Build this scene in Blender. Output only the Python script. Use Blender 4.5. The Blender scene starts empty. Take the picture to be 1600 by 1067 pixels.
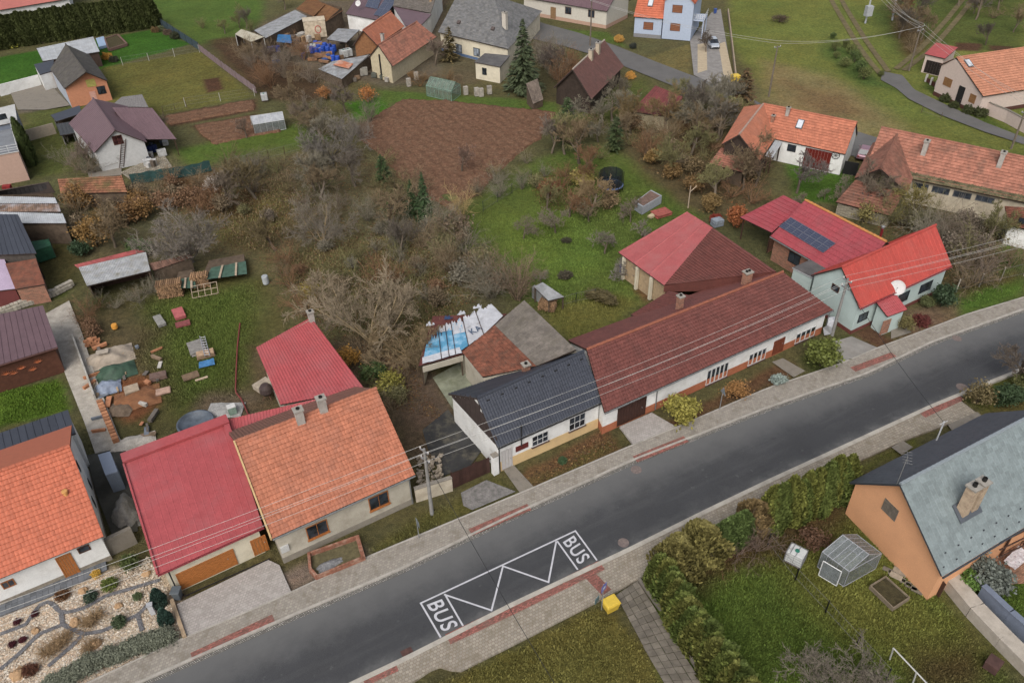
import bpy,math,random
import numpy as np
from mathutils import Vector,Matrix
rad = math.radians
scene = bpy.context.scene
# ---------------------------------------------------------------- camera, sky, sun, exposure
CAM_H,FOCAL,PITCH,ROLL = 48.0,1244.0,rad(37.5),rad(-1.5)
cF = np.array([0,math.cos(PITCH),-math.sin(PITCH)])
_r = np.array([1.,0,0]); _u = np.cross(_r,cF)
cR = math.cos(ROLL) * _r + math.sin(ROLL) * _u
cU = -math.sin(ROLL) * _r + math.cos(ROLL) * _u
cam_data = bpy.data.cameras.new('camera')
cam_data.sensor_width = 36.0; cam_data.lens = FOCAL / 1600 * 36.0
cam_data.clip_start = 1.0; cam_data.clip_end = 5000.0
cam = bpy.data.objects.new('camera',cam_data)
m = Matrix.Identity(4)
for i in range(3):
    m[i][0],m[i][1],m[i][2] = cR[i],cU[i],-cF[i]
m[2][3] = CAM_H
cam.matrix_world = m
scene.collection.objects.link(cam); scene.camera = cam
SUN_EL,SUN_AZ = rad(48),rad(196)      # azimuth clockwise from +Y
world = bpy.data.worlds.new('World'); scene.world = world; world.use_nodes = True
wn = world.node_tree; bg = wn.nodes['Background']
sky = wn.nodes.new('ShaderNodeTexSky'); sky.sky_type = 'NISHITA'; sky.sun_disc = False
sky.sun_elevation = SUN_EL; sky.sun_rotation = SUN_AZ
sky.air_density = 1.0; sky.dust_density = 6.0; sky.ozone_density = 0.6; sky.altitude = 200
hsv = wn.nodes.new('ShaderNodeHueSaturation'); hsv.inputs['Saturation'].default_value = 0.5   # cloud cover greys the sky
wn.links.new(sky.outputs[0],hsv.inputs['Color']); wn.links.new(hsv.outputs[0],bg.inputs['Color'])
bg.inputs['Strength'].default_value = 0.12
sd = bpy.data.lights.new('sun','SUN'); sd.energy = 1.15; sd.angle = rad(40); sd.color = (1.0,0.975,0.94)
sun = bpy.data.objects.new('sun',sd); scene.collection.objects.link(sun)
sdir = Vector((math.sin(SUN_AZ) * math.cos(SUN_EL),math.cos(SUN_AZ) * math.cos(SUN_EL),math.sin(SUN_EL)))
sun.rotation_euler = sdir.to_track_quat('Z','Y').to_euler()
vs = scene.view_settings
vs.view_transform = 'Standard'; vs.look = 'None'; vs.exposure = 0.5; vs.gamma = 1.0; vs.use_curve_mapping = False
try:
    scene.cycles.max_bounces = 5; scene.cycles.diffuse_bounces = 2; scene.cycles.glossy_bounces = 2
    scene.cycles.transmission_bounces = 4; scene.cycles.transparent_max_bounces = 6
    scene.cycles.use_denoising = True; scene.cycles.denoising_prefilter = 'ACCURATE'
    scene.cycles.denoiser = 'OPENIMAGEDENOISE'
except Exception:
    pass

# ---------------------------------------------------------------- survey: where a sighted point stands at a known height
ORG = np.array([0,0,CAM_H])
def ray(px,py):
    return cF * FOCAL + cR * (px - 800) - cU * (py - 533.5)
def P(px,py,h=0.0):
    d = ray(px,py); t = (h - CAM_H) / d[2]
    return ORG + d * t
def on_plane(px,py,p0,n):
    d = ray(px,py); t = np.dot(p0 - ORG,n) / np.dot(d,n)
    return ORG + d * t
def V3(*a): return np.array(a,float)
def nrm(v): return v / (np.linalg.norm(v) + 1e-12)
UP = V3(0,0,1)

# ---------------------------------------------------------------- materials
def lin(c,grey=.1):
    r = [(x / 12.92 if x <= .04045 else ((x + .055) / 1.055) ** 2.4) for x in (v / 255 for v in c)]
    y = .25 * r[0] + .65 * r[1] + .1 * r[2]
    return tuple(v + (y - v) * grey for v in r)
ALB = 0.80
def col(*c): return tuple(min(.9,x * ALB) for x in lin(c)) + (1.0,)
MATS = {}
def new_mat(name):
    mt = bpy.data.materials.new(name); mt.use_nodes = True
    return mt,mt.node_tree,mt.node_tree.nodes['Principled BSDF']
def mix_node(nt,fac,a,b,mode='MIX'):
    n = nt.nodes.new('ShaderNodeMix'); n.data_type = 'RGBA'; n.blend_type = mode; n.clamp_factor = True
    for sock,v in ((n.inputs['Factor'],fac),(n.inputs['A'],a),(n.inputs['B'],b)):
        if hasattr(v,'is_linked') or hasattr(v,'links'): nt.links.new(v,sock)
        else: sock.default_value = v
    return n.outputs['Result']
def noise_node(nt,scale,detail=4,rough=.6,vec=None,lo=.35,hi=.65):
    n = nt.nodes.new('ShaderNodeTexNoise'); n.inputs['Scale'].default_value = scale
    n.inputs['Detail'].default_value = detail; n.inputs['Roughness'].default_value = rough
    if vec is not None: nt.links.new(vec,n.inputs['Vector'])
    r = nt.nodes.new('ShaderNodeMapRange'); r.inputs['From Min'].default_value = lo; r.inputs['From Max'].default_value = hi
    nt.links.new(n.outputs['Fac'],r.inputs['Value'])
    return r.outputs['Result']
def pos_node(nt):
    return nt.nodes.new('ShaderNodeNewGeometry').outputs['Position']
def bump(nt,bs,h,strength=.3,dist=.05):
    b = nt.nodes.new('ShaderNodeBump'); b.inputs['Strength'].default_value = strength; b.inputs['Distance'].default_value = dist
    nt.links.new(h,b.inputs['Height']); nt.links.new(b.outputs[0],bs.inputs['Normal'])
def scale_node(nt,vec,s):
    mp = nt.nodes.new('ShaderNodeMapping'); mp.inputs['Scale'].default_value = s
    nt.links.new(vec,mp.inputs['Vector']); return mp.outputs[0]
def attr_node(nt,name,what='Fac'):
    a = nt.nodes.new('ShaderNodeAttribute'); a.attribute_name = name
    return a.outputs[what]
def mat(name,c,rough=.75,var=.25,scale=3.0,dirt=None,dirt_amt=.4,dirt_scale=.8,spec=.3,metal=0.0,bmp=0.0,fine=25.0,rnd=0.0):
    """weathered surface: colour c, two noises of lighter/darker wear, optional dirt colour and per-piece variation"""
    if name in MATS: return MATS[name]
    mt,nt,bs = new_mat(name)
    p = pos_node(nt)
    n1 = noise_node(nt,scale,5,.65,p)
    n2 = noise_node(nt,fine,3,.6,p)
    c = col(*c) if len(c) == 3 else c
    dk = tuple(x * (1 - var) for x in c[:3]) + (1,); lt = tuple(min(.92,x * (1 + var * .8)) for x in c[:3]) + (1,)
    o = mix_node(nt,n1,dk,lt)
    o = mix_node(nt,n2,o,mix_node(nt,.18,o,(.0,.0,.0,1)))
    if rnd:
        r = attr_node(nt,'rnd')  # random tone per piece; on roof risers it carries the painted lap shade
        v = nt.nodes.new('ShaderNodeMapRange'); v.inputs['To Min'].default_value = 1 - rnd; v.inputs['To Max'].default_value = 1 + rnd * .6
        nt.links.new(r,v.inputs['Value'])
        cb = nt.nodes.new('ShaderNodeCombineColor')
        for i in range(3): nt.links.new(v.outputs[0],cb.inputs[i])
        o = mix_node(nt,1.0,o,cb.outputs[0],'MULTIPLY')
    if dirt:
        nd = noise_node(nt,dirt_scale,6,.7,p,.48,.68)
        mm = nt.nodes.new('ShaderNodeMath'); mm.operation = 'MULTIPLY'; mm.inputs[1].default_value = dirt_amt
        nt.links.new(nd,mm.inputs[0])
        o = mix_node(nt,mm.outputs[0],o,col(*dirt))
    nt.links.new(o,bs.inputs['Base Color'])
    bs.inputs['Roughness'].default_value = rough; bs.inputs['Specular IOR Level'].default_value = spec
    bs.inputs['Metallic'].default_value = metal
    if bmp: bump(nt,bs,n2,bmp,.04)
    MATS[name] = mt
    return mt
def plain(name,c,rough=.6,spec=.4,metal=0.0):
    return mat(name,c,rough,.08,4.0,spec=spec,metal=metal)

# ---------------------------------------------------------------- mesh building
BASE = {}                      # object -> world position of its thing's base
def link(o): scene.collection.objects.link(o); return o
def props(o,label=None,cat=None,group=None,kind=None):
    if label: o['label'] = label
    if cat: o['category'] = cat
    if group: o['group'] = group
    if kind: o['kind'] = kind
    return o
def thing(name,label,cat,loc=(0,0,0),group=None):
    o = bpy.data.objects.new(name,None); o.empty_display_size = .3
    o.location = tuple(float(x) for x in loc); link(o)
    BASE[o.name] = np.array(loc,float)
    return props(o,label,cat,group)
def mesh_obj(name,me,parent=None,base=None):
    o = bpy.data.objects.new(name,me); link(o)
    if parent is not None:
        o.parent = parent; BASE[o.name] = BASE[parent.name]
    else:
        b = np.zeros(3) if base is None else np.array(base,float)
        o.location = tuple(float(x) for x in b); BASE[o.name] = b
    return o
class MB:
    def __init__(s): s.v = []; s.f = []; s.m = []; s.n = 0; s.rnd = []
    def add(s,vs,fs,mi=0,rnd=None):
        vs = np.asarray(vs,float).reshape(-1,3)
        s.v.append(vs); n = s.n
        for f in fs: s.f.append(tuple(int(i) + n for i in f))
        s.m += [mi] * len(fs)
        s.rnd += ([.5] * len(fs) if rnd is None else list(rnd))
        s.n += len(vs); return s
    def poly(s,pts,mi=0): return s.add(pts,[tuple(range(len(pts)))],mi)
    def obox(s,o,a,b,c,mi=0):
        o,a,b,c = (np.asarray(x,float) for x in (o,a,b,c))
        if np.dot(np.cross(a,b),c) < 0: a,b = b,a
        vs = [o,o + a,o + a + b,o + b,o + c,o + a + c,o + a + b + c,o + b + c]
        return s.add(vs,[(3,2,1,0),(4,5,6,7),(0,1,5,4),(1,2,6,5),(2,3,7,6),(3,0,4,7)],mi)
    def box(s,c,size,rz=0.0,mi=0):
        """c = centre of the bottom face"""
        cs,sn = math.cos(rz),math.sin(rz)
        a = V3(cs,sn,0) * size[0]; b = V3(-sn,cs,0) * size[1]
        return s.obox(np.asarray(c,float) - a / 2 - b / 2,a,b,V3(0,0,size[2]),mi)
    def prism(s,pts,h,mi=0):
        """polygon pts (3-D) extruded by vector/height h"""
        pts = np.asarray(pts,float); n = len(pts)
        hv = V3(0,0,h) if np.isscalar(h) else np.asarray(h,float)
        ar = sum(pts[i][0] * pts[(i + 1) % n][1] - pts[(i + 1) % n][0] * pts[i][1] for i in range(n))
        if ar < 0: pts = pts[::-1]
        vs = np.concatenate([pts,pts + hv])
        fs = [tuple(range(n - 1,-1,-1)),tuple(range(n,2 * n))] + [(i,(i + 1) % n,n + (i + 1) % n,n + i) for i in range(n)]
        return s.add(vs,fs,mi)
    def tube(s,pts,radii,n=8,mi=0,cap=True):
        pts = np.asarray(pts,float); k = len(pts)
        if np.isscalar(radii): radii = [radii] * k
        t = np.gradient(pts,axis=0); vs = []
        ref = UP if abs(nrm(t[0])[2]) < .9 else V3(1,0,0)
        for i in range(k):
            d = nrm(t[i]); a = nrm(np.cross(ref,d)); b = np.cross(d,a)
            for j in range(n):
                an = 2 * math.pi * j / n
                vs.append(pts[i] + radii[i] * (math.cos(an) * a + math.sin(an) * b))
        fs = [(i * n + j,i * n + (j + 1) % n,(i + 1) * n + (j + 1) % n,(i + 1) * n + j) for i in range(k - 1) for j in range(n)]
        if cap: fs += [tuple(range(n - 1,-1,-1)),tuple(range((k - 1) * n,k * n))]
        return s.add(vs,fs,mi)
    def lathe(s,base,prof,n=16,mi=0,axis=None):
        """profile of (radius, height) turned about the vertical through base"""
        base = np.asarray(base,float); ax = UP if axis is None else nrm(np.asarray(axis,float))
        a = nrm(np.cross(V3(0,1,.01),ax)); b = np.cross(ax,a); vs = []
        for r,z in prof:
            for j in range(n):
                an = 2 * math.pi * j / n
                vs.append(base + ax * z + r * (math.cos(an) * a + math.sin(an) * b))
        k = len(prof)
        fs = [(i * n + j,i * n + (j + 1) % n,(i + 1) * n + (j + 1) % n,(i + 1) * n + j) for i in range(k - 1) for j in range(n)]
        fs += [tuple(range(n - 1,-1,-1)),tuple(range((k - 1) * n,k * n))]
        return s.add(vs,fs,mi)
    def build(s,name,mats,parent=None,base=None,smooth=False,bevel=0.0):
        if parent is not None: b = BASE[parent.name]
        elif base is not None: b = np.array(base,float)
        else: b = np.zeros(3)
        vs = np.concatenate(s.v) - b
        me = bpy.data.meshes.new(name)
        me.from_pydata(vs.tolist(),[],s.f)
        mats = mats if isinstance(mats,(list,tuple)) else [mats]
        for mt in mats: me.materials.append(mt)
        if len(mats) > 1: me.polygons.foreach_set('material_index',s.m)
        at = me.attributes.new('rnd','FLOAT','FACE'); at.data.foreach_set('value',np.array(s.rnd,'f'))
        if smooth: me.polygons.foreach_set('use_smooth',[True] * len(me.polygons))
        me.update()
        o = mesh_obj(name,me,parent,b)
        if bevel:
            md = o.modifiers.new('edge','BEVEL'); md.width = bevel; md.segments = 1; md.limit_method = 'ANGLE'
        return o
def copy_tree(o,loc=None,rz=None,scale=None,label=None,group=None,color=None):
    c = o.copy(); link(c)
    if loc is not None: c.location = tuple(float(x) for x in loc)
    if rz is not None: c.rotation_euler = (o.rotation_euler[0],o.rotation_euler[1],rz)
    if scale is not None: c.scale = (scale,) * 3 if np.isscalar(scale) else scale
    if label: c['label'] = label
    if group: c['group'] = group
    if color: c.color = color
    for ch in o.children:
        d = ch.copy(); link(d); d.parent = c
        if color and ch.get('tint'): d.color = color
        for g in ch.children:
            e = g.copy(); link(e); e.parent = d
    return c
rng = np.random.default_rng(7)
random.seed(7)
# ---------------------------------------------------------------- ground
def vnoise(x,y,seed=0):
    """smooth value noise on a unit lattice, numpy arrays in -1..1"""
    xi = np.floor(x).astype(np.int64); yi = np.floor(y).astype(np.int64); fx = x - xi; fy = y - yi
    fx = fx * fx * (3 - 2 * fx); fy = fy * fy * (3 - 2 * fy)
    def h(a,b):
        n = (a * 374761393 + b * 668265263 + seed * 1442695041) & 0xFFFFFFFF
        n = ((n ^ (n >> 13)) * 1274126177) & 0xFFFFFFFF
        return ((n ^ (n >> 16)) & 0xFFFF) / 32767.5 - 1
    a = h(xi,yi) * (1 - fx) + h(xi + 1,yi) * fx; b = h(xi,yi + 1) * (1 - fx) + h(xi + 1,yi + 1) * fx
    return a * (1 - fy) + b * fy
def fbm(x,y,s,seed=0,n=3):
    o = 0; a = 1.; t = 0
    for k in range(n): o = o + a * vnoise(x / s * 2 ** k,y / s * 2 ** k,seed + k); t += a; a *= .55
    return o / t
def sdist(poly,x,y):
    """signed distance (negative inside)"""
    p = np.asarray(poly)[:,:2]; n = len(p); d = np.full(x.shape,1e9); ins = np.zeros(x.shape,bool)
    for i in range(n):
        a,b = p[i],p[(i + 1) % n]; e = b - a; wx,wy = x - a[0],y - a[1]
        t = np.clip((wx * e[0] + wy * e[1]) / (e @ e + 1e-9),0,1)
        d = np.minimum(d,(wx - e[0] * t) ** 2 + (wy - e[1] * t) ** 2)
        c = ((a[1] <= y) & (b[1] > y)) | ((b[1] <= y) & (a[1] > y))
        xc = a[0] + (y - a[1]) / (e[1] + 1e-12) * e[0]
        ins ^= c & (x < xc)
    d = np.sqrt(d); return np.where(ins,-d,d)
GRASS = (84,92,48); OLIVE = (98,96,62); SCRUB = (102,97,72); DIRT = (84,64,49); LUSH = (74,104,38); LEAF = (96,70,46); STRAW = (132,120,84)
ZONES = [  # (outline sighted on the ground, colour, edge softness in m, strength)
 ([(230,0),(420,-30),(400,50),(360,70),(310,68),(250,30)],(84,106,48),1.5,1),
 ([(-60,100),(240,45),(300,68),(170,104),(120,120),(-60,150)],(60,98,34),.8,1),
 ([(160,105),(312,80),(398,150),(255,178),(165,160)],(104,102,54),.8,1),
 ([(20,135),(90,118),(110,165),(30,175)],(120,116,108),1.0,.8),
 ([(30,178),(150,150),(160,185),(60,200)],(92,100,52),1.0,.8),
 ([(-20,200),(60,190),(150,190),(140,260),(60,275)],(88,96,48),1.2,.8),
 ([(255,180),(400,154),(402,172),(262,198)],DIRT,.5,1),
 ([(300,196),(398,178),(445,205),(332,226)],(82,60,46),.5,1),
 ([(316,124),(342,120),(350,138),(324,145)],(84,62,48),.3,1),
 ([(320,62),(385,55),(430,85),(510,115),(500,160),(420,155),(385,130)],(80,62,48),1.5,.9),
 ([(275,232),(470,190),(520,215),(420,250),(300,262)],(86,106,46),1.2,1),
 ([(540,160),(600,150),(610,178),(560,190)],(70,112,34),1.0,1),
 ([(590,140),(870,158),(875,185),(740,170),(600,160)],(84,104,48),.8,1),
 ([(490,0),(700,0),(690,130),(600,135),(400,85),(380,50)],(104,94,82),2.0,.9),
 ([(690,80),(760,90),(750,130),(690,130)],(98,90,72),1.2,.8),
 ([(845,60),(900,95),(880,160),(810,150)],(78,74,52),1.2,.8),
 ([(250,270),(420,235),(560,230),(650,290),(745,335),(810,470),(660,575),(480,520),(405,405),(300,410),(110,430),(90,320),(190,300)],SCRUB,3.0,.95),
 ([(335,330),(430,290),(470,330),(400,390),(330,380)],(112,106,60),2.5,.8),
 ([(240,275),(330,268),(420,300),(380,340),(300,330)],(100,68,46),2.0,.75),
 ([(400,400),(620,352),(745,470),(650,560),(480,520)],(104,102,66),2.0,.8),
 ([(560,520),(640,560),(690,640),(720,700),(650,720),(560,610),(500,540)],(98,86,70),1.0,.95),
 ([(600,560),(680,580),(715,650),(650,670),(610,620)],(104,90,78),.6,.9),
 ([(705,330),(840,245),(960,225),(1085,310),(1060,380),(965,400),(1010,470),(930,535),(880,505),(815,470),(760,440),(720,380)],(90,106,50),1.5,1),
 ([(780,330),(900,330),(950,420),(860,450),(790,410)],(96,116,50),2.5,.8),
 ([(840,480),(960,460),(1010,472),(905,545),(880,535)],(104,104,54),1.0,1),
 ([(1020,400),(1040,395),(1060,410),(1010,470),(990,450)],(120,84,62),.5,.8),
 ([(960,205),(1120,190),(1200,250),(1180,350),(1060,330),(980,250)],(96,86,62),2.5,.95),
 ([(975,250),(1060,320),(1100,335),(1060,345),(960,280)],(82,102,44),1.5,.9),
 ([(1235,255),(1340,262),(1320,320),(1240,310)],(72,104,38),1.0,1),
 ([(1140,60),(1140,-40),(1700,-40),(1700,260),(1340,205),(1195,150)],(108,116,58),1.5,1),
 ([(1195,95),(1290,115),(1370,160),(1420,205),(1340,215),(1230,185),(1190,150)],STRAW,3.0,.9),
 ([(1230,125),(1330,150),(1360,185),(1270,180)],(120,96,70),3.0,.7),
 ([(1300,60),(1345,90),(1400,140),(1340,130),(1280,80)],(66,92,44),2.0,.8),
 ([(1430,-40),(1600,-40),(1600,90),(1480,70),(1400,80),(1360,20)],(80,92,46),2.0,.9),
 ([(1395,25),(1425,20),(1450,80),(1410,90)],(92,74,50),1.5,.9),
 ([(1495,66),(1535,68),(1532,80),(1488,78)],DIRT,.5,1),([(1545,70),(1582,72),(1580,79),(1545,78)],DIRT,.5,1),
 ([(1450,120),(1600,215),(1600,225),(1440,135)],(84,100,46),.8,1),
 ([(1320,310),(1440,310),(1600,350),(1600,420),(1500,400),(1480,450),(1440,370)],(84,78,52),2.0,.9),
 ([(1600,330),(1600,470),(1480,500),(1470,470),(1560,430),(1570,350)],(82,108,44),1.2,1),
 ([(1470,440),(1590,420),(1600,432),(1500,460)],(90,74,50),1.0,.8),
 ([(1420,480),(1500,470),(1500,500),(1400,530)],(120,100,84),.8,.8),
 ([(1330,520),(1365,508),(1400,535),(1370,545)],(96,72,56),.4,1),
 ([(112,500),(240,445),(330,430),(415,430),(465,510),(400,545),(430,625),(350,660),(200,690),(180,640)],(90,86,54),1.0,1),
 ([(230,470),(390,440),(410,500),(380,590),(290,640),(260,560),(220,560)],(82,98,42),3.0,.9),
 ([(120,500),(190,470),(250,520),(230,600),(190,610),(140,560)],(96,86,64),2.5,.8),
 ([(185,590),(235,585),(245,635),(200,660),(170,640)],(122,82,56),.7,1),
 ([(320,620),(400,600),(430,630),(360,660),(310,650)],(112,98,82),1.0,.9),
 ([(390,540),(430,545),(440,640),(400,640),(400,600)],(100,86,66),1.0,.9),
 ([(-30,612),(92,590),(112,640),(-30,672)],(80,104,34),.4,1),
 ([(-30,470),(60,455),(110,450),(100,462),(-30,492)],(86,92,48),.4,1),
 ([(45,380),(115,370),(125,440),(70,450),(50,420)],(84,80,48),1.0,.9),
 ([(560,870),(660,800),(700,790),(730,760),(770,740),(810,770),(680,828),(580,870)],(92,92,50),.8,1),
 ([(430,900),(470,880),(570,855),(580,872),(450,925)],(128,118,106),.6,1),
 ([(805,745),(945,665),(975,703),(835,765)],(112,86,62),.4,1),
 ([(820,760),(900,705),(975,690),(960,708),(850,758)],(92,92,50),1.2,.8),
 ([(1000,680),(1230,560),(1250,580),(1060,668)],(98,76,56),.4,1),
 ([(1250,555),(1330,520),(1330,560),(1270,590)],(76,84,44),.5,1),
 ([(640,1090),(800,1012),(936,942),(1000,1000),(1050,1090)],(108,102,54),.3,1),
 ([(1010,860),(1320,740),(1330,800),(1460,920),(1600,1090),(1040,1090)],(82,100,42),.8,1),
 ([(1200,850),(1330,800),(1460,920),(1560,1010),(1500,1090),(1330,1000),(1230,920)],(106,108,52),2.5,.9),
 ([(1090,920),(1180,880),(1210,850),(1190,830),(1120,860),(1080,900)],(86,62,46),1.5,.9),
 ([(1190,820),(1320,760),(1330,800),(1290,840),(1210,850)],(84,66,48),1.5,.9),
 ([(1440,1010),(1520,990),(1560,1067),(1490,1090),(1430,1060)],(82,66,46),1.5,.8),
 ([(1490,905),(1600,1030),(1700,1000),(1700,860),(1600,840),(1500,900)],(82,100,40),.5,1),
 ([(1310,745),(1420,690),(1420,680),(1440,690),(1320,750)],(92,98,46),.4,1),
 ([(1505,620),(1600,575),(1700,560),(1700,640),(1540,645)],(86,96,40),.6,1),
 ([(1525,630),(1600,590),(1700,570),(1700,640),(1545,645)],(90,80,50),1.5,.8),
 ([(-60,905),(270,880),(290,1000),(140,1090),(-60,1090)],(196,182,160),.5,1),
 ([(1010,90),(1078,68),(1078,118),(1030,108),(985,80)],(110,104,66),.5,1),
 ([(840,40),(950,50),(985,75),(930,60),(860,50)],(84,102,48),.6,1),
 ([(905,140),(1010,120),(1020,165),(960,200),(880,190)],(82,92,46),2.0,.9),
]
ZW = []
for pg,c,s,a in ZONES:
    w = np.array([P(x,y)[:2] for x,y in pg]); ZW.append((w,np.array(lin(c,.03)) * ALB * 1.1,s,a,w.min(0) - 6 * s,w.max(0) + 6 * s))
DEF = np.array(lin(OLIVE)) * ALB
def ground_colour(x,y):
    """earth and turf colour at a place: meadow, lawn, scrub floor, bare soil"""
    out = np.tile(DEF,(len(x),1))
    wx = x + 1.0 * fbm(x,y,4.0,11); wy = y + 1.0 * fbm(x,y,4.0,23)
    fx = x + .35 * fbm(x,y,1.2,31); fy = y + .35 * fbm(x,y,1.2,43)
    for w,c,s,a,lo,hi in ZW:
        k = np.nonzero((x > lo[0]) & (x < hi[0]) & (y > lo[1]) & (y < hi[1]))[0]
        if not len(k): continue
        if s >= 1: d = sdist(w,wx[k],wy[k])
        else: d = sdist(w,fx[k],fy[k])
        t = np.clip(.5 - d / (2 * s),0,1); t = (t * t * (3 - 2 * t) * a)[:,None]
        out[k] = out[k] * (1 - t) + c * t
    n = fbm(x,y,6.0,5,4)[:,None]; g = fbm(x,y,1.6,77,3)[:,None]
    out = out * (1 + .16 * n + .16 * g)
    warm = fbm(x,y,9.0,91,3)[:,None]
    return np.clip(out * (1 + warm * np.array([.12,.0,.03])),.004,.9)
def axis_coords(lo,hi,st,far):
    return np.concatenate([[-far,-far / 2,lo - 60,lo - 15],np.arange(lo,hi + st,st),[hi + 15,hi + 60,far / 2,far]])
gx = axis_coords(-115,118,.5,1500.); gy = axis_coords(14,196,.5,1500.)
X,Y = np.meshgrid(gx,gy); nx,ny = len(gx),len(gy)
xf,yf = X.ravel(),Y.ravel()
gcol = ground_colour(xf,yf)
z = .05 * fbm(xf,yf,1.1,3,2) + .06 * fbm(xf,yf,7,9,2) - .12
gme = bpy.data.meshes.new('ground')
idx = np.arange(nx * ny).reshape(ny,nx)
quads = np.stack([idx[:-1,:-1],idx[:-1,1:],idx[1:,1:],idx[1:,:-1]],-1).reshape(-1,4)
def fast_mesh(me,verts,faces):
    nf,k = faces.shape
    me.vertices.add(len(verts)); me.vertices.foreach_set('co',np.ascontiguousarray(verts,'f').ravel())
    me.loops.add(nf * k); me.loops.foreach_set('vertex_index',np.ascontiguousarray(faces,'i').ravel())
    me.polygons.add(nf); me.polygons.foreach_set('loop_start',np.arange(0,nf * k,k,dtype='i'))
    try: me.polygons.foreach_set('loop_total',np.full(nf,k,'i'))
    except Exception: pass
    me.update(calc_edges=True); me.validate()
fast_mesh(gme,np.stack([xf,yf,z],1),quads)
ca = gme.attributes.new('tint','FLOAT_COLOR','POINT'); ca.data.foreach_set('color',np.concatenate([gcol,np.ones((len(gcol),1))],1).astype('f').ravel())
gme.polygons.foreach_set('use_smooth',np.ones(len(gme.polygons),bool))
def turf_mat(name,attr='tint',lo=.55,hi=1.5,scale=2.2):
    mt,nt,bs = new_mat(name); p = pos_node(nt)
    c = attr_node(nt,attr,'Color')
    a = noise_node(nt,scale,8,.75,p,.3,.7); b = noise_node(nt,9.0,5,.7,p,.3,.7); d = noise_node(nt,.55,4,.6,p,.3,.7)
    def vary(o,f,lo,hi):
        v = nt.nodes.new('ShaderNodeMapRange'); v.inputs['To Min'].default_value = lo; v.inputs['To Max'].default_value = hi
        nt.links.new(f,v.inputs['Value']); cb = nt.nodes.new('ShaderNodeCombineColor')
        for i in range(3): nt.links.new(v.outputs[0],cb.inputs[i])
        return mix_node(nt,1.0,o,cb.outputs[0],'MULTIPLY')
    o = vary(vary(c,a,lo,hi),b,.6,1.4)
    mm = nt.nodes.new('ShaderNodeMath'); mm.operation = 'MULTIPLY'; mm.inputs[1].default_value = .35
    nt.links.new(d,mm.inputs[0])
    o = mix_node(nt,mm.outputs[0],o,mix_node(nt,1.0,o,(1.25,1.0,.72,1),'MULTIPLY'))
    nt.links.new(o,bs.inputs['Base Color']); bs.inputs['Roughness'].default_value = .95; bs.inputs['Specular IOR Level'].default_value = .1
    bump(nt,bs,b,.9,.12)
    return mt
gme.materials.append(turf_mat('turf and soil'))
ground = link(bpy.data.objects.new('ground',gme)); props(ground,kind='structure')

# ---------------------------------------------------------------- roads, pavements, yards
def W(pts,h=0.0): return [P(x,y,h) for x,y in pts]
def resample(pts,n):
    p = np.array(pts,float); d = np.concatenate([[0],np.cumsum(np.linalg.norm(np.diff(p,axis=0),axis=1))])
    t = np.linspace(0,d[-1],n); return np.stack([np.interp(t,d,p[:,i]) for i in range(3)],1)
def strip(name,A,B,zz,material,n=60,m=6,kind='structure',lat=True,thick=0.0):
    a = resample(A,n); b = resample(B,n); vs = []
    for j in range(m + 1):
        q = a + (b - a) * j / m; q[:,2] = zz; vs.append(q)
    vs = np.concatenate(vs); fs = []
    for j in range(m):
        for i in range(n - 1): fs.append((j * n + i,(j + 1) * n + i,(j + 1) * n + i + 1,j * n + i + 1))
    if thick:
        k = len(vs); rim = list(range(n)) + [r * n + n - 1 for r in range(1,m + 1)] + list(range(m * n + n - 2,m * n - 1,-1)) + [r * n for r in range(m - 1,0,-1)]
        low = vs[rim].copy(); low[:,2] -= thick; vs = np.concatenate([vs,low]); L = len(rim)
        for i in range(L): fs.append((rim[i],rim[(i + 1) % L],k + (i + 1) % L,k + i))
    me = bpy.data.meshes.new(name); me.from_pydata(vs.tolist(),[],fs); me.materials.append(material)
    nv = len(vs); v = np.zeros(nv,'f'); v[:(m + 1) * n] = np.repeat(np.arange(m + 1) / m,n)
    at = me.attributes.new('lat','FLOAT','POINT'); at.data.foreach_set('value',v); me.update()
    # faces up
    o = link(bpy.data.objects.new(name,me))
    if me.polygons[0].normal.z < 0: me.flip_normals()
    return props(o,kind=kind)
def offset_line(pts,d):
    p = np.array(pts,float); t = np.gradient(p[:,:2],axis=0); t /= np.linalg.norm(t,axis=1)[:,None]
    q = p.copy(); q[:,0] += -t[:,1] * d; q[:,1] += t[:,0] * d; return q
road_up = W([(-160,1250),(60,1148),(237.8,1067),(400,995),(627.7,897),(800,813.4),(990,726),(1200,643.5),(1362,587),(1463,538),(1600,489),(1760,437),(1900,395)])
road_lo = W([(200,1235),(400,1140),(546.7,1067),(631.5,1027),(800,942),(977,859),(1100,798),(1200,750),(1288.6,709.6),(1453,633.7),(1536.5,599.6),(1640,558),(1800,500),(1950,450)])
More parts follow.
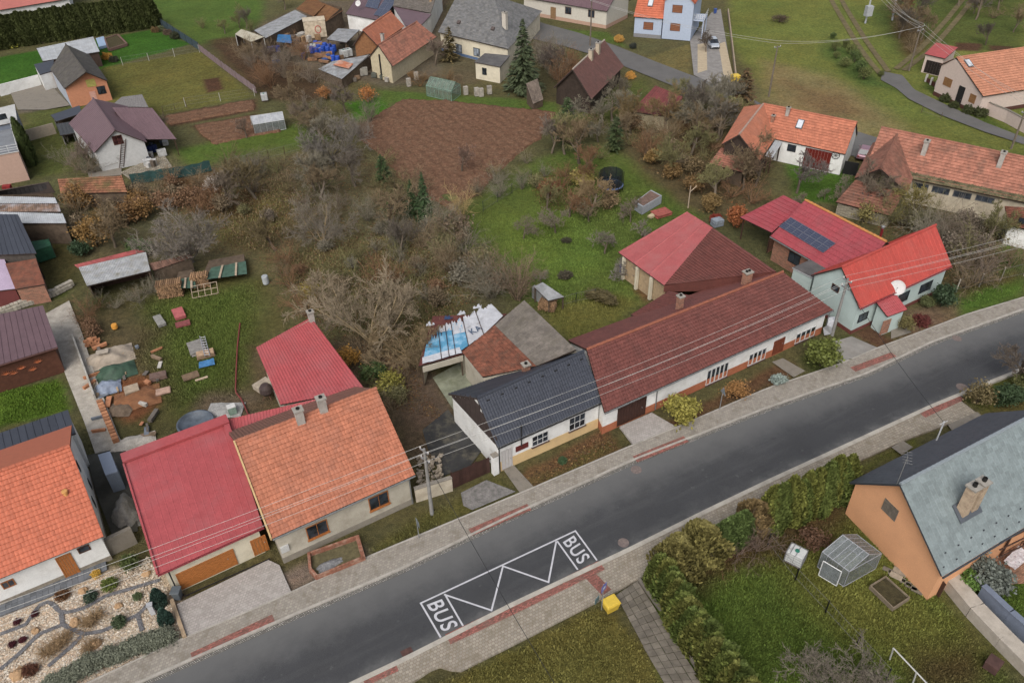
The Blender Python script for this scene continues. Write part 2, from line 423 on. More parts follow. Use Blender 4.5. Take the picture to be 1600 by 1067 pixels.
def asphalt(name,c,edge,amt):
    mt,nt,bs = new_mat(name); p = pos_node(nt)
    o = mix_node(nt,noise_node(nt,.35,5,.6,p),col(*[v * .94 for v in c]),col(*[min(255,v * 1.06) for v in c]))
    sp = noise_node(nt,60,2,.5,p,.35,.65); o = mix_node(nt,sp,o,mix_node(nt,.25,o,(.2,.2,.2,1)))
    ang = math.atan2(*(road_lo[8] - road_lo[3])[1::-1])
    mp = nt.nodes.new('ShaderNodeMapping'); mp.inputs['Rotation'].default_value = (0,0,-ang); nt.links.new(p,mp.inputs['Vector'])
    st = noise_node(nt,1.0,4,.6,scale_node(nt,mp.outputs[0],(.12,1.1,1)),.5,.72)
    mm = nt.nodes.new('ShaderNodeMath'); mm.operation = 'MULTIPLY'; mm.inputs[1].default_value = .16; nt.links.new(st,mm.inputs[0])
    o = mix_node(nt,mm.outputs[0],o,col(*edge))
    o = mix_node(nt,noise_node(nt,1.6,3,.5,p,.68,.74),o,mix_node(nt,.3,o,col(*edge)))
    o = mix_node(nt,noise_node(nt,.9,4,.6,mp.outputs[0],.66,.76),o,mix_node(nt,.35,o,(.012,.012,.014,1)))
    if amt:
        la = attr_node(nt,'lat'); r = nt.nodes.new('ShaderNodeValToRGB'); e = r.color_ramp.elements
        e[0].position = 0; e[0].color = (1,1,1,1); e[1].position = 1; e[1].color = (.75,.75,.75,1)
        for ps,v in ((.14,.85),(.32,.5),(.48,.08),(.62,.0),(.84,.0),(.93,.2)): k = e.new(ps); k.color = (v,v,v,1)
        nn = nt.nodes.new('ShaderNodeMath'); nn.operation = 'MULTIPLY_ADD'; nn.inputs[1].default_value = .16
        nt.links.new(noise_node(nt,.5,5,.7,mp.outputs[0],.3,.7),nn.inputs[0]); nn2 = nt.nodes.new('ShaderNodeMath'); nn2.operation = 'SUBTRACT'; nn2.inputs[1].default_value = .08
        nt.links.new(la,nn2.inputs[0]); nt.links.new(nn2.outputs[0],nn.inputs[2]); nt.links.new(nn.outputs[0],r.inputs[0])
        m2 = nt.nodes.new('ShaderNodeMath'); m2.operation = 'MULTIPLY'; m2.inputs[1].default_value = amt; nt.links.new(r.outputs[0],m2.inputs[0])
        o = mix_node(nt,m2.outputs[0],o,col(*edge))
    nt.links.new(o,bs.inputs['Base Color']); bs.inputs['Roughness'].default_value = .8; bs.inputs['Specular IOR Level'].default_value = .25
    bump(nt,bs,sp,.25,.01); return mt
M_ROAD = asphalt('asphalt',(46,48,52),(110,110,109),.78)
strip('road',road_up,road_lo,.03,M_ROAD,90,10)
def paver_mat(name,c,bw=.2,bh=.2,mortar=(96,90,82),rot=.52,speck=None,var=.22,joint=.012):
    mt,nt,bs = new_mat(name); p = pos_node(nt)
    mp = nt.nodes.new('ShaderNodeMapping'); mp.inputs['Rotation'].default_value = (0,0,-rot); nt.links.new(p,mp.inputs['Vector'])
    b = nt.nodes.new('ShaderNodeTexBrick'); b.inputs['Scale'].default_value = 1.0
    b.inputs['Brick Width'].default_value = bw; b.inputs['Row Height'].default_value = bh; b.inputs['Mortar Size'].default_value = joint
    b.inputs['Color1'].default_value = col(*[v * (1 - var) for v in c]); b.inputs['Color2'].default_value = col(*[min(250,v * (1 + var)) for v in c])
    b.inputs['Mortar'].default_value = col(*mortar); nt.links.new(mp.outputs[0],b.inputs['Vector'])
    o = mix_node(nt,noise_node(nt,.6,6,.7,p),b.outputs['Color'],mix_node(nt,.25,b.outputs['Color'],col(*mortar)))
    if speck:
        o = mix_node(nt,noise_node(nt,1.2,6,.75,p,.5,.62),o,mix_node(nt,.55,o,col(*speck)))
    nt.links.new(o,bs.inputs['Base Color']); bs.inputs['Roughness'].default_value = .85; bs.inputs['Specular IOR Level'].default_value = .2
    iv = nt.nodes.new('ShaderNodeMath'); iv.operation = 'SUBTRACT'; iv.inputs[0].default_value = 1; nt.links.new(b.outputs['Fac'],iv.inputs[1])
    bump(nt,bs,iv.outputs[0],.6,.02); return mt
ROADANG = math.atan2(*(road_lo[8] - road_lo[3])[1::-1])
M_PAVE = paver_mat('concrete pavers',(156,149,138),.22,.2,(138,130,119),ROADANG,(122,112,98),.07,.015)
M_PAVEW = paver_mat('weathered pavers',(158,149,135),.24,.22,(134,123,106),ROADANG,(122,110,92),.08,.018)
M_KERB = mat('kerb concrete',(178,172,162),.85,.15,1.5,dirt=(110,104,92))
M_RED = paver_mat('red pavers',(158,88,78),.2,.1,(120,92,82),ROADANG,(120,100,90),.25,.02)
M_SETT = paver_mat('granite setts',(164,160,154),.12,.11,(96,92,86),ROADANG,None,.3,.03)
pave_up = W([(-160,1178),(40,1115),(141.7,1067),(288.4,998),(400,952),(455.7,927),(572,873),(677,829),(835,763),(975,703),(1058,669),(1200,608),(1316,569),(1372,545),(1415,529),(1511,492.6),(1600,466),(1760,420),(1900,380)])
kerb_u = offset_line(resample(road_up,90),.32); kerb_u2 = offset_line(kerb_u,.2)
strip('gutter',resample(road_up,90),kerb_u,.035,M_SETT,90,1)
strip('kerb',kerb_u,kerb_u2,.13,M_KERB,90,1,thick=.25)
strip('pavement',kerb_u2,pave_up,.12,M_PAVE,90,3,thick=.2)
strip('pavement_edging',offset_line(resample(pave_up,90),-.02),offset_line(resample(pave_up,90),.1),.15,M_KERB,90,1,thick=.3)
# near side
lo = resample(road_lo,90)
kl = offset_line(lo,-.35); kl2 = offset_line(kl,-.15)
strip('kerb',lo,kl,.14,mat('pale kerb',(186,180,168),.85,.12,1.0,dirt=(130,122,108)),90,1,thick=.25)
pl_lo = W([(560,1112),(643,1068),(683,1041),(716,1051),(800,1009),(936.6,939),(997,906),(1100,850),(1230,775),(1311,735),(1415,688),(1526,647)])
pl_hi = [q for q in kl if q[0] > P(500,1090)[0] and q[0] < P(1503,617)[0]]
strip('pavement',pl_hi,pl_lo,.12,M_PAVEW,80,3,thick=.2)
def line_sheet(name,pts,w,zz,material,kind='structure'):
    c = resample(W(pts),12); return strip(name,offset_line(c,-w / 2),offset_line(c,w / 2),zz,material,12,1,kind)
for k,(pts,w) in enumerate([([(300,1027),(428,966)],.62),([(735,833),(827,793)],.7),([(992,719),(1072,687)],.75),([(1332,579),(1396,555)],.7),
        ([(569,1067),(621,1043)],.6),([(700,1000),(812,947),(940,884)],.85),([(921,899),(948,927)],.85),([(1440,650),(1502,622)],.7)]):
    line_sheet('red_paving',pts,w,.1245 + .0005 * k,M_RED)
def sheet(name,pts,zz,material,thick=0.0,kind='structure',label=None,cat=None):
    q = [V3(p[0],p[1],zz) for p in W(pts)]
    b = MB()
    if thick: b.prism([p - V3(0,0,thick) for p in q],thick)
    else:
        ar = sum(q[i][0] * q[(i + 1) % len(q)][1] - q[(i + 1) % len(q)][0] * q[i][1] for i in range(len(q)))
        b.poly(q if ar > 0 else q[::-1])
    o = b.build(name,material); return props(o,label,cat,kind=kind)
M_DRIVE = paver_mat('driveway pavers',(170,163,157),.22,.2,(146,139,133),ROADANG,(184,178,172),.06,.015)
M_CONC = mat('old concrete',(142,134,122),.9,.25,.8,dirt=(92,86,72),dirt_amt=.6,bmp=.3)
M_GRAVEL = mat('gravel',(186,178,165),.95,.2,1.2,dirt=(120,112,98),dirt_amt=.4,bmp=.4,fine=9)
sheet('driveway',[(277,945),(420,876),(437,884),(456,927),(400,952),(290,998)],.135,M_DRIVE,.2)
line_sheet('slot_drain',[(289,933),(423,874)],.1,.142,plain('black drain',(28,28,34)))
sheet('driveway',[(968,668),(1018,646),(1056,668),(990,697)],.135,M_DRIVE,.2)
sheet('driveway',[(1300,536),(1330,527),(1371,545),(1318,568),(1296,560)],.135,mat('pale concrete slab',(150,146,140),.85,.15,.7,dirt=(120,112,100)),.2)
sheet('gravel_path',[(72,490),(108,470),(128,520),(150,590),(185,680),(196,700),(150,712),(132,660),(104,590),(86,540)],.03,M_GRAVEL)
sheet('yard_slab',[(135,712),(196,698),(206,760),(216,830),(176,838),(150,770)],.05,mat('dark yard concrete',(84,82,74),.9,.3,.6,dirt=(60,60,50)))
sheet('yard_slab',[(660,672),(700,640),(752,705),(735,728),(690,745),(668,700)],.04,mat('dark tarred slab',(58,58,58),.75,.35,.5,dirt=(104,98,84),dirt_amt=.8))
sheet('yard_slab',[(676,590),(722,565),(760,600),(735,622),(708,640),(690,612)],.04,mat('mossy concrete',(142,146,124),.9,.3,.7,dirt=(96,100,72),dirt_amt=.6))
sheet('gravel_patch',[(720,770),(760,750),(806,768),(738,797),(724,790)],.03,mat('grey gravel',(138,134,130),.95,.35,2,bmp=1.0,fine=9))
sheet('footpath',[(782,728),(798,722),(835,762),(812,770)],.05,M_CONC)
sheet('footpath',[(1206,566),(1223,560),(1258,580),(1240,590)],.05,M_CONC)
sheet('footpath',[(1392,512),(1412,504),(1424,520),(1392,530)],.05,M_CONC)
sheet('footpath',[(1392,700),(1410,690),(1426,700),(1408,712)],.128,M_CONC)
sheet('footpath',[(1480,665),(1526,645),(1535,652),(1488,676)],.128,M_CONC)
sheet('terrace',[(1475,920),(1580,855),(1700,800),(1700,900),(1600,912),(1540,915),(1490,925)],.06,paver_mat('brick paving',(150,108,84),.25,.12,(120,96,80),ROADANG))
# village lanes behind
lane_n = W([(836,12),(900,60),(960,78),(1060,118),(1130,148),(1180,175),(1210,210)])
M_LANE = asphalt('worn lane asphalt',(96,94,92),(128,122,114),0)
strip('lane',W([(780,0),(845,36),(905,52),(962,72),(1020,95),(1080,118),(1150,140),(1210,175),(1300,205),(1345,215)]),
      W([(760,20),(835,62),(880,72),(945,92),(1010,118),(1070,142),(1130,158),(1180,195),(1290,240),(1345,245)]),.02,M_LANE,50,4)
strip('lane',W([(1380,112),(1410,118),(1428,140),(1480,165),(1540,192),(1600,215),(1700,250)]),
      W([(1376,125),(1400,138),(1420,155),(1470,180),(1540,207),(1600,226),(1700,262)]),.02,M_LANE,40,3)
sheet('driveway',[(1078,64),(1112,20),(1126,15),(1142,110),(1150,140),(1128,138),(1084,118)],.045,mat('grey drive setts',(146,142,138),.9,.2,1.0,dirt=(120,114,106)))
sheet('gravel_patch',[(1090,70),(1104,68),(1105,110),(1090,115)],.05,mat('sand',(190,172,142),.95,.12,1.5))
sheet('gravel_patch',[(1122,70),(1133,66),(1150,138),(1130,116),(1126,90)],.05,MATS['sand'])
for pts in ([(1282,-30),(1310,20),(1340,70),(1362,100),(1376,116)],[(1298,-30),(1325,18),(1356,68),(1378,98),(1388,112)],
            [(1520,-20),(1480,30),(1440,75),(1400,108)],[(1535,-20),(1498,28),(1455,78),(1412,110)]):
    line_sheet('wheel_track',pts,1.0,-.005,mat('beaten earth track',(112,100,66),.95,.3,.9))
# ploughed field with real ridges
def ploughed(pts,ang,name):
    w = np.array([p[:2] for p in W(pts)]); lo_,hi_ = w.min(0),w.max(0); st = .3
    xs = np.arange(lo_[0],hi_[0],st); ys = np.arange(lo_[1],hi_[1],st); A,B = np.meshgrid(xs,ys); a,b = A.ravel(),B.ravel()
    d = sdist(w,a + .6 * fbm(a,b,2.5,8),b + .6 * fbm(a,b,2.5,18)); zz = np.where(d < 0,.1,-.45)
    s = -math.sin(ang) * a + math.cos(ang) * b
    zz = zz + np.where(d < 0,.05 * np.sin(s * 2 * math.pi / 1.5 + 2 * fbm(a,b,5,4)) + .07 * fbm(a,b,1.3,6,3) + .015 * rng.normal(size=len(a)),0)
    id_ = np.arange(len(a)).reshape(len(ys),len(xs)); q = np.stack([id_[:-1,:-1],id_[:-1,1:],id_[1:,1:],id_[1:,:-1]],-1).reshape(-1,4)
    keep = (d[q] < .5).all(1); q = q[keep]; used = np.unique(q); mp_ = np.full(len(a),-1); mp_[used] = np.arange(len(used))
    me = bpy.data.meshes.new(name); fast_mesh(me,np.stack([a,b,zz],1)[used],mp_[q]); 
    me.materials.append(mat('ploughed soil',(114,82,62),.95,.3,1.2,dirt=(150,122,96),dirt_amt=.6,dirt_scale=3,spec=.1,bmp=.8,fine=5))
    return props(link(bpy.data.objects.new(name,me)),kind='structure')
ploughed([(552,204),(595,174),(636,155),(700,158),(780,166),(870,175),(842,215),(800,248),(745,302),(705,330),(672,312),(636,284),(590,244)],rad(-62),'ploughed_field')
ploughed([(302,197),(396,180),(440,205),(334,225)],rad(20),'garden_bed')
ploughed([(258,182),(398,156),(400,170),(264,196)],rad(20),'garden_bed')
# ---------------------------------------------------------------- roof coverings and house builders
PROFILE = {  # piece width, course height, positions across a piece, their heights, step at the course's lower edge
 'tile': (.27,.36,[0,.18,.45,.72,.92],[0,.009,.016,.009,0],.07),
 'mtile': (.24,.36,[0,.25,.5,.75],[0,.01,.016,.01],.04),
 'plain_tile': (.32,.34,[0,.06,.94],[-.012,0.012,0.012],.03),
 'slate': (.42,.32,[0,.04,.96],[-.01,.0,.0],.016),
 'seam': (.55,99,[0,.05,.08,.13],[0,.045,.045,0],0),
 'trap': (.26,99,[0,.36,.46,.82,.92],[0,0,.035,.035,0],0),
 'fine': (.5,99,[0,.8,.88],[0,0,.012],0),
 'corr': (.12,99,[0,.25,.5,.75],[0,.02,.03,.02],0),
 'flat': (2.0,99,[0],[0],0)}
def slope_into(b,A,B,C,D,kind,mi=0,thick=.14,under=None,coarse=1.0):
    """roof plane A-B along the eave, C-D along the top (C over B), covered with real tiles, ribs or sheets"""
    A,B,C,D = (np.asarray(x,float) for x in (A,B,C,D))
    tw,ch,ps,hs,step = PROFILE[kind]; tw *= coarse; ch *= coarse
    lu = .5 * (np.linalg.norm(B - A) + np.linalg.norm(C - D)); lv = .5 * (np.linalg.norm(D - A) + np.linalg.norm(C - B))
    nu = max(1,int(round(lu / tw))); nv = max(1,int(round(lv / ch))) if ch < 50 else 1
    us = np.concatenate([(np.arange(nu)[:,None] + np.array(ps)[None]).ravel() / nu,[1.0]]); hu = np.concatenate([np.tile(hs,nu),[hs[0]]])
    vv,hv = [],[]
    for j in range(nv): vv += [j / nv,(j + 1) / nv]; hv += [step,0.0]
    vv = np.array(vv); hv = np.array(hv); nU,nV = len(us),len(vv)
    N = nrm(np.cross(B - A,D - A)); 
    if N[2] < 0: N = -N
    U,Vv = np.meshgrid(us,vv)
    pos = (A[None,None] * ((1 - U) * (1 - Vv))[...,None] + B * (U * (1 - Vv))[...,None] + C * (U * Vv)[...,None] + D * ((1 - U) * Vv)[...,None])
    pos = pos + N * (hu[None,:] + hv[:,None])[...,None] * 1.0
    if kind in ('tile','plain_tile','slate'):
        pid_u = np.minimum((U * nu).astype(int),nu - 1); pid_v = np.repeat(np.arange(nv),2)[:,None] + 0 * pid_u
        hsh = np.sin(pid_u * 127.1 + pid_v * 311.7) * 43758.5; pos = pos + N * ((hsh - np.floor(hsh) - .5) * .022)[...,None]
    id_ = np.arange(nU * nV).reshape(nV,nU)
    q = np.stack([id_[:-1,:-1],id_[:-1,1:],id_[1:,1:],id_[1:,:-1]],-1).reshape(-1,4)
    if np.dot(np.cross(B - A,D - A),UP) < 0: q = q[:,::-1]
    fu = np.minimum((.5 * (us[:-1] + us[1:]) * nu).astype(int),nu - 1); fv = np.repeat(np.arange(nV - 1) // 2,1)
    FU,FV = np.meshgrid(fu,fv); r = np.sin(FU * 12.9898 + FV * 78.233 + A[0]) * 43758.5453; r = r - np.floor(r); r = .4 + .6 * r; r[1::2] = 0 if step else r[1::2]; r = r.ravel()  # risers take the darkest tone: shade under the laps painted into the colour
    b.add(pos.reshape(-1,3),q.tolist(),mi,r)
    lowN = N * thick; um = mi if under is None else under
    a,c,d,e = A - lowN,B - lowN,C - lowN,D - lowN; top = [A,B,C,D]; low = [a,c,d,e]
    b.add(low,[(3,2,1,0) if np.dot(np.cross(B - A,D - A),UP) > 0 else (0,1,2,3)],um)
    for i in range(4): b.add([low[i],low[(i + 1) % 4],top[(i + 1) % 4],top[i]],[(0,1,2,3)],um)
def tri_slope_into(b,A,B,C,kind,mi=0,thick=.14,coarse=1.0): slope_into(b,A,B,C + (A - C) * 1e-3 * 0 + (B - A) * .01,C,kind,mi,thick,None,coarse)
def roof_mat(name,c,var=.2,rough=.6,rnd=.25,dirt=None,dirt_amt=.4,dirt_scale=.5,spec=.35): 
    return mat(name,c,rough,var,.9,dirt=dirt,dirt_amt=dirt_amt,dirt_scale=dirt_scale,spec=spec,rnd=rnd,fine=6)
class House: pass
def house(name,label,FL,FR,RR,RL,BR=None,BL=None,kind='tile',roof=None,wall=None,ov_e=.45,ov_g=.3,band=None,band_h=.6,band_on='FRBL',cat='house',gable=None,ridge=True,coarse=1.0,back_kind=None,base=0.0,fascia=None,back_roof=None):
    """gable house from its six roof corners (front eave, ridge, back eave); walls stand inside the eaves"""
    FL,FR,RR,RL = (np.asarray(x,float) for x in (FL,FR,RR,RL))
    if BL is None: BL = 2 * RL - FL; BL[2] = FL[2]
    if BR is None: BR = 2 * RR - FR; BR[2] = FR[2]
    BL,BR = np.asarray(BL,float),np.asarray(BR,float)
    h = House(); h.p = dict(FL=FL,FR=FR,RL=RL,RR=RR,BL=BL,BR=BR)
    ctr = (FL + FR + BL + BR) / 4; h.t = thing(name,label,cat,(ctr[0],ctr[1],base))
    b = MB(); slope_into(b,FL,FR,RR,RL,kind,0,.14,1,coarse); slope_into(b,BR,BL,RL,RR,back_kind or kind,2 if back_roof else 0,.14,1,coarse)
    fm = fascia or mat('dark fascia',(70,58,52),.7,.2)
    h.roof = b.build('roof',[roof,fm] + ([back_roof] if back_roof else []),h.t)
    if ridge:
        b = MB(); n = max(2,int(np.linalg.norm(RR - RL) / .45)); 
        for i in range(n):
            p0 = RL + (RR - RL) * i / n; p1 = RL + (RR - RL) * (i + 1.06) / n
            b.tube([p0 + UP * .03,p1 + UP * .045],[.12,.145],6)
        b.build('ridge_cap',ridge if not isinstance(ridge,bool) else roof,h.roof)
    # walls
    ue = nrm((FR - FL)[:2].tolist() + [0]); 
    def inset(E,Eo,R_,side):
        g = nrm(Eo - E); g[2] = 0; d = R_ - E; dl = np.linalg.norm(d[:2]); dd = V3(d[0],d[1],0) / dl
        return E + g * ov_g + dd * ov_e + UP * (d[2] / dl * ov_e - .16)
    wFL,wFR = inset(FL,FR,RL,0),inset(FR,FL,RR,0); wBL,wBR = inset(BL,BR,RL,1),inset(BR,BL,RR,1)
    wRL = RL + nrm(RR - RL) * ov_g - UP * .18; wRR = RR + nrm(RL - RR) * ov_g - UP * .18
    def apex(R_,d,a,c):
        e = (c - a)[:2]; n2 = np.array([e[1],-e[0]]); den = float(n2 @ d[:2])
        t_ = float(n2 @ (a - R_)[:2]) / den if abs(den) > 1e-6 else ov_g
        return R_ + d * t_ - UP * .2
    wRL,wRR = apex(RL,nrm(RR - RL),wBL,wFL),apex(RR,nrm(RL - RR),wFR,wBR)
    g = lambda p: V3(p[0],p[1],base - .1)
    b = MB(); wm = 0
    b.poly([g(wFL),g(wFR),wFR,wFL]); b.poly([g(wBR),g(wBL),wBL,wBR])
    b.poly([g(wFR),g(wBR),wBR,wRR,wFR],1 if gable else 0); b.poly([g(wBL),g(wFL),wFL,wRL,wBL],1 if gable else 0)
    h.wall = b.build('wall',[wall,gable] if gable else wall,h.t)
    h.frames = {}
    for k,(a,c) in dict(F=(wFL,wFR),R=(wFR,wBR),B=(wBR,wBL),L=(wBL,wFL)).items():
        u = c - a; u[2] = 0; ln = np.linalg.norm(u); u = u / ln; h.frames[k] = (V3(a[0],a[1],base),u,V3(u[1],-u[0],0),ln)
    if band:
        b = MB()
        for k in band_on:
            o,u,nn,ln = h.frames[k]; b.obox(o - u * .02 + nn * .025 - UP * .1,u * (ln + .04),-nn * .02,UP * (band_h + .1))
        b.build('plinth',band,h.t)
    h.base = base
    return h
def wall_uv(h,side,px,py):
    o,u,n,ln = h.frames[side]; q = on_plane(px,py,o,n); d = q - o; return float(np.dot(d,u)),float(d[2])
M_GLASS = None
def glass_mat(name='window glass',c=(46,52,60)):
    if name in MATS: return MATS[name]
    mt,nt,bs = new_mat(name); p = pos_node(nt)
    o = mix_node(nt,noise_node(nt,1.3,2,.5,p,.3,.7),col(*[v * .6 for v in c]),col(*[v * 1.4 for v in c]))
    nt.links.new(o,bs.inputs['Base Color']); bs.inputs['Roughness'].default_value = .12; bs.inputs['Specular IOR Level'].default_value = .6
    MATS[name] = mt; return mt
def put_window(t,o,u,n,u0,z0,w,hgt,fr,panes=(2,1),glass=None,name='window',fw=.07,sill=None,pane_name='pane',proud=.05,mull=.045):
    """framed window part with its panes as sub-parts; (u0, z0) is the lower left corner on the wall"""
    up = UP; b = MB(); q = o + u * u0 + up * z0
    b.obox(q,u * w,n * proud,up * fw); b.obox(q + up * (hgt - fw),u * w,n * proud,up * fw)
    b.obox(q + up * fw,u * fw,n * proud,up * (hgt - 2 * fw)); b.obox(q + u * (w - fw) + up * fw,u * fw,n * proud,up * (hgt - 2 * fw))
    iw,ih = w - 2 * fw,hgt - 2 * fw; cx,cy = panes; pw = (iw - mull * (cx - 1)) / cx; ph = (ih - mull * (cy - 1)) / cy
    for i in range(1,cx): b.obox(q + u * (fw + i * pw + (i - 1) * mull) + up * fw,u * mull,n * (proud * .9),up * ih)
    for j in range(1,cy):
        for i in range(cx): b.obox(q + u * (fw + i * (pw + mull)) + up * (fw + j * ph + (j - 1) * mull),u * pw,n * (proud * .9),up * mull)
    wo = b.build(name,fr,t)
    for i in range(cx):
        for j in range(cy):
            g = MB(); g.obox(q + u * (fw + i * (pw + mull)) + up * (fw + j * (ph + mull)) + n * .008,u * pw,n * .012,up * ph); g.build(pane_name,glass or glass_mat(),wo)
    if sill is not None:
        g = MB(); g.obox(q - u * .06 - up * .06,u * (w + .12),n * .16,up * .055); g.build('sill',sill,wo)
    return wo
def win(h,side,x0,y0,x1,y1,fr,panes=(2,1),glass=None,**k):
    """window between two sighted opposite corners (upper left, lower right) on a wall"""
    a,za = wall_uv(h,side,x0,y0); c,zc = wall_uv(h,side,x1,y1)
    u0,w = min(a,c),abs(c - a); z0,hh = min(za,zc),abs(za - zc)
    o,u,n,ln = h.frames[side]
    return put_window(h.t,o,u,n,u0,max(.05,z0),max(.4,w),max(.4,hh),fr,panes,glass,**k)
def win_c(h,side,px,py,w,hh,fr,panes=(2,1),glass=None,**k):
    a,z_ = wall_uv(h,side,px,py); o,u,n,ln = h.frames[side]
    return put_window(h.t,o,u,n,a - w / 2,max(.02,z_ - hh / 2),w,hh,fr,panes,glass,**k)
def panel_door(h,side,px,py,w,hh,m_,name='door',vertical=True,boards=5,z0=.03,glass=None):
    a,z_ = wall_uv(h,side,px,py); o,u,n,ln = h.frames[side]; b = MB(); q = o + u * (a - w / 2) + UP * z0
    g = .02
    if vertical:
        bw = w / boards
        for i in range(boards): b.obox(q + u * (i * bw + g / 2),u * (bw - g),n * .05,UP * hh)
    else:
        bh = hh / boards
        for i in range(boards): b.obox(q + UP * (i * bh + g / 2),u * w,n * .05,UP * (bh - g))
    b.obox(q - u * .07,u * .07,n * .07,UP * hh); b.obox(q + u * w,u * .07,n * .07,UP * hh); b.obox(q - u * .07 + UP * hh,u * (w + .14),n * .07,UP * .08)
    d = b.build(name,m_,h.t)
    k = MB(); k.tube([q + u * (w * .88) + n * .05 + UP * min(1.0,hh * .5),q + u * (w * .88) + n * .11 + UP * min(1.0,hh * .5)],.03,6); k.build('handle',mat('handle steel',(150,150,150),.4,.05),d)
    return d
def roof_point(h,px,py,front=True):
    A,B,C = (h.p['FL'],h.p['FR'],h.p['RL']) if front else (h.p['BR'],h.p['BL'],h.p['RR'])
    return on_plane(px,py,A,np.cross(B - A,C - A))
def chimney(t,p,w=.55,d=.55,hh=1.1,m_=None,cap=None,rz=.5,pots=1,sink=.6,smoke=.14):
    b = MB(); b.box(p - UP * sink,(w,d,hh + sink),rz); c = b.build('chimney',m_,t)
    b = MB(); b.box(p + UP * hh,(w + .16,d + .16,.1),rz); b.build('chimney_cap',cap or mat('chimney cap concrete',(164,158,148),.9,.15),c)
    b = MB()
    for i in range(pots):
        off = (i - (pots - 1) / 2) * .32; q = p + UP * (hh + .1) + V3(math.cos(rz),math.sin(rz),0) * off
        b.lathe(q,[(smoke,0),(smoke,.12),(smoke * .75,.12),(smoke * .75,.02)],10)
    b.build('flue',mat('sooty flue',(38,36,34),.9,.2),c); return c
def gutter(t,a,b_,m_,out,r=.07):
    g = MB(); g.tube([a + out * .06 - UP * .08,b_ + out * .06 - UP * .08],r,8); return g.build('gutter',m_,t)
def downpipe(t,top,ground_z=0.0,m_=None,r=.05):
    g = MB(); g.tube([top,V3(top[0],top[1],ground_z + .05)],r,8); return g.build('downpipe',m_,t)
def aerial(p,label,hh=2.2,n=7,rz=0.0,group=None):
    t = thing('roof_aerial',label,'aerial',p,group); b = MB(); b.tube([p - UP * .3,p + UP * hh],.022,6)
    b.build('mast',mat('galvanised tube',(150,150,148),.5,.1,metal=.3),t); b = MB(); d = V3(math.cos(rz),math.sin(rz),0); e = V3(-d[1],d[0],0)
    b.tube([p + UP * (hh - .1) - d * .6,p + UP * (hh - .1) + d * .6],.012,5)
    for i in range(n):
        q = p + UP * (hh - .1) + d * (-.55 + 1.1 * i / (n - 1)); b.tube([q - e * .3,q + e * .3],.007,4)
    b.build('antenna_rods',MATS['galvanised tube'],t); return t
def dish(p,label,r=.45,az=-.6,el=.5,pole=.6):
    t = thing('satellite_dish',label,'satellite dish',p); ax = nrm(V3(math.sin(az),-math.cos(az),math.tan(el)))
    b = MB(); c = p + UP * pole; b.lathe(c - ax * .06,[(.03,-.03),(r * .5,.01),(r * .85,.06),(r,.12),(r,.135),(r * .84,.075),(r * .5,.03),(.02,.0)],20,axis=ax); b.build('reflector',plain('dish white',(214,214,212)),t)
    b = MB(); b.tube([p - UP * .1,c],.03,6); b.tube([c - UP * (r * .5),c + ax * .5],.012,5); b.build('mount',MATS.get('galvanised tube') or mat('galvanised tube',(150,150,148),.5,.1,metal=.3),t)
    b = MB(); b.tube([c + ax * .48,c + ax * .58],.04,8); b.build('receiver',plain('receiver grey',(90,90,92)),t); return t
M_WHITE = mat('white render',(243,243,240),.85,.1,.6,dirt=(170,164,150),dirt_amt=.35)
M_CREAM = mat('cream render',(228,218,192),.85,.1,.6,dirt=(170,160,136),dirt_amt=.4)
M_GREYR = mat('grey cement render',(196,188,170),.9,.12,.5,dirt=(140,130,112),dirt_amt=.5)
M_BRICK = paver_mat('old brick',(156,98,72),.25,.09,(150,132,112),0,(120,84,66),.3,.012)
M_PVC = plain('white window frame',(222,222,220),.4)
M_OAK = mat('golden oak frame',(172,104,46),.5,.18,6)
M_BROWNF = mat('brown window frame',(96,62,44),.55,.15)
M_ZINC = mat('zinc gutter',(140,142,142),.45,.12,metal=.4)
M_BLACKP = plain('black gutter',(44,44,46),.4)
M_BRNP = mat('brown gutter',(96,62,56),.5,.1)
M_WOOD = mat('weathered boards',(104,88,72),.9,.3,2.0,rnd=.3)
M_DKWOOD = mat('dark stained boards',(80,56,44),.8,.25,2.0,rnd=.2)
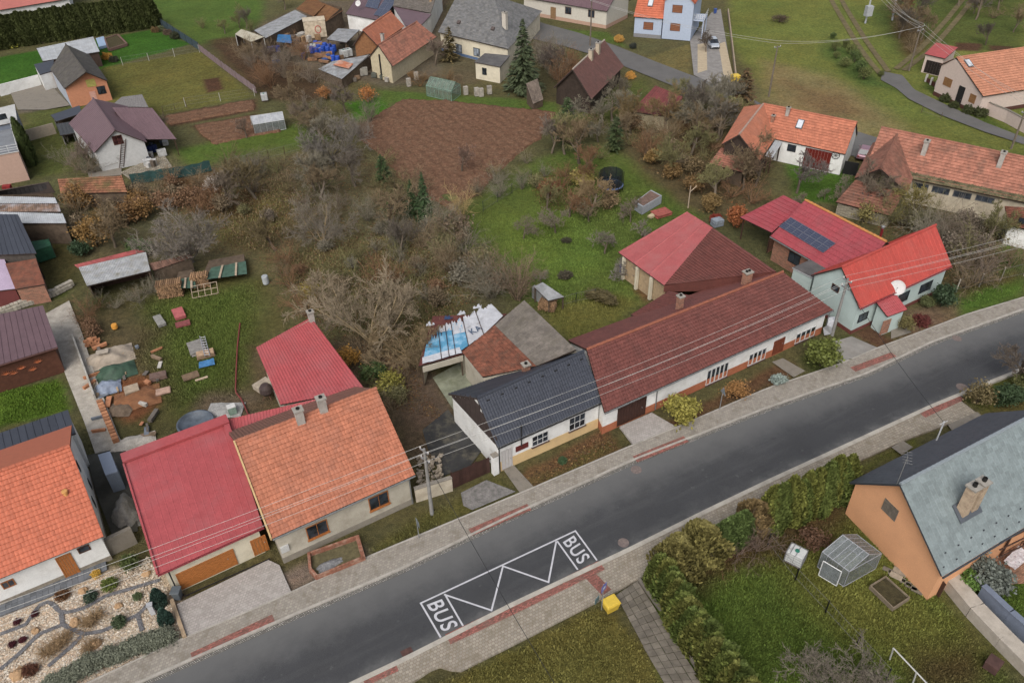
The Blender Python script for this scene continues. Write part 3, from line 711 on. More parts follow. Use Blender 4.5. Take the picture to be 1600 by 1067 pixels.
# ---------------------------------------------------------------- houses along the street
def shed(name,label,A,B,C,D,kind='flat',roof=None,wall=None,cat='shed',ov=.25,open_sides='',posts=None,thick=.12,fascia=None,coarse=1.0,base=0.0,group=None):
    """single-pitch building: eave A-B (left to right seen from its front), top C-D"""
    A,B,C,D = (np.asarray(x,float) for x in (A,B,C,D)); h = House(); ctr = (A + B + C + D) / 4
    h.t = thing(name,label,cat,(ctr[0],ctr[1],base),group); h.p = dict(FL=A,FR=B,RL=D,RR=C,BL=D,BR=C)
    b = MB(); slope_into(b,A,B,C,D,kind,0,thick,1,coarse); h.roof = b.build('roof',[roof,fascia or mat('dark fascia',(70,58,52),.7,.2)],h.t)
    q = []
    for i,p in enumerate((A,B,C,D)):
        nx_,pv = (A,B,C,D)[(i + 1) % 4],(A,B,C,D)[i - 1]; d = nrm((nx_ - p) * V3(1,1,0)) + nrm((pv - p) * V3(1,1,0)); w = p + d * ov
        N = np.cross(B - A,D - A); w[2] = A[2] - (N[0] * (w[0] - A[0]) + N[1] * (w[1] - A[1])) / N[2] - thick - .02; q.append(w)
    g = lambda p: V3(p[0],p[1],base - .1); h.frames = {}; b = MB(); any_ = False
    for k,i in (('F',0),('R',1),('B',2),('L',3)):
        a,c = q[i],q[(i + 1) % 4]; u = (c - a) * V3(1,1,0); ln = np.linalg.norm(u); u = u / ln
        h.frames[k] = (V3(a[0],a[1],base),u,V3(u[1],-u[0],0),ln)
        if k not in open_sides: b.poly([g(a),g(c),c,a]); any_ = True
    if any_: h.wall = b.build('wall',wall,h.t)
    if posts is not None:
        for i in range(4):
            pm = MB(); p = q[i]; pm.box(V3(p[0],p[1],base),(.12,.12,p[2] - base),.5); pm.build('post',posts,h.t)
    h.base = base; return h
def put_door(h,side,x0,y0,x1,y1,m_,boards=5,vertical=True,name='door'):
    a,za = wall_uv(h,side,x0,y0); c,zc = wall_uv(h,side,x1,y1); o,u,n,ln = h.frames[side]
    w,hh = abs(c - a),max(1.6,max(za,zc)); b = MB(); q = o + u * min(a,c) + UP * .03; g = .025
    for i in range(boards):
        if vertical: b.obox(q + u * (i * w / boards + g / 2),u * (w / boards - g),n * .05,UP * hh)
        else: b.obox(q + UP * (i * hh / boards + g / 2),u * w,n * .05,UP * (hh / boards - g))
    for du in (-.07,w): b.obox(q + u * du,u * .07,n * .08,UP * hh)
    b.obox(q - u * .07 + UP * hh,u * (w + .14),n * .08,UP * .08); d = b.build(name,m_,h.t)
    k = MB(); k.tube([q + u * (w * .88) + n * .05 + UP * 1.0,q + u * (w * .88) + n * .12 + UP * 1.0],.03,6); k.build('handle',plain('handle steel',(150,150,150),.4),d)
    return d
def brick_wall_mat(name,c,mortar,ang):
    mt,nt,bs = new_mat(name); p = pos_node(nt); mp = nt.nodes.new('ShaderNodeMapping'); mp.inputs['Rotation'].default_value = (0,0,-ang); nt.links.new(p,mp.inputs['Vector'])
    s = nt.nodes.new('ShaderNodeSeparateXYZ'); nt.links.new(mp.outputs[0],s.inputs[0]); ad = nt.nodes.new('ShaderNodeMath'); nt.links.new(s.outputs[0],ad.inputs[0]); nt.links.new(s.outputs[1],ad.inputs[1])
    cb = nt.nodes.new('ShaderNodeCombineXYZ'); nt.links.new(ad.outputs[0],cb.inputs[0]); nt.links.new(s.outputs[2],cb.inputs[1])
    b = nt.nodes.new('ShaderNodeTexBrick'); b.inputs['Scale'].default_value = 1; b.inputs['Brick Width'].default_value = .29; b.inputs['Row Height'].default_value = .09; b.inputs['Mortar Size'].default_value = .012
    b.inputs['Color1'].default_value = col(*[v * .8 for v in c]); b.inputs['Color2'].default_value = col(*[min(250,v * 1.15) for v in c]); b.inputs['Mortar'].default_value = col(*mortar)
    nt.links.new(cb.outputs[0],b.inputs['Vector']); nt.links.new(b.outputs[0],bs.inputs['Base Color']); bs.inputs['Roughness'].default_value = .9; return mt
M_BRICKW = brick_wall_mat('brick wall',(158,98,74),(150,132,112),ROADANG)
M_STONEW = brick_wall_mat('rubble wall',(150,142,122),(120,110,94),ROADANG)
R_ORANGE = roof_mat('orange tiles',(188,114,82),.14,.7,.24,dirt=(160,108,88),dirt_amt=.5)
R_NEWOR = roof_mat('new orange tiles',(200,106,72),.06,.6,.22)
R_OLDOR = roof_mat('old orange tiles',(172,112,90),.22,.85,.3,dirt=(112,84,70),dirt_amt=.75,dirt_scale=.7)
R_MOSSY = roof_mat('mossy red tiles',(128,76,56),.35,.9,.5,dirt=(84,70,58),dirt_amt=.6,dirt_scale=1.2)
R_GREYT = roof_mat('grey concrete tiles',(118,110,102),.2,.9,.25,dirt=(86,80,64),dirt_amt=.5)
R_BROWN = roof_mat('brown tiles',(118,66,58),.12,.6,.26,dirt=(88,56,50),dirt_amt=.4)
R_BLACK = roof_mat('anthracite metal tiles',(64,68,78),.06,.45,.2)
R_RED = roof_mat('red sheet metal',(182,80,83),.08,.45,.05,dirt=(168,98,100),dirt_amt=.5,dirt_scale=.35)
R_RED2 = roof_mat('pinkish red sheet',(178,88,88),.08,.5,.08,dirt=(164,104,102),dirt_amt=.5)
R_BRIGHT = roof_mat('bright red sheet',(192,72,60),.08,.45,.08,dirt=(170,84,74),dirt_amt=.5)
R_WINE = roof_mat('wine red metal tiles',(168,68,76),.1,.45,.12,dirt=(150,82,86),dirt_amt=.5)
R_PURPLE = roof_mat('purple brown sheet',(110,86,92),.08,.5,.06)
R_SLATE = roof_mat('old grey slates',(112,112,112),.2,.85,.35,dirt=(140,136,128),dirt_amt=.5,dirt_scale=1.5)
R_GREEN = roof_mat('grey green shingles',(128,140,141),.1,.55,.26)
R_DARKG = roof_mat('dark grey shingles',(88,94,102),.1,.55,.12)
R_TARP = roof_mat('grey bitumen',(92,90,90),.2,.85,.1,dirt=(120,116,110))
R_WHITE = roof_mat('pale sheet roof',(186,190,194),.12,.5,.1,dirt=(140,136,130),dirt_amt=.5)
R_RUST = roof_mat('rusty sheets',(130,88,52),.25,.85,.2,dirt=(150,110,60))
R_CHOC = roof_mat('chocolate tiles',(112,76,68),.14,.75,.2,dirt=(90,70,66))
R_MAROON = roof_mat('faded maroon sheets',(124,60,58),.2,.7,.2,dirt=(96,70,62))

# grey rendered house with orange tiled roof
h1 = house('tiled_house','grey rendered house with large faded orange tiled roof beside red metal roofs',P(425.5,841.5,3.4),P(648.5,741.5,3.4),P(588,607,7.6),P(368,690,7.6),kind='tile',roof=R_ORANGE,wall=M_GREYR,band=mat('dark plinth',(150,142,128),.9,.1),band_h=.5,back_kind='trap',back_roof=mat('brown back sheets',(140,100,84),.6,.1))
win(h1,'F',476.7,824.8,514.4,828.6,M_OAK,(2,1),sill=M_OAK); win(h1,'F',574.6,779.2,608.7,784.3,M_OAK,(2,1),sill=M_OAK)
gutter(h1.t,h1.p['FL'],h1.p['FR'],M_ZINC,h1.frames['F'][2]); downpipe(h1.t,V3(*(h1.frames['F'][0] + h1.frames['F'][1] * (h1.frames['F'][3] - .1) + h1.frames['F'][2] * .1)[:2],3.3),0,M_ZINC)
o,u,n,ln = h1.frames['F']; b = MB(); a_,z_ = wall_uv(h1,'F',444.5,856); b.obox(o + u * (a_ - .3) + UP * (z_ - .3),u * .6,n * .15,UP * .6); b.build('meter_box',plain('meter box white',(205,205,202)),h1.t)
M_CHCON = mat('rendered chimney',(180,174,166),.9,.15,dirt=(120,114,106))
for px,py in ((470,655),(505,637)): chimney(h1.t,roof_point(h1,px,py + 4,True) * V3(1,1,1),.6,.55,1.2,M_CHCON,rz=ROADANG,sink=1.2)
b = MB(); A_,B_ = h1.p['FL'],h1.p['RL']; dv = nrm((h1.p['FR'] - h1.p['FL'])); b.obox(A_ - dv * .14 - UP * .1,B_ - A_,dv * .12,UP * .28); b.build('verge_board',mat('yellowed verge timber',(206,172,118),.8,.1),h1.t)
# red roofed garage wing
h2 = shed('garage_wing','low garage with large smooth red metal roof and wooden garage door',P(246,898,2.9),P(412,823,2.9),P(354,650.5,3.7),P(189,712,3.7),'fine',R_RED,M_CREAM,cat='garage',ov=.4,fascia=mat('red flashing',(150,62,70),.4,.06))
b = MB(); A_,B_,C_,D_ = (h2.p[k] for k in ('FL','FR','RR','RL')); ud = nrm(B_ - A_); vd = nrm(D_ - A_); N_ = nrm(np.cross(ud,vd))
b.obox(D_ - vd * 1.0 + N_ * .05,(C_ - D_),vd * 1.0,N_ * .22); b.build('parapet_cap',R_RED,h2.roof)
b = MB(); b.obox(B_ - ud * .5 + N_ * .05,C_ - B_ - vd * 1.05,ud * .45,N_ * .16); b.build('verge_flashing',R_RED,h2.roof)
b = MB(); b.obox(A_ - ud * .05 + N_ * .05,D_ - A_ - vd * 1.05,ud * .14,N_ * .1); b.build('verge_flashing',R_RED,h2.roof)
put_door(h2,'F',276,898,370.5,880,mat('golden oak door',(184,112,48),.5,.15,5),6,False,'garage_door'); put_door(h2,'F',392.4,847,421.5,863.5,MATS['golden oak door'],4,True)
gutter(h2.t,A_,B_,mat('red gutter',(140,52,58),.4,.05),h2.frames['F'][2],.05)
downpipe(h2.t,V3(*P(262,890,2.8)[:2],2.8),0,plain('black pipe',(40,40,42)))
# rear red wing
h3 = shed('rear_wing','long rear wing with single pitch red sheet roof reaching into the yard',P(438,632,3.1),P(570,608,3.6),P(486,496,4.8),P(400,543,4.2),'trap',R_RED,M_GREYR,cat='outbuilding',ov=.3)
chimney(h3.t,P(487,500,4.8),.5,.5,.9,M_CHCON,rz=ROADANG)
h3b = shed('link_roof','narrow red corrugated roof joining the garage to the rear wing',P(362,690,2.9),P(500,640,2.9),P(500,622,3.5),P(356,655,3.5),'trap',R_RED,M_GREYR,cat='outbuilding',ov=.2)
# white house with new orange roof, lower left
FRp = P(162,838,3.0); dirL = nrm(P(0,904,3.0) - FRp); RRp = P(109,697,7.2); BRp = P(112,664,4.6)
h4 = house('orange_roof_house','white house with bright new orange tile roof above a pebble garden',FRp + dirL * 14,FRp,RRp,RRp + dirL * 14,BRp,BRp + dirL * 14,kind='tile',roof=R_NEWOR,wall=M_WHITE,ov_e=.6,ov_g=.25,band=mat('stone plinth',(150,140,124),.9,.3,4),band_h=.4,back_kind='flat',back_roof=mat('orange back sheets',(192,108,78),.6,.08))
win(h4,'F',0,911,26,912,M_OAK,(2,1)); put_door(h4,'F',88,873,117,880,MATS['golden oak door'],5,True)
win_c(h4,'F',131,857,.8,.6,M_BROWNF,(1,1)); 
for x_,y_ in ((122,728),(140,756),(146,784)): win_c(h4,'R',x_,y_,.5,.9,plain('dark frame',(40,40,44)),(1,1))
p_ = roof_point(h4,103,772); b = MB(); b.lathe(p_ - UP * .1,[(.16,0),(.16,.35),(.22,.36),(.2,.45)],12); b.build('vent_pipe',mat('ochre vent',(220,160,84),.6,.1),h4.t)
h4b = shed('flat_roof_annex','annexe with dark grey flat roof behind the orange roofed house',BRp + dirL * 14 + V3(0,0,-.9),BRp + V3(0,0,-.9),P(106,640,3.6),P(106,640,3.6) + dirL * 14,'seam',R_BLACK,M_WHITE,cat='annexe',ov=.1)
# timber garden house with maroon roof
h5 = shed('timber_garden_house','dark timber garden house with purple brown sheet roof beside the gravel path',P(-60,588,3.0),P(90,542,3.0),P(67,477,4.0),P(-60,503,4.0),'seam',R_PURPLE,mat('red brown boards',(98,60,44),.7,.2,3),cat='garden house',ov=.3)
gutter(h5.t,h5.p['FL'],h5.p['FR'],M_BRNP,h5.frames['F'][2])
for px,py in ((10,585),(22,584),(34,576),(52,578),(60,566)):
    q_ = on_plane(px,py,*[h5.frames['F'][i] for i in (0,2)]); b = MB()
    for k in range(7): an = rad(20 + 140 * k / 6); b.tube([q_ + h5.frames['F'][2] * .06,q_ + h5.frames['F'][2] * .08 + (h5.frames['F'][1] * math.cos(an) + UP * math.sin(an)) * .42],[.05,.015],4)
    b.build('flower_ornament',mat('copper ornament',(190,104,58),.6,.3),h5.t)
# black roofed white house
h10 = house('black_roof_house','small white and yellow house with black metal tile roof facing the road',P(777.5,699.5,3.1),P(942.5,627.5,3.1),P(912,549,5.95),P(745,622,5.95),None,P(700,615,3.1),kind='mtile',roof=R_BLACK,wall=M_WHITE,ov_e=.35,ov_g=.2,band=mat('pale yellow plinth',(226,192,136),.85,.1,.6),band_h=1.0,band_on='F',back_kind='trap')
win(h10,'F',830.8,682.7,856.6,687.2,M_PVC,(3,2),sill=mat('brown sill',(92,70,64),.7,.1)); win(h10,'F',889,654,913.9,662.8,M_PVC,(3,2),sill=MATS['brown sill'])
put_door(h10,'F',784,706,799,720,plain('white door',(196,192,190)),3,True)
o,u,n,ln = h10.frames['F']; a_,z_ = wall_uv(h10,'F',815.5,698); b = MB(); b.obox(o + u * (a_ - .6) + UP * (z_ - .28),u * 1.2,n * .04,UP * .56); b.build('name_board',mat('maroon board',(110,46,44),.6,.1),h10.t)
gutter(h10.t,h10.p['FL'],h10.p['FR'],M_BLACKP,n); downpipe(h10.t,V3(*(o + n * .12 + u * .05)[:2],3.0),0,M_BLACKP)
b = MB(); fr = h10.frames['L']; apex = h10.p['RL'] + nrm(h10.p['RR'] - h10.p['RL']) * .2 - UP * .3
for k in range(9):
    t_ = (k + .5) / 9; q_ = fr[0] + fr[1] * fr[3] * t_; top = 3.0 + (apex[2] - 3.1) * (1 - abs(t_ - .55) / .55); b.obox(q_ + fr[2] * .02 - fr[1] * fr[3] / 18 + UP * 2.9,fr[1] * (fr[3] / 9 - .03),fr[2] * .05,UP * max(.25,top - 2.8))
b.build('gable_boarding',mat('dark gable boards',(74,62,58),.8,.2,3),h10.t)
b = MB(); p_ = on_plane(812,696,o,n) ; b.tube([p_ + n * .3 + UP * .2,p_ + n * .3 + UP * 2.3],.06,8); b.tube([p_ + n * .3 + UP * 2.3,p_ + n * .3 + UP * 2.45],.1,8); b.build('flue_pipe',M_BLACKP,h10.t)
sg = MB()
for row,cnt in ((.86,8),):
    for i in range(cnt):
        A_,B_,C_,D_ = (h10.p[k] for k in ('FL','FR','RR','RL')); uu = (i + .5) / cnt; q_ = (A_ * (1 - uu) + B_ * uu) * (1 - row) + (D_ * (1 - uu) + C_ * uu) * row
        sg.obox(q_ + UP * .03,(B_ - A_) / np.linalg.norm(B_ - A_) * .28,UP * .12,nrm(D_ - A_) * .05)
s_ = sg.build('snow_guard',M_BLACKP,h10.roof)
# long brown house
h11 = house('long_brown_roof_house','long white house with brown tiled roof and orange plinth along the road',P(944.7,644.6,2.9),P(1301.7,484.3,2.9),P(1223,425.3,5.7),P(916.5,546.2,5.7),kind='tile',roof=R_BROWN,wall=M_WHITE,ov_e=.5,ov_g=.1,band=mat('orange plinth',(186,110,74),.85,.12,2),band_h=.75,ridge=mat('orange ridge tiles',(156,92,68),.8,.2))
for a4,pn in (((1105,582.2,1134.4,589.8),(5,1)),((1170.4,557.4,1193.5,563),(4,1)),((1244.6,522.3,1271.3,523.7),(4,1))): win(h11,'F',*a4,M_PVC,pn,mull=.14,sill=MATS['brown sill'])
put_door(h11,'F',1209,541,1218,560,mat('brown door',(128,66,44),.6,.15),3,True); put_door(h11,'F',966.3,639,1006.5,641.8,mat('dark brown gate',(70,44,36),.7,.2),10,True,'garage_door')
o,u,n,ln = h11.frames['F']; gutter(h11.t,h11.p['FL'],h11.p['FR'],M_ZINC,n); 
for px,py in ((1024,625),(1290,505)): a_,z_ = wall_uv(h11,'F',px,py); downpipe(h11.t,o + u * a_ + n * .12 + UP * 2.7,0,M_ZINC)
chimney(h11.t,P(1165,446,5.0),.75,.6,1.5,M_BRICKW,rz=ROADANG,pots=2); chimney(h11.t,P(1061,484,4.9),.5,.5,1.5,M_BRICKW,rz=ROADANG)
h11b = shed('rear_extension','low brown roofed extension at the back of the long white house',P(985,492,3.0),P(1012,500,3.0),P(1110,468,4.2),P(1045,455,3.4),'mtile',R_BROWN,M_CREAM,cat='extension',ov=.2)
# hipped wing behind: red sheet slope with brown end
h12 = thing('hipped_wing','rear wing with pinkish red sheet slope meeting a brown tiled slope','outbuilding',P(1080,420))
A_,B_,C_,D_,E_ = P(965.7,394,3.0),P(1037.8,446,3.0),P(1113.7,356,5.6),P(1073.2,330.7,5.6),P(1213,424.5,5.6)
b = MB(); slope_into(b,A_,B_,C_,D_,'seam',0,.14,1,3.2); r_ = b.build('roof',[R_RED2,MATS['dark fascia']],h12)
b = MB(); slope_into(b,B_,B_ + (E_ - B_) * .05,E_,C_,'tile',0,.14,0); b.build('roof',[R_BROWN],h12)
b = MB(); b.poly([V3(B_[0],B_[1],2.2),V3(E_[0],E_[1],3.5),E_ - UP * .1,B_ - UP * .1]); b.build('valley_flashing',R_BROWN,h12)
b = MB()
for a_,c_ in ((A_,B_),(D_,A_),(E_,C_),(C_,D_)):
    i_ = lambda p: p + nrm((A_ + B_ + C_ + D_ + E_) / 5 - p) * V3(.5,.5,0) - UP * .2
    a2,c2 = i_(a_),i_(c_); b.poly([V3(a2[0],a2[1],0),V3(c2[0],c2[1],0),c2,a2])
b.build('wall',mat('ochre render',(186,160,124),.9,.2),h12)
for t_ in (.12,.42,.72): 
    q_ = A_ + (B_ - A_) * t_ + nrm(D_ - A_) * V3(1,1,0) * .15; b = MB(); b.box(V3(q_[0],q_[1],0),(.3,.3,2.75),.5); b.build('porch_pillar',M_CREAM,h12)
# mint house
h13 = house('mint_house','pale mint green house with bright red sheet roof on the bend',P(1343.7,482,3.3),P(1487.2,415.5,3.3),P(1461.9,352.2,6.35),P(1315.1,417.5,6.35),None,P(1267,429.9,3.5),kind='seam',roof=R_BRIGHT,wall=mat('mint render',(190,208,204),.85,.06,.6),ov_e=.35,ov_g=.2,band=mat('red brown plinth',(120,66,58),.9,.2),band_h=.35)
win(h13,'F',1342.5,492.5,1353.7,498,plain('black frame',(30,30,34)),(2,1)); win(h13,'F',1439,445.8,1453,451,MATS['black frame'],(2,1)); win(h13,'F',1405,461,1417,468,MATS['black frame'],(1,1)); win(h13,'L',1301.2,442,1310,458.5,M_BROWNF,(1,1))
gutter(h13.t,h13.p['FL'],h13.p['FR'],MATS['red gutter'],h13.frames['F'][2])
pr = shed('entrance_porch','small mint porch with red metal tile roof in front of the mint house',P(1387,495,2.3),P(1417.6,484,2.3),P(1400,460,3.0),P(1368,471,3.0),'mtile',R_RED,MATS['mint render'],cat='porch',ov=.2)
put_door(pr,'F',1380,505,1386,515,M_BRICKW,1,True)
ex = shed('flat_extension','mint extension with grey bitumen flat roof beside the bright red roof',P(1238,418,3.0),P(1270,434,3.0),P(1326,399,3.1),P(1308.8,387.6,3.1),'flat',R_TARP,MATS['mint render'],cat='extension',ov=.1,fascia=mat('pale flashing',(190,192,196),.5,.05))
fl = thing('stove_flue','tall dark red metal flue pipe with steel cowl by bright red roof','flue',P(1371,385,3.5)); b = MB(); b.tube([P(1371,385,3.5),P(1371,385,3.5) + UP * 2.2],.14,10); b.build('pipe',mat('dark red pipe',(120,34,40),.4,.05),fl)
b = MB(); b.lathe(P(1371,385,3.5) + UP * 2.2,[(.16,0),(.16,.18),(.22,.2),(.05,.34)],12); b.build('cowl',M_ZINC,fl)
dish(P(1400,456,3.2),'large white satellite dish on the eave of the mint house',.75,-.5,.5,.5)
# brick house with solar panels
h14 = house('solar_panel_house','brick house with wine red tile roof carrying two rows of solar panels',P(1204,369.3,3.0),P(1335,446,3.0),P(1384.6,377.7,6.2),P(1258.1,312.8,6.2),kind='mtile',roof=R_WINE,wall=M_BRICKW,ov_e=.5,ov_g=.2,coarse=1.5,ridge=mat('ochre ridge',(206,140,70),.7,.15))
win_c(h14,'F',1241,404,1.6,1.3,MATS['black frame'],(2,1)); gutter(h14.t,h14.p['FL'],h14.p['FR'],M_ZINC,h14.frames['F'][2])
q0,q1,q3 = (roof_point(h14,*p) for p in ((1217.6,355),(1286.8,396.3),(1236.2,340.6))); ua,va = q1 - q0,q3 - q0; Ns = nrm(np.cross(ua,va))
def cell_mat():
    mt,nt,bs = new_mat('solar cells'); p = pos_node(nt); bs.inputs['Base Color'].default_value = col(52,58,82); bs.inputs['Roughness'].default_value = .25; bs.inputs['Specular IOR Level'].default_value = .5; return mt
M_CELL = cell_mat(); M_ALU = plain('aluminium frame',(170,172,178),.4,.5,.3); M_PANF = plain('panel frame',(104,108,122),.4)
def solar_array(t,q0,ua,va,N,nu,nv,cells=(6,3),lift=.12,margin=0.0):
    ua = ua / nu; va = va / nv
    for i in range(nu):
        for j in range(nv):
            c = q0 + ua * i + va * j + N * lift; b = MB(); g = .03
            eu,ev = nrm(ua),nrm(va); lu,lv = np.linalg.norm(ua) - .02,np.linalg.norm(va) - .02
            b.obox(c,eu * lu,ev * lv,N * .035); pn = b.build('solar_panel',M_PANF,t); b = MB(); cu,cv = (lu - .06) / cells[0],(lv - .06) / cells[1]
            for x in range(cells[0]):
                for y in range(cells[1]): q = c + eu * (.03 + x * cu + .01) + ev * (.03 + y * cv + .01) + N * .036; b.add([q,q + eu * (cu - .02),q + eu * (cu - .02) + ev * (cv - .02),q + ev * (cv - .02)],[(0,1,2,3)])
            b.build('cells',M_CELL,pn)
solar_array(h14.t,q0,ua,va,Ns,7,2)
h14b = shed('wine_red_carport','open carport with wine red metal tile roof adjoining the solar panel house',P(1156,339.8,2.8),P(1205.8,364,2.8),P(1254,320,4.6),P(1224.4,305.2,4.6),'mtile',R_WINE,M_BRICKW,cat='carport',ov=.3,open_sides='FL',posts=M_DKWOOD,coarse=1.5)
# house at lower right
FLp,BLp,BRq,RLp = P(1472.5,900.5,3.2),P(1327,753.5,3.2),P(1540,645.5,3.2),P(1406.5,756.5,7.2); along = BRq - BLp
h26 = house('orange_gable_house','house with orange gable wall and grey green shingle roof below the road',FLp,FLp + along,RLp + along,RLp,BRq,BLp,kind='slate',roof=R_GREEN,wall=mat('apricot render',(236,172,122),.85,.05,.7),ov_e=.35,ov_g=.35,back_roof=R_DARKG,ridge=mat('grey ridge',(140,150,156),.5,.08),fascia=mat('dark grey fascia',(66,70,76),.5,.1))
win_c(h26,'L',1391,796,1.3,1.1,mat('grey shutter',(120,112,100),.8,.2),(4,1),glass=mat('grey slats',(118,108,96),.8,.25),name='window_shutter',pane_name='slat')
q_ = roof_point(h26,1503,800); 
ch = thing('twin_chimney','tall pale twin chimney stack on the grey green roof','chimney',q_)
for dx in (0,.95):
    b = MB(); p_ = q_ + nrm(along) * dx - UP * .5; b.box(p_,(.62,.62,3.0),ROADANG); st = b.build('stack',mat('blotchy chimney render',(196,172,144),.9,.2,1.5,dirt=(120,96,80),dirt_amt=.6,dirt_scale=2),ch)
    b = MB(); b.box(p_ + UP * 3.0,(.8,.8,.12),ROADANG); b.build('chimney_cap',MATS.get('chimney cap concrete') or M_CONC,st)
    b = MB(); b.lathe(p_ + UP * 3.12,[(.15,0),(.15,.3),(.12,.3),(.12,.05)],10); b.build('flue',mat('sooty flue',(38,36,34),.9,.2),st)
b = MB(); b.obox(q_ - nrm(along) * .6 + nrm(np.cross(along,RLp - FLp)) * .06 - nrm(RLp - FLp) * .6,nrm(along) * 2.2,nrm(RLp - FLp) * 1.3,nrm(np.cross(along,RLp - FLp)) * .05); b.build('flashing',R_DARKG,ch)
for r_,c_,du in ((.07,9,0),(.18,9,.5)):
    sg = MB()
    for i in range(c_): q_ = FLp + along * ((i + du + .3) / (c_ + .5)) * .8 + (RLp - FLp) * r_; sg.box(q_ + UP * .02,(.1,.06,.1),ROADANG)
    sg.build('snow_guards',mat('dark grey fascia',(66,70,76)),h26.roof)
gutter(h26.t,FLp,FLp + along,MATS['dark grey fascia'],h26.frames['F'][2])
aerial(P(1403,752,7.2),'roof aerial mast with white bar antenna at the gable end',2.4,5,1.2)
rs = thing('service_mast','short white cable mast on the dark grey street side slope','mast',roof_point(h26,1463,688,False)); q_ = roof_point(h26,1463,688,False); b = MB(); b.tube([q_ - UP * .2,q_ + UP * 2.0],.06,8); b.build('mast',plain('white mast',(200,202,204)),rs); b = MB(); b.tube([q_ + UP * 1.9 - V3(.4,.2,0),q_ + UP * 1.9 + V3(.4,.2,0)],.03,6); b.build('crossarm',MATS['white mast'],rs)
# barn with two kinds of tile behind the black roofed house
h25 = shed('old_barn','old barn whose roof is half mossy red and half grey tiles',P(722,550,3.0),P(754,589,3.0),P(838,572,4.5),P(773,508,4.5),'tile',R_MOSSY,M_GREYR,cat='barn',ov=.15)
b = MB(); slope_into(b,P(773,508,4.52),P(838,572,4.52),P(900,546,6.0),P(819,469,6.0),'plain_tile',0,.14,1,1.2); b.build('roof',[R_GREYT,MATS['dark fascia']],h25.t)
A_,B_ = P(819,469,5.85),P(900,546,5.85); b = MB(); b.poly([V3(A_[0],A_[1],0),V3(B_[0],B_[1],0),B_,A_]); C_ = P(773,508,4.4); b.poly([V3(C_[0],C_[1],0),V3(A_[0],A_[1],0),A_,C_]); b.build('wall',M_GREYR,h25.t)
chimney(h25.t,P(822,592,3.6),.55,.55,1.6,M_BRICKW,rz=ROADANG)
# lean-to patched with blue and white sheeting
lt = shed('patched_lean_to','low lean-to roofed with torn blue and white plastic sheets',P(654,572,2.6),P(722,554,2.6),P(792,490,2.62),P(676,494,2.62),'flat',roof_mat('rust brown deck',(104,54,48),.25,.8,.1),M_CREAM,ov=.25,open_sides='F',posts=M_WOOD)
b = MB(); Nn = UP
def tarp(pts,z0,m_,name='sheet',seed=1,parent=None,n=14,torn=0):
    """wrinkled plastic sheet spanning four corners"""
    A,B,C,D = pts; r = np.random.default_rng(seed); g = MB(); us = np.linspace(0,1,n); U,Vv = np.meshgrid(us,us)
    q = (A * ((1 - U) * (1 - Vv))[...,None] + B * (U * (1 - Vv))[...,None] + C * (U * Vv)[...,None] + D * ((1 - U) * Vv)[...,None])
    s = r.uniform(0,99); q[...,2] += .025 * np.sin(U * 9 + s) * np.cos(Vv * 7 + s) + .012 * r.normal(size=U.shape) + z0
    id_ = np.arange(n * n).reshape(n,n); f = np.stack([id_[:-1,:-1],id_[:-1,1:],id_[1:,1:],id_[1:,:-1]],-1).reshape(-1,4)
    if torn: rr = np.arange(len(f)) // (n - 1); cc = np.arange(len(f)) % (n - 1); dep = torn * (n - 1) * (.5 + .5 * np.sin(cc * .9 + seed) * np.cos(cc * .37 + 2 * seed)); f = f[(n - 2 - rr) >= dep]
    g.add(q.reshape(-1,3),f.tolist()); return g.build(name,m_,parent,smooth=True)
M_TWH = mat('white plastic sheet',(206,208,214),.5,.12,1.5,dirt=(150,146,146),dirt_amt=.4); M_TBL = mat('blue plastic sheet',(92,168,208),.5,.2,.8,dirt=(190,210,224),dirt_amt=.7); M_TDB = mat('deep blue sheet',(50,72,110),.5,.2,1.0)
FE = [(668,528),(684,511),(704,501),(722,494),(742,484),(766,474)]; NE = [(660,568),(690,561),(712,553),(732,540),(756,523),(786,494)]
for k,mm_ in enumerate((M_TBL,M_TBL,M_TBL,M_TWH,M_TWH)):
    a_,b_,c_,d_ = (P(*p,2.75) for p in (NE[k],NE[k + 1],FE[k + 1],FE[k])); tarp([a_,b_,c_,d_],.012 * k,mm_,'plastic_sheet',k,lt.t,22,.3)
    if k > 0: e = .45 if k > 1 else .2; tarp([d_ + (a_ - d_) * e,c_ + (b_ - c_) * (e + .1),c_,d_],.03 + .012 * k,M_TWH,'plastic_sheet',20 + k,lt.t,22,.45)
tarp([P(660,569,2.8),P(722,552,2.8),P(718,543,2.8),P(660,559,2.8)],.06,M_TWH,'plastic_sheet',8,lt.t)
b = MB()
for (x0,y0,x1,y1) in ((684,511,690,561),(704,501,712,553),(722,494,732,540),(742,484,756,523),(695,506,702,557)): b.tube([P(x0,y0,2.9),P(x1,y1,2.9)],.035,4)
b.build('batten',M_DKWOOD,lt.t)
for k,(x,y) in enumerate(((672,505),(700,495),(720,488),(745,478))): tarp([P(x - 6,y + 5,2.72),P(x + 7,y + 3,2.72),P(x + 8,y - 4,2.72),P(x - 5,y - 3,2.72)],.03,(M_TWH,M_TDB,M_TWH,M_TWH)[k],'torn_sheet',40 + k,lt.t,12,.8)
b = MB(); a_,c_ = P(660,573,2.55),P(723,555,2.55); b.obox(a_ - UP * .6,c_ - a_,V3(.04,-.09,0),UP * .6); b.build('fascia',M_GREYR,lt.t)
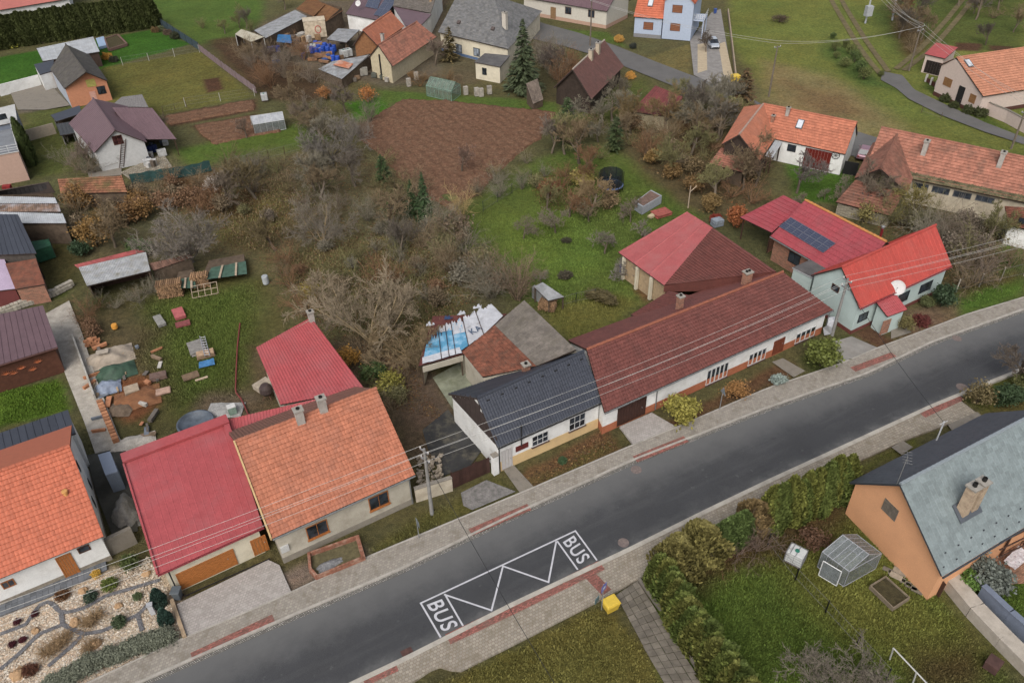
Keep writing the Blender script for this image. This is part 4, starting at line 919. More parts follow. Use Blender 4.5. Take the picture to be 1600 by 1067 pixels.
# ---------------------------------------------------------------- houses behind the gardens
# orange tiled L-shaped house
h15 = house('l_shaped_house','white house with fresh orange tiles, red gates and skylight',P(1210.7,217.7,3.0),P(1320.7,241.6,3.0),P(1339,191.7,6.0),P(1192.4,162.7,6.0),kind='tile',roof=roof_mat('far orange tiles',(192,116,86),.12,.75,.3),wall=M_WHITE,ov_e=.3,ov_g=.15,coarse=1.2)
win(h15,'F',1231.5,225,1242.6,238.4,plain('black frame',(30,30,34)),(2,2)); put_door(h15,'F',1260,232,1294,262,mat('dark red gate',(116,34,26),.5,.12),8,True,'gate')
q_ = on_plane(1306,242.7,*[h15.frames['F'][i] for i in (0,2)]) + h15.frames['F'][2] * .06; b = MB()
for k in range(16):
    a0,a1 = 2 * math.pi * k / 16,2 * math.pi * (k + 1) / 16; f_ = lambda a: q_ + (h15.frames['F'][1] * math.cos(a) + UP * math.sin(a)) * .5; b.tube([f_(a0),f_(a1)],.04,5)
for k in range(8): a0 = math.pi * k / 4; b.tube([q_,q_ + (h15.frames['F'][1] * math.cos(a0) + UP * math.sin(a0)) * .5],.025,4)
b.build('wheel_ornament',mat('dark iron',(50,48,46),.7,.1),h15.t)
q_ = roof_point(h15,1250,195); A_,B_,D_ = h15.p['FL'],h15.p['FR'],h15.p['RL']; ud,vd = nrm(B_ - A_),nrm(h15.p['RR'] - B_); N_ = nrm(np.cross(ud,vd)); b = MB(); b.obox(q_ - ud * .45 - vd * .7 + N_ * .05,ud * .9,vd * 1.4,N_ * .14); sk = b.build('skylight',mat('grey skylight frame',(96,100,104),.5,.1),h15.t); b = MB(); b.obox(q_ - ud * .35 - vd * .58 + N_ * .2,ud * .7,vd * 1.16,N_ * .012); b.build('pane',plain('bright skylight glass',(210,216,224),.15),sk)
chimney(h15.t,roof_point(h15,1207,190),.4,.4,.8,M_BRICKW,rz=-.6); chimney(h15.t,roof_point(h15,1230,180),.45,.45,1.0,M_CHCON,rz=-.6)
h15b = house('gabled_wing','orange tiled wing with dark open timber gable facing the gardens',P(1186.8,251.2,3.0),P(1186.8,251.2,3.0) + (P(1192,163.5,6) - P(1155,210.5,6)),P(1192,163.5,6.0),P(1155,210.5,6.0),P(1163,167.5,4.3),P(1127.9,225.7,4.3),kind='tile',roof=R_ORANGE,wall=mat('dark timber gable',(66,54,46),.9,.3,2),ov_e=.3,ov_g=.3,coarse=1.2,cat='barn',ridge=mat('pale ridge mortar',(176,150,134),.9,.15))
s_ = shed('low_tiled_lean_to','low orange tiled lean-to in front of the dark timber gable',P(1108,256,2.0),P(1162,271,2.0),P(1173.5,241,3.2),P(1127,231,3.2),'tile',R_OLDOR,M_WOOD,ov=.2,coarse=1.1)
s_ = shed('metal_awning','pale ribbed metal awning between the orange roofed wings',P(1195,244,2.4),P(1207,247,2.4),P(1223,222,2.7),P(1211,219,2.7),'seam',R_WHITE,M_WOOD,cat='awning',open_sides='FRLB',posts=M_DKWOOD)
# long old tiled farmhouse
dl = P(1586.9,313.8,3.2) - P(1423.7,280,3.2); FLq = P(1423.7,280,3.2) - nrm(dl) * 5.5
RLq = P(1376.9,199.4,6.7); RRq = RLq + (P(1600,246,6.7) - RLq) * 1.5; FRq = P(1423.7,280,3.2) + dl * 1.7
h16 = house('old_farmhouse','long old farmhouse with patched orange tiles and mossy eaves',FLq,FRq,RRq,RLq,kind='tile',roof=R_OLDOR,wall=mat('stained cream render',(196,184,160),.9,.2,.7,dirt=(140,124,100)),ov_e=.5,ov_g=.2,coarse=1.2)
A_,B_,C_,D_ = (h16.p[k] for k in ('FL','FR','RR','RL')); n_ = nrm(np.cross(B_ - A_,D_ - A_)) * .05; b = MB(); slope_into(b,A_ + n_,B_ + n_,B_ + (C_ - B_) * .16 + n_,A_ + (D_ - A_) * .16 + n_,'plain_tile',0,.05,0,1.2); b.build('mossy_eave',mat('moss on tiles',(88,84,58),.95,.45,1.5,dirt=(140,122,96),dirt_amt=.7,dirt_scale=1.4,rnd=.4),h16.roof)
for x0,y0,x1,y1 in ((1427,284,1449,299),(1458,290,1482,305.5),(1491,297,1516,312.5),(1526,304,1552,319)): win(h16,'F',x0,y0,x1,y1,mat('grey timber window',(110,108,104),.7,.15),(3,1),glass=glass_mat('old glass',(60,66,74)))
for px,py,hh in ((1443,240,1.6),(1560,262,1.9)): chimney(h16.t,roof_point(h16,px,py),.55,.9,hh,M_CHCON,rz=-.6,sink=1.2)
RLs,RRs = P(1376,264,6.1),P(1403,207.8,6.4); FLs,BLs = P(1417,300.6,3.2),P(1335.6,279,3.6)
h16b = house('farmhouse_wing','weathered brown tiled wing with half hipped gable and small black window',FLs,FLs + (RRs - RLs),RRs,RLs,BLs + (RRs - RLs),BLs,kind='tile',roof=roof_mat('weathered brown tiles',(140,92,74),.3,.9,.4,dirt=(108,84,70),dirt_amt=.6),wall=M_STONEW,ov_e=.2,ov_g=.5,coarse=1.2,cat='barn')
win_c(h16b,'L',1369.5,280,.8,.8,plain('black frame',(30,30,34)),(1,1))
s_ = shed('skirt_roof','broad weathered tiled skirt roof below the half hipped gable',P(1305.6,316,1.6),P(1392,338,1.6),P(1412,302,3.4),P(1337,281,3.4),'tile',MATS['weathered brown tiles'],M_STONEW,cat='barn',ov=.2,coarse=1.2)
s_ = shed('white_outhouse','white outhouse with mossy roof at the right edge of the frame',P(1575,352,2.4),P(1660,372,2.4),P(1680,330,3.6),P(1570,322,3.4),'tile',R_MOSSY,M_WHITE,ov=.3); win_c(s_,'F',1597,345,.7,.7,MATS['black frame'],(1,1))
# pink house far right
e0 = P(1536.6,151.2,3.0); ed = nrm(P(1600,141,3.0) - e0); r0 = P(1494.4,90.5,6.5)
h17 = house('pale_pink_house','pale pink house with sandy orange tile roof beside the far lane',e0,e0 + ed * 16,r0 + ed * 16,r0,None,P(1467.5,102.3,4.6),kind='tile',roof=roof_mat('sandy orange tiles',(196,132,100),.12,.75,.25),wall=mat('pale pink render',(216,196,184),.85,.06),ov_e=.3,ov_g=.25,coarse=1.3,band=mat('dark brown plinth',(92,58,48),.9,.15),band_h=.5)
for x0,y0,x1,y1 in ((1476.7,120,1485,137.7),(1517,146,1522,163)): win(h17,'L',x0,y0,x1,y1,mat('wooden shutter',(150,108,64),.7,.15),(1,4),glass=MATS['wooden shutter'],name='window_shutter',pane_name='slat')
put_door(h17,'L',1500.3,135,1503.5,153,plain('black door',(36,34,34)),2,True)
q_ = roof_point(h17,1513,100); A_,B_ = h17.p['FL'],h17.p['FR']; ud,vd = nrm(B_ - A_),nrm(h17.p['RL'] - A_); N_ = nrm(np.cross(ud,vd)); b = MB(); b.obox(q_ - ud * .5 - vd * .8 + N_ * .05,ud * 1.0,vd * 1.6,N_ * .15); sk = b.build('skylight',MATS['grey skylight frame'],h17.t); b = MB(); b.obox(q_ - ud * .4 - vd * .66 + N_ * .21,ud * .8,vd * 1.3,N_ * .012); b.build('pane',MATS['bright skylight glass'],sk)
g_ = shed('red_roof_garage','pale garage with small red roof and dark doors behind the far lane',P(1444.7,84.6,3.0),P(1476.7,92,3.0),P(1497,74.5,3.3),P(1463,67,3.3),'flat',roof_mat('worn red sheet',(184,80,78),.12,.6,.05),MATS['pale pink render'],cat='garage',ov=.2); put_door(g_,'F',1449,95,1471,112,mat('black brown doors',(44,36,34),.6,.15),6,True,'garage_door')
# blue house
ang = math.atan2(*(P(1078,64.5) - P(990,57))[1::-1]); u_ = V3(math.cos(ang),math.sin(ang),0); v_ = V3(-u_[1],u_[0],0); o_ = P(990,57); Lh = np.linalg.norm(P(1078,64.5) - P(990,57)); l1 = Lh * .5
BLUE = mat('pale blue render',(180,194,216),.85,.05)
h18 = house('pale_blue_house','two storey pale blue house with orange roof and brown shutters',o_ - u_ * .2 - v_ * .3 + UP * 3.7,o_ + u_ * l1 - v_ * .3 + UP * 3.7,o_ + u_ * l1 + v_ * 5 + UP * 8.6,o_ - u_ * .2 + v_ * 5 + UP * 8.6,kind='tile',roof=R_NEWOR,wall=BLUE,ov_e=.3,ov_g=.2,coarse=1.3,band=mat('grey plinth',(140,140,142),.9,.1),band_h=.6)
b = MB(); g0 = o_ + u_ * (l1 + .01); w_ = Lh - l1; b.poly([g0,g0 + u_ * w_,g0 + u_ * w_ + UP * 7.0,g0 + u_ * w_ * .5 + UP * 9.5,g0 + UP * 7.0]); b.poly([g0 + u_ * w_,g0 + u_ * w_ + v_ * 10,g0 + u_ * w_ + v_ * 10 + UP * 7,g0 + u_ * w_ + UP * 7]); b.poly([g0 + v_ * 5,g0,g0 + UP * 7,g0 + v_ * 5 + UP * 7]); b.build('gable_wall',BLUE,h18.t)
b = MB(); slope_into(b,g0 - v_ * .3 - u_ * .3 + UP * 6.9,g0 - v_ * .3 + u_ * w_ * .5 + UP * 9.6,g0 + v_ * 10 + u_ * w_ * .5 + UP * 9.6,g0 + v_ * 10 - u_ * .3 + UP * 6.9,'tile',0,.14,0,1.4); slope_into(b,g0 - v_ * .3 + u_ * w_ * .5 + UP * 9.6,g0 - v_ * .3 + u_ * (w_ + .3) + UP * 6.9,g0 + v_ * 10 + u_ * (w_ + .3) + UP * 6.9,g0 + v_ * 10 + u_ * w_ * .5 + UP * 9.6,'tile',0,.14,0,1.4); b.build('cross_roof',R_NEWOR,h18.t)
SHUT = mat('brown roller shutter',(150,96,66),.6,.12)
h18.frames['F'] = (o_ + v_ * -.001,u_,-v_,Lh)
for px,py in ((1013,41),(1055,43),(1058.5,14.5)): win_c(h18,'F',px,py,1.9,1.4,M_BROWNF,(1,4),glass=SHUT,name='window_shutter',pane_name='slat')
q_ = o_ + u_ * (l1 * .45) + v_ * 1.4 + UP * 5.3; b = MB(); b.obox(q_ - u_ * .5,u_ * 1.0,nrm(v_ * 5.3 + UP * 4.9) * 1.5,nrm(-v_ * 4.9 + UP * 5.3) * .14); sk = b.build('skylight',MATS['grey skylight frame'],h18.t); b = MB(); b.obox(q_ - u_ * .4 + nrm(-v_ * 4.9 + UP * 5.3) * .15 + nrm(v_ * 5.3 + UP * 4.9) * .15,u_ * .8,nrm(v_ * 5.3 + UP * 4.9) * 1.2,nrm(-v_ * 4.9 + UP * 5.3) * .012); b.build('pane',MATS['bright skylight glass'],sk)
b = MB(); e_ = g0 + u_ * w_ + v_ * 1.5; b.obox(e_ + UP * 3.3,u_ * 2.0,v_ * 4.5,UP * .2); b.build('balcony_slab',BLUE,h18.t)
b = MB()
for k in range(6): b.obox(e_ + u_ * (2.0 * k / 5) + UP * 3.5,u_ * .06,v_ * .06,UP * 1.0)
for zz in (.35,.7,1.0): b.obox(e_ + UP * (3.5 + zz),u_ * 2.06,v_ * .05,UP * .05); b.obox(e_ + u_ * 2.0 + UP * (3.5 + zz) + v_ * .06,u_ * .05,v_ * 4.4,UP * .05)
b.build('balcony_railing',M_PVC,h18.t)
for dv_ in (.1,4.3): b = MB(); b.obox(e_ + u_ * 1.8 + v_ * dv_,u_ * .18,v_ * .18,UP * 3.3); b.build('balcony_post',BLUE,h18.t)
# white house with purple roof
o_,r_ = P(847,27),P(947,45); u_ = nrm(r_ - o_); v_ = V3(-u_[1],u_[0],0); Lh = np.linalg.norm(r_ - o_)
h19 = house('white_purple_roof_house','white cottage with purple brown roof across the far lane',o_ - u_ * 5 - v_ * .35 + UP * 3.4,r_ - v_ * .35 + UP * 3.4 + u_ * .2,r_ + v_ * 4.5 + UP * 6.9 + u_ * .2,o_ - u_ * 5 + v_ * 4.5 + UP * 6.9,kind='seam',roof=R_PURPLE,wall=mat('off white render',(212,206,192),.9,.08),band=mat('salmon plinth',(196,160,138),.9,.1),band_h=.6)
for px,py in ((888,17),(924,22)): win_c(h19,'F',px,py,1.5,1.4,M_BROWNF,(2,1))
put_door(h19,'F',861,12,868,26,mat('tan door',(150,116,80),.7,.1),3,True)
# big slate house
FLq,FRq = P(684,50.6,3.5),P(794,77,3.5); BRq = P(847,17.7,3.5); side = BRq - FRq; wl = np.linalg.norm(side); dn = nrm(side)
mid = (FRq + BRq) / 2; el = nrm(FLq - FRq); RRq = mid + el * wl * .32 + UP * 4.8; RLq = RRq + el * (np.linalg.norm(FLq - FRq) - wl * .35); BLq = FLq + side
h20 = thing('slate_house','large cream house with hipped grey slate roof and tall white chimney','house',(FLq + FRq + BRq + BLq) / 4 * V3(1,1,0))
b = MB(); slope_into(b,FLq,FRq,RRq,RLq,'slate',0,.15,1,1.4); slope_into(b,FRq,BRq,RRq + dn * .05,RRq,'slate',0,.15,1,1.4); slope_into(b,BRq,BLq,RLq,RRq,'slate',0,.15,1,1.4); h20roof = b.build('roof',[R_SLATE,MATS['dark fascia']],h20)
hh = House(); hh.t = h20; hh.frames = {}; cc = (FLq + FRq + BRq + BLq) / 4; q = [p + (nrm((cc - p) * V3(1,1,0)) * .5 - UP * .12) for p in (FLq,FRq,BRq,BLq)]; b = MB()
for k,i in (('F',0),('R',1),('B',2),('L',3)):
    a,c = q[i],q[(i + 1) % 4]; u = nrm((c - a) * V3(1,1,0)); hh.frames[k] = (V3(a[0],a[1],0),u,V3(u[1],-u[0],0),np.linalg.norm(c - a)); b.poly([V3(a[0],a[1],-.1),V3(c[0],c[1],-.1),c,a])
a,c = q[3],q[0]; b.poly([c,RLq - UP * .2 - el * .4,a]); b.build('wall',M_CREAM,h20)
b = MB(); o,u,n,ln = hh.frames['F']; b.obox(o + n * .03 - UP * .05,u * ln,-n * .02,UP * .5); b.build('plinth',mat('blue plinth',(96,120,156),.9,.12),h20)
for px,py in ((717,76),(745,82)): win_c(hh,'F',px,py,1.6,1.5,plain('dark green frame',(52,58,56)),(2,1),glass=glass_mat('pale curtain glass',(120,128,138)))
hh.p = dict(FL=FLq,FR=FRq,RL=RLq,RR=RRq); q_ = roof_point(hh,789,40); chimney(h20,q_,.8,.7,2.2,mat('white chimney',(206,198,184),.9,.12),rz=-.6,sink=1)
for px,py in ((714,38),(767,48)):
    q_ = roof_point(hh,px,py); b = MB(); ud = nrm(FRq - FLq); vd = nrm(RLq - FLq); N_ = nrm(np.cross(ud,vd)); b.obox(q_ + N_ * .04,ud * .7,vd * .8,N_ * .25); b.build('roof_hatch',mat('rusty hatch',(96,84,80),.8,.2),h20)
s_ = shed('flat_annexe','cream annexe with grey felt roof in front of the slate house',P(741,97.4,2.8),P(781.4,105,2.8),P(797,87,3.1),P(757.4,83.5,3.1),'flat',R_TARP,M_CREAM,cat='annexe',ov=.15); win_c(s_,'F',757,112,.9,1.2,MATS['dark green frame'],(2,1))
b = MB(); a = P(668,-10,0); b.obox(P(674,40,0),P(700,-25,0) - P(674,40,0),V3(1,.3,0) * .4,UP * 6); props(b.build('fire_wall',mat('tan fire wall',(184,152,116),.9,.1),None,P(674,40,0)),'tall tan rendered fire wall left of the slate roof','wall')
# barns with orange tiles
h21 = house('front_barn','cream barn with cracked mossy orange tile roof beside blue barrels',P(613.6,104.4,3.0),P(682,58.2,3.0),P(651.6,34.2,5.9),P(590.8,70.8,5.9),kind='tile',roof=R_OLDOR,wall=mat('yellowed cream wall',(206,192,158),.9,.15),ov_e=.6,ov_g=.2,coarse=1.4,cat='barn')
for x0,y0,x1,y1 in ((592,86,595,100),): put_door(h21,'L',x0,y0,x1,y1,plain('black door',(36,34,34)),2)
h21b = house('rear_barn','barn with clean orange tiles and open timber gable behind the front barn',P(589,70.8,3.6),P(632,41.7,3.6),P(610.4,18.3,6.2),P(566.8,48,6.2),kind='tile',roof=R_ORANGE,wall=mat('orange brown timber',(150,104,66),.9,.25),ov_e=.3,ov_g=.4,coarse=1.4,cat='barn')
chimney(h21.t,P(598,62,5.2),.5,.5,.9,M_CHCON,rz=1.1)
s_ = shed('purple_roof_house','low white house with purple brown roof carrying solar panels',P(540,22,2.9),P(588,31.5,2.9),P(640,-40,5.5),P(590,-50,5.5),'seam',R_PURPLE,M_WHITE,cat='house',ov=.3)
q0,q1,q3 = (roof_point(s_,*p) for p in ((571,12),(590,16),(578,-6))); solar_array(s_.t,q0,q1 - q0,q3 - q0,nrm(np.cross(q1 - q0,q3 - q0)),2,2,(4,2))
q0,q1,q3 = (roof_point(s_,*p) for p in ((584,25),(602,28),(606,-6))); solar_array(s_.t,q0,q1 - q0,q3 - q0,nrm(np.cross(q1 - q0,q3 - q0)),2,3,(4,2))
dish(P(560,9,4.2),'white satellite dish on the purple brown roof at the top',.6,-.4,.5,.4)
s_ = shed('purple_flat_shed','flat purple brown roof wedged between the barns and the tan wall',P(634,41,3.4),P(660,38,3.4),P(674,23,3.8),P(614,10,3.8),'flat',R_PURPLE,M_WHITE,ov=.2)
s_ = shed('grey_tile_shed','outbuilding with lichened grey tile roof at the top edge',P(614,10,3.9),P(673,21,3.9),P(690,-30,6.0),P(625,-40,6.0),'plain_tile',R_GREYT,M_WHITE,ov=.2,coarse=1.4)
s_ = shed('rusty_roof_shed','shed with rusty brown sheet roof above the junk yard',P(490,26,2.6),P(505,37,2.6),P(536,17,3.2),P(487,-2,3.4),'trap',R_RUST,M_WOOD,ov=.2); 
b = MB(); slope_into(b,P(463,14,3.0),P(490,26,3.0),P(508,8,3.4),P(486,-6,3.4),'trap',0,.1,0); b.build('roof',R_RUST,s_.t)
s_ = shed('patched_sheet_shed','long low shed with patchwork silver sheet roof in the junk yard',P(397,48,2.3),P(415,60,2.3),P(480,26,2.6),P(461,16,2.6),'corr',mat('dented silver sheet',(160,162,164),.45,.3,.9,dirt=(110,106,100),dirt_amt=.6),M_WOOD,ov=.15,coarse=1.5)
s_ = shed('small_white_roof_hut','open hut of white posts with pale sheet roof by the fence',P(367,54,2.2),P(392,66,2.4),P(413,58,2.8),P(377,46,2.6),'corr',mat('cream sheet',(186,180,160),.6,.12,2,dirt=(140,128,104)),M_WOOD,cat='hut',ov=.1,open_sides='FR',posts=plain('white post',(200,200,196)))
s_ = shed('silver_sheet_awning','silver sheet awning behind the blue barrels',P(510,62,2.3),P(541,67,2.3),P(562,47,2.6),P(528,45,2.6),'corr',MATS['dented silver sheet'],M_WOOD,cat='awning',open_sides='FRLB',posts=M_WOOD)
s_ = shed('tin_roof_shed','low shed roofed with crumpled grey tin and one orange sheet',P(497,108,1.6),P(534,124,1.6),P(580,85,2.4),P(520,96,2.0),'flat',MATS['dented silver sheet'],M_WOOD,ov=.1); tarp([P(x,y,2.1) for x,y in ((520,102),(545,108),(552,100),(530,94))],.02,mat('orange tin',(200,120,80),.6,.25,2,dirt=(206,200,190),dirt_amt=.7),'tin_sheet',3,s_.t)
# brown roofed cottage and little sheds
h23 = house('brown_roof_cottage','cottage with steep chocolate tiled roof and two cream chimneys by the far lane',P(924,155.6,2.5),P(974.6,103.7,2.5),P(944.2,63.2,6.3),P(894.9,108.8,6.3),kind='tile',roof=R_CHOC,wall=mat('dark timber gable',(66,54,46)),ov_e=.4,ov_g=.5,coarse=1.3,ridge=mat('pale verge',(176,162,148),.9,.1))
for px,py,hh_ in ((923,92,1.4),(934,82,1.5)): chimney(h23.t,roof_point(h23,px,py),.7,.6,hh_,mat('cream chimney',(196,180,156),.9,.15),rz=1.1,sink=1)
s_ = shed('maroon_roof_shed','cream shed with ribbed faded maroon roof among bare trees',P(986,174.6,2.3),P(1046,183,2.3),P(1067,152,3.6),P(1024,134,3.6),'trap',R_MAROON,mat('dirty cream wall',(196,184,150),.9,.15,1,dirt=(150,134,104)),ov=.2,coarse=1.6)
s_ = shed('leaning_hut','small leaning hut with mossy plank roof under the tall spruce',P(833,163,1.0),P(849,156,1.0),P(840,123,3.2),P(822,131,3.2),'plain_tile',roof_mat('mossy planks',(122,108,96),.3,.9,.3),M_WOOD,ov=.1)
# buildings at the left edge
h8 = house('orange_gable_barn','tall narrow barn with grey roof and orange gable in the upper left',P(168.2,126.5,3.2),P(140,86,3.2),P(102.5,69.6,5.5),P(134.1,112.6,5.5),P(78.4,108.8,3.2),P(100,139,3.2),kind='slate',roof=roof_mat('dark lichened roof',(84,80,76),.2,.9,.25,dirt=(104,100,84)),wall=mat('pale blue wall',(176,184,196),.9,.08),gable=mat('salmon orange gable',(212,142,104),.85,.08),ov_e=.2,ov_g=.3,coarse=1.4,cat='barn')
win_c(h8,'L',158.5,141,1.3,1.3,plain('black frame',(30,30,34)),(2,1)); win_c(h8,'L',142,130,1.4,1.2,mat('lime shutter',(186,176,84),.8,.15),(2,1),glass=mat('lime boards',(190,180,90),.8,.2),name='hatch',pane_name='board'); put_door(h8,'L',140,145,155,165,mat('pink door',(222,168,150),.8,.06),1)
s_ = shed('white_flat_roof','long low building with pale grey flat roof by the lawn',P(67,96,2.6),P(155.6,81,2.6),P(145.5,57.7,2.8),P(57,76,2.8),'seam',R_WHITE,mat('dark brown wall',(84,66,58),.9,.15),cat='outbuilding',ov=.2)
s_ = shed('white_box_garage','small white garage with dark flat roof beside the grey roofed barn',P(62,117,2.8),P(82,111,2.8),P(84,94,2.8),P(53,101,2.8),'flat',R_BLACK,M_WHITE,cat='garage',ov=.05)
h7 = house('mauve_roof_house','white gabled house with mauve metal roof and ladder on its wall',2 * P(179.6,203.7,5.5) - P(147,239,3.0) - UP * 5.0,2 * P(145.5,154.3,5.5) - P(107.5,193.5,3.0) - UP * 5.0,P(145.5,154.3,5.5),P(179.6,203.7,5.5),P(107.5,193.5,3.0),P(147,239,3.0),kind='seam',roof=R_PURPLE,wall=mat('cool white render',(200,200,198),.85,.08),ov_e=.3,ov_g=.35)
h7b = shed('carport','open carport with mauve metal roof sheltering blue barrels',P(213.8,218,2.6),P(275.8,217.6,2.6),P(237.8,169,5.2),P(174.6,168.2,5.2),'seam',R_PURPLE,M_WOOD,cat='carport',open_sides='FRL',posts=M_DKWOOD)
win_c(h7,'L',184,219,1.3,1.3,M_BROWNF,(2,1),glass=glass_mat('dark glass',(70,40,40)))
q0,q1 = P(190,262,0),on_plane(193,218,h7.frames['L'][0] + h7.frames['L'][2] * .15,h7.frames['L'][2]); ld = thing('ladder','long brown wooden ladder leaning on the white gable wall','ladder',q0); dx = h7.frames['L'][1] * .28; b = MB(); b.tube([q0 - dx,q1 - dx],.045,6); b.build('rail',M_DKWOOD,ld); b = MB(); b.tube([q0 + dx,q1 + dx],.045,6); b.build('rail',M_DKWOOD,ld)
for k in range(12): b = MB(); p_ = q0 + (q1 - q0) * (k + .7) / 12.5; b.tube([p_ - dx,p_ + dx],.03,5); b.build('rung',M_DKWOOD,ld)
s_ = shed('dark_carport','dark grey carport roof beside the mauve roofed house',P(88,190,2.3),P(128,177,2.3),P(124,165,2.5),P(79,180,2.5),'flat',R_BLACK,M_WOOD,cat='carport',open_sides='FLR',posts=mat('grey post',(120,118,116),.8,.1))
s_ = shed('glazed_lean_to','dark framed greenhouse lean-to next to the dark carport',P(94,212,1.6),P(117,208,1.6),P(112,190,2.2),P(88,194,2.2),'seam',mat('dark glazing',(72,74,76),.3,.2),M_WOOD,cat='lean-to',open_sides='F',posts=MATS['grey post'])
s_ = shed('corrugated_shed_roof','grey corrugated roof behind the mauve roofed house',P(172,167,2.2),P(232,168,2.2),P(222,148,2.5),P(190,152,2.5),'corr',mat('grey corrugated',(130,126,124),.7,.2),M_WOOD,ov=.1,coarse=3)
s_ = shed('blue_grey_building','blue grey flat roofed building with parapet at the left edge',P(-40,205,5.0),P(27,190,5.0),P(23,163,5.0),P(-40,178,5.0),'flat',roof_mat('white gravel roof',(190,190,188),.12,.9,.1),mat('blue grey render',(132,140,156),.85,.06),cat='building',ov=.1); win_c(s_,'F',3,183,1.2,.8,MATS['black frame'],(1,1))
s_ = shed('terrace_house','peach house with railed roof terrace at the left edge',P(-60,252,4.2),P(29,236,4.2),P(18,195,4.2),P(-60,210,4.2),'flat',roof_mat('grey terrace',(128,132,138),.15,.8,.1),mat('peach render',(198,164,146),.85,.06),cat='house',ov=.1,fascia=M_PVC)
b = MB(); A_,B_,C_ = s_.p['FL'],s_.p['FR'],s_.p['RR']
for zz in (.3,.6,.95): b.tube([A_ + UP * zz,B_ + UP * zz,C_ + UP * zz],.03,5)
for k in range(7): p_ = A_ + (B_ - A_) * k / 6; b.tube([p_,p_ + UP * .95],.03,5)
for k in range(1,5): p_ = B_ + (C_ - B_) * k / 4; b.tube([p_,p_ + UP * .95],.03,5)
b.build('terrace_railing',M_PVC,s_.t)
h6 = shed('black_roof_shed','brick building with black sheet roof at the left edge',P(-50,400,3.4),P(57,396,3.4),P(28,335,4.8),P(-50,335,4.8),'seam',R_BLACK,mat('grey timber wall',(86,78,72),.9,.25,3),cat='outbuilding',ov=.25)
s_ = shed('brick_lean_to','red brick flat block in front of the black sheet roof',P(24,452,2.2),P(70,444,2.2),P(56,404,2.8),P(8,412,2.8),'flat',R_MOSSY,M_BRICKW,cat='outbuilding',ov=.1)
s_ = shed('lilac_lean_to','smooth lilac roof over a dark red wall at the left edge',P(-50,460,2.0),P(25,451,2.0),P(4,398,2.8),P(-50,400,2.8),'flat',roof_mat('lilac membrane',(186,166,190),.06,.6,.03),mat('dark red wall',(116,58,56),.9,.1),cat='outbuilding',ov=.1)
for k,(z_,pts,rm,lab) in enumerate(((3.0,((-40,318),(90,318),(86,309),(-40,306)),R_WHITE,'uppermost long silver sheet of the patchwork shed roof'),(2.8,((-40,349),(104,349),(98,334),(-40,330)),R_WHITE,'lowest broad white sheet roof of the patchwork shed'))):
    s_ = shed('sheet_roof_shed',lab,*[P(x,y,z_ + (.2 if i > 1 else 0)) for i,(x,y) in enumerate(pts)],'trap',rm,M_WOOD,ov=.2)
s_ = shed('sheet_roof_shed','middle strip of brown and white sheets of the patchwork shed roof',P(-40,331,2.9),P(95,331,2.9),P(92,319,3.05),P(-40,319,3.05),'trap',roof_mat('brown white sheets',(140,112,92),.5,.7,.5,dirt=(176,176,180),dirt_amt=.8,dirt_scale=.6),M_WOOD,ov=.2)
s_ = shed('mossy_tile_shed','old shed with collapsing mossy orange tile roof',P(95,303,2.0),P(199,301,2.0),P(190,274,3.0),P(90,280,3.0),'tile',roof_mat('collapsing mossy tiles',(150,98,70),.35,.9,.5,dirt=(96,90,50),dirt_amt=.9,dirt_scale=.5),M_WOOD,ov=.2,coarse=1.2)
s_ = shed('plank_lean_to','dark plank roof with brown edge above the patchwork shed',P(-40,312,1.6),P(86,300,1.6),P(76,284,3.0),P(-40,304,3.0),'seam',roof_mat('dark planks',(66,62,62),.3,.9,.3),M_WOOD,ov=.2)
# white-and-grey tin roofed open shed
s_ = shed('tin_roof_woodshed','open woodshed with dented white tin roof and red sheets behind it',P(136,447,2.4),P(235,423,2.4),P(228,394,2.8),P(123,418,2.8),'corr',mat('peeling white tin',(176,178,180),.5,.3,2.2,dirt=(118,112,92),dirt_amt=.9,dirt_scale=1.1),M_DKWOOD,ov=.2,open_sides='FR',posts=M_WOOD,coarse=1.3)
b = MB(); slope_into(b,P(122,419,2.6),P(227,393,2.6),P(212,390,2.9),P(116,414,2.9),'trap',0,.1,0); b.build('roof',roof_mat('red pink sheets',(164,76,74),.25,.6,.3),s_.t)
s_ = shed('red_plank_shed','low shed with red and brown plank roof behind the log piles',P(240,423,1.8),P(302,402,1.8),P(296,397,2.4),P(232,412,2.4),'trap',roof_mat('red brown planks',(124,92,78),.35,.9,.5),M_WOOD,ov=.15)
# ---------------------------------------------------------------- plants
def tint_mat(name,rough=.8,var=.5,spec=.2,trans=0.0):
    """bark or foliage whose colour is the plant's own (object colour), varied leaf by leaf"""
    mt,nt,bs = new_mat(name); oi = nt.nodes.new('ShaderNodeObjectInfo'); r = attr_node(nt,'rnd')
    v = nt.nodes.new('ShaderNodeMapRange'); v.inputs['To Min'].default_value = 1 - var; v.inputs['To Max'].default_value = 1 + var
    nt.links.new(r,v.inputs['Value']); cb = nt.nodes.new('ShaderNodeCombineColor')
    for i in range(3): nt.links.new(v.outputs[0],cb.inputs[i])
    o = mix_node(nt,1.0,oi.outputs['Color'],cb.outputs[0],'MULTIPLY')
    nt.links.new(o,bs.inputs['Base Color']); bs.inputs['Roughness'].default_value = rough; bs.inputs['Specular IOR Level'].default_value = spec
    return mt
M_TWIG = tint_mat('twigs',.9,.35,.1); M_LEAFM = tint_mat('leaves',.65,.45,.25); M_BARK = tint_mat('bark',.95,.25,.1); M_NEEDLE = tint_mat('needles',.7,.45,.2)
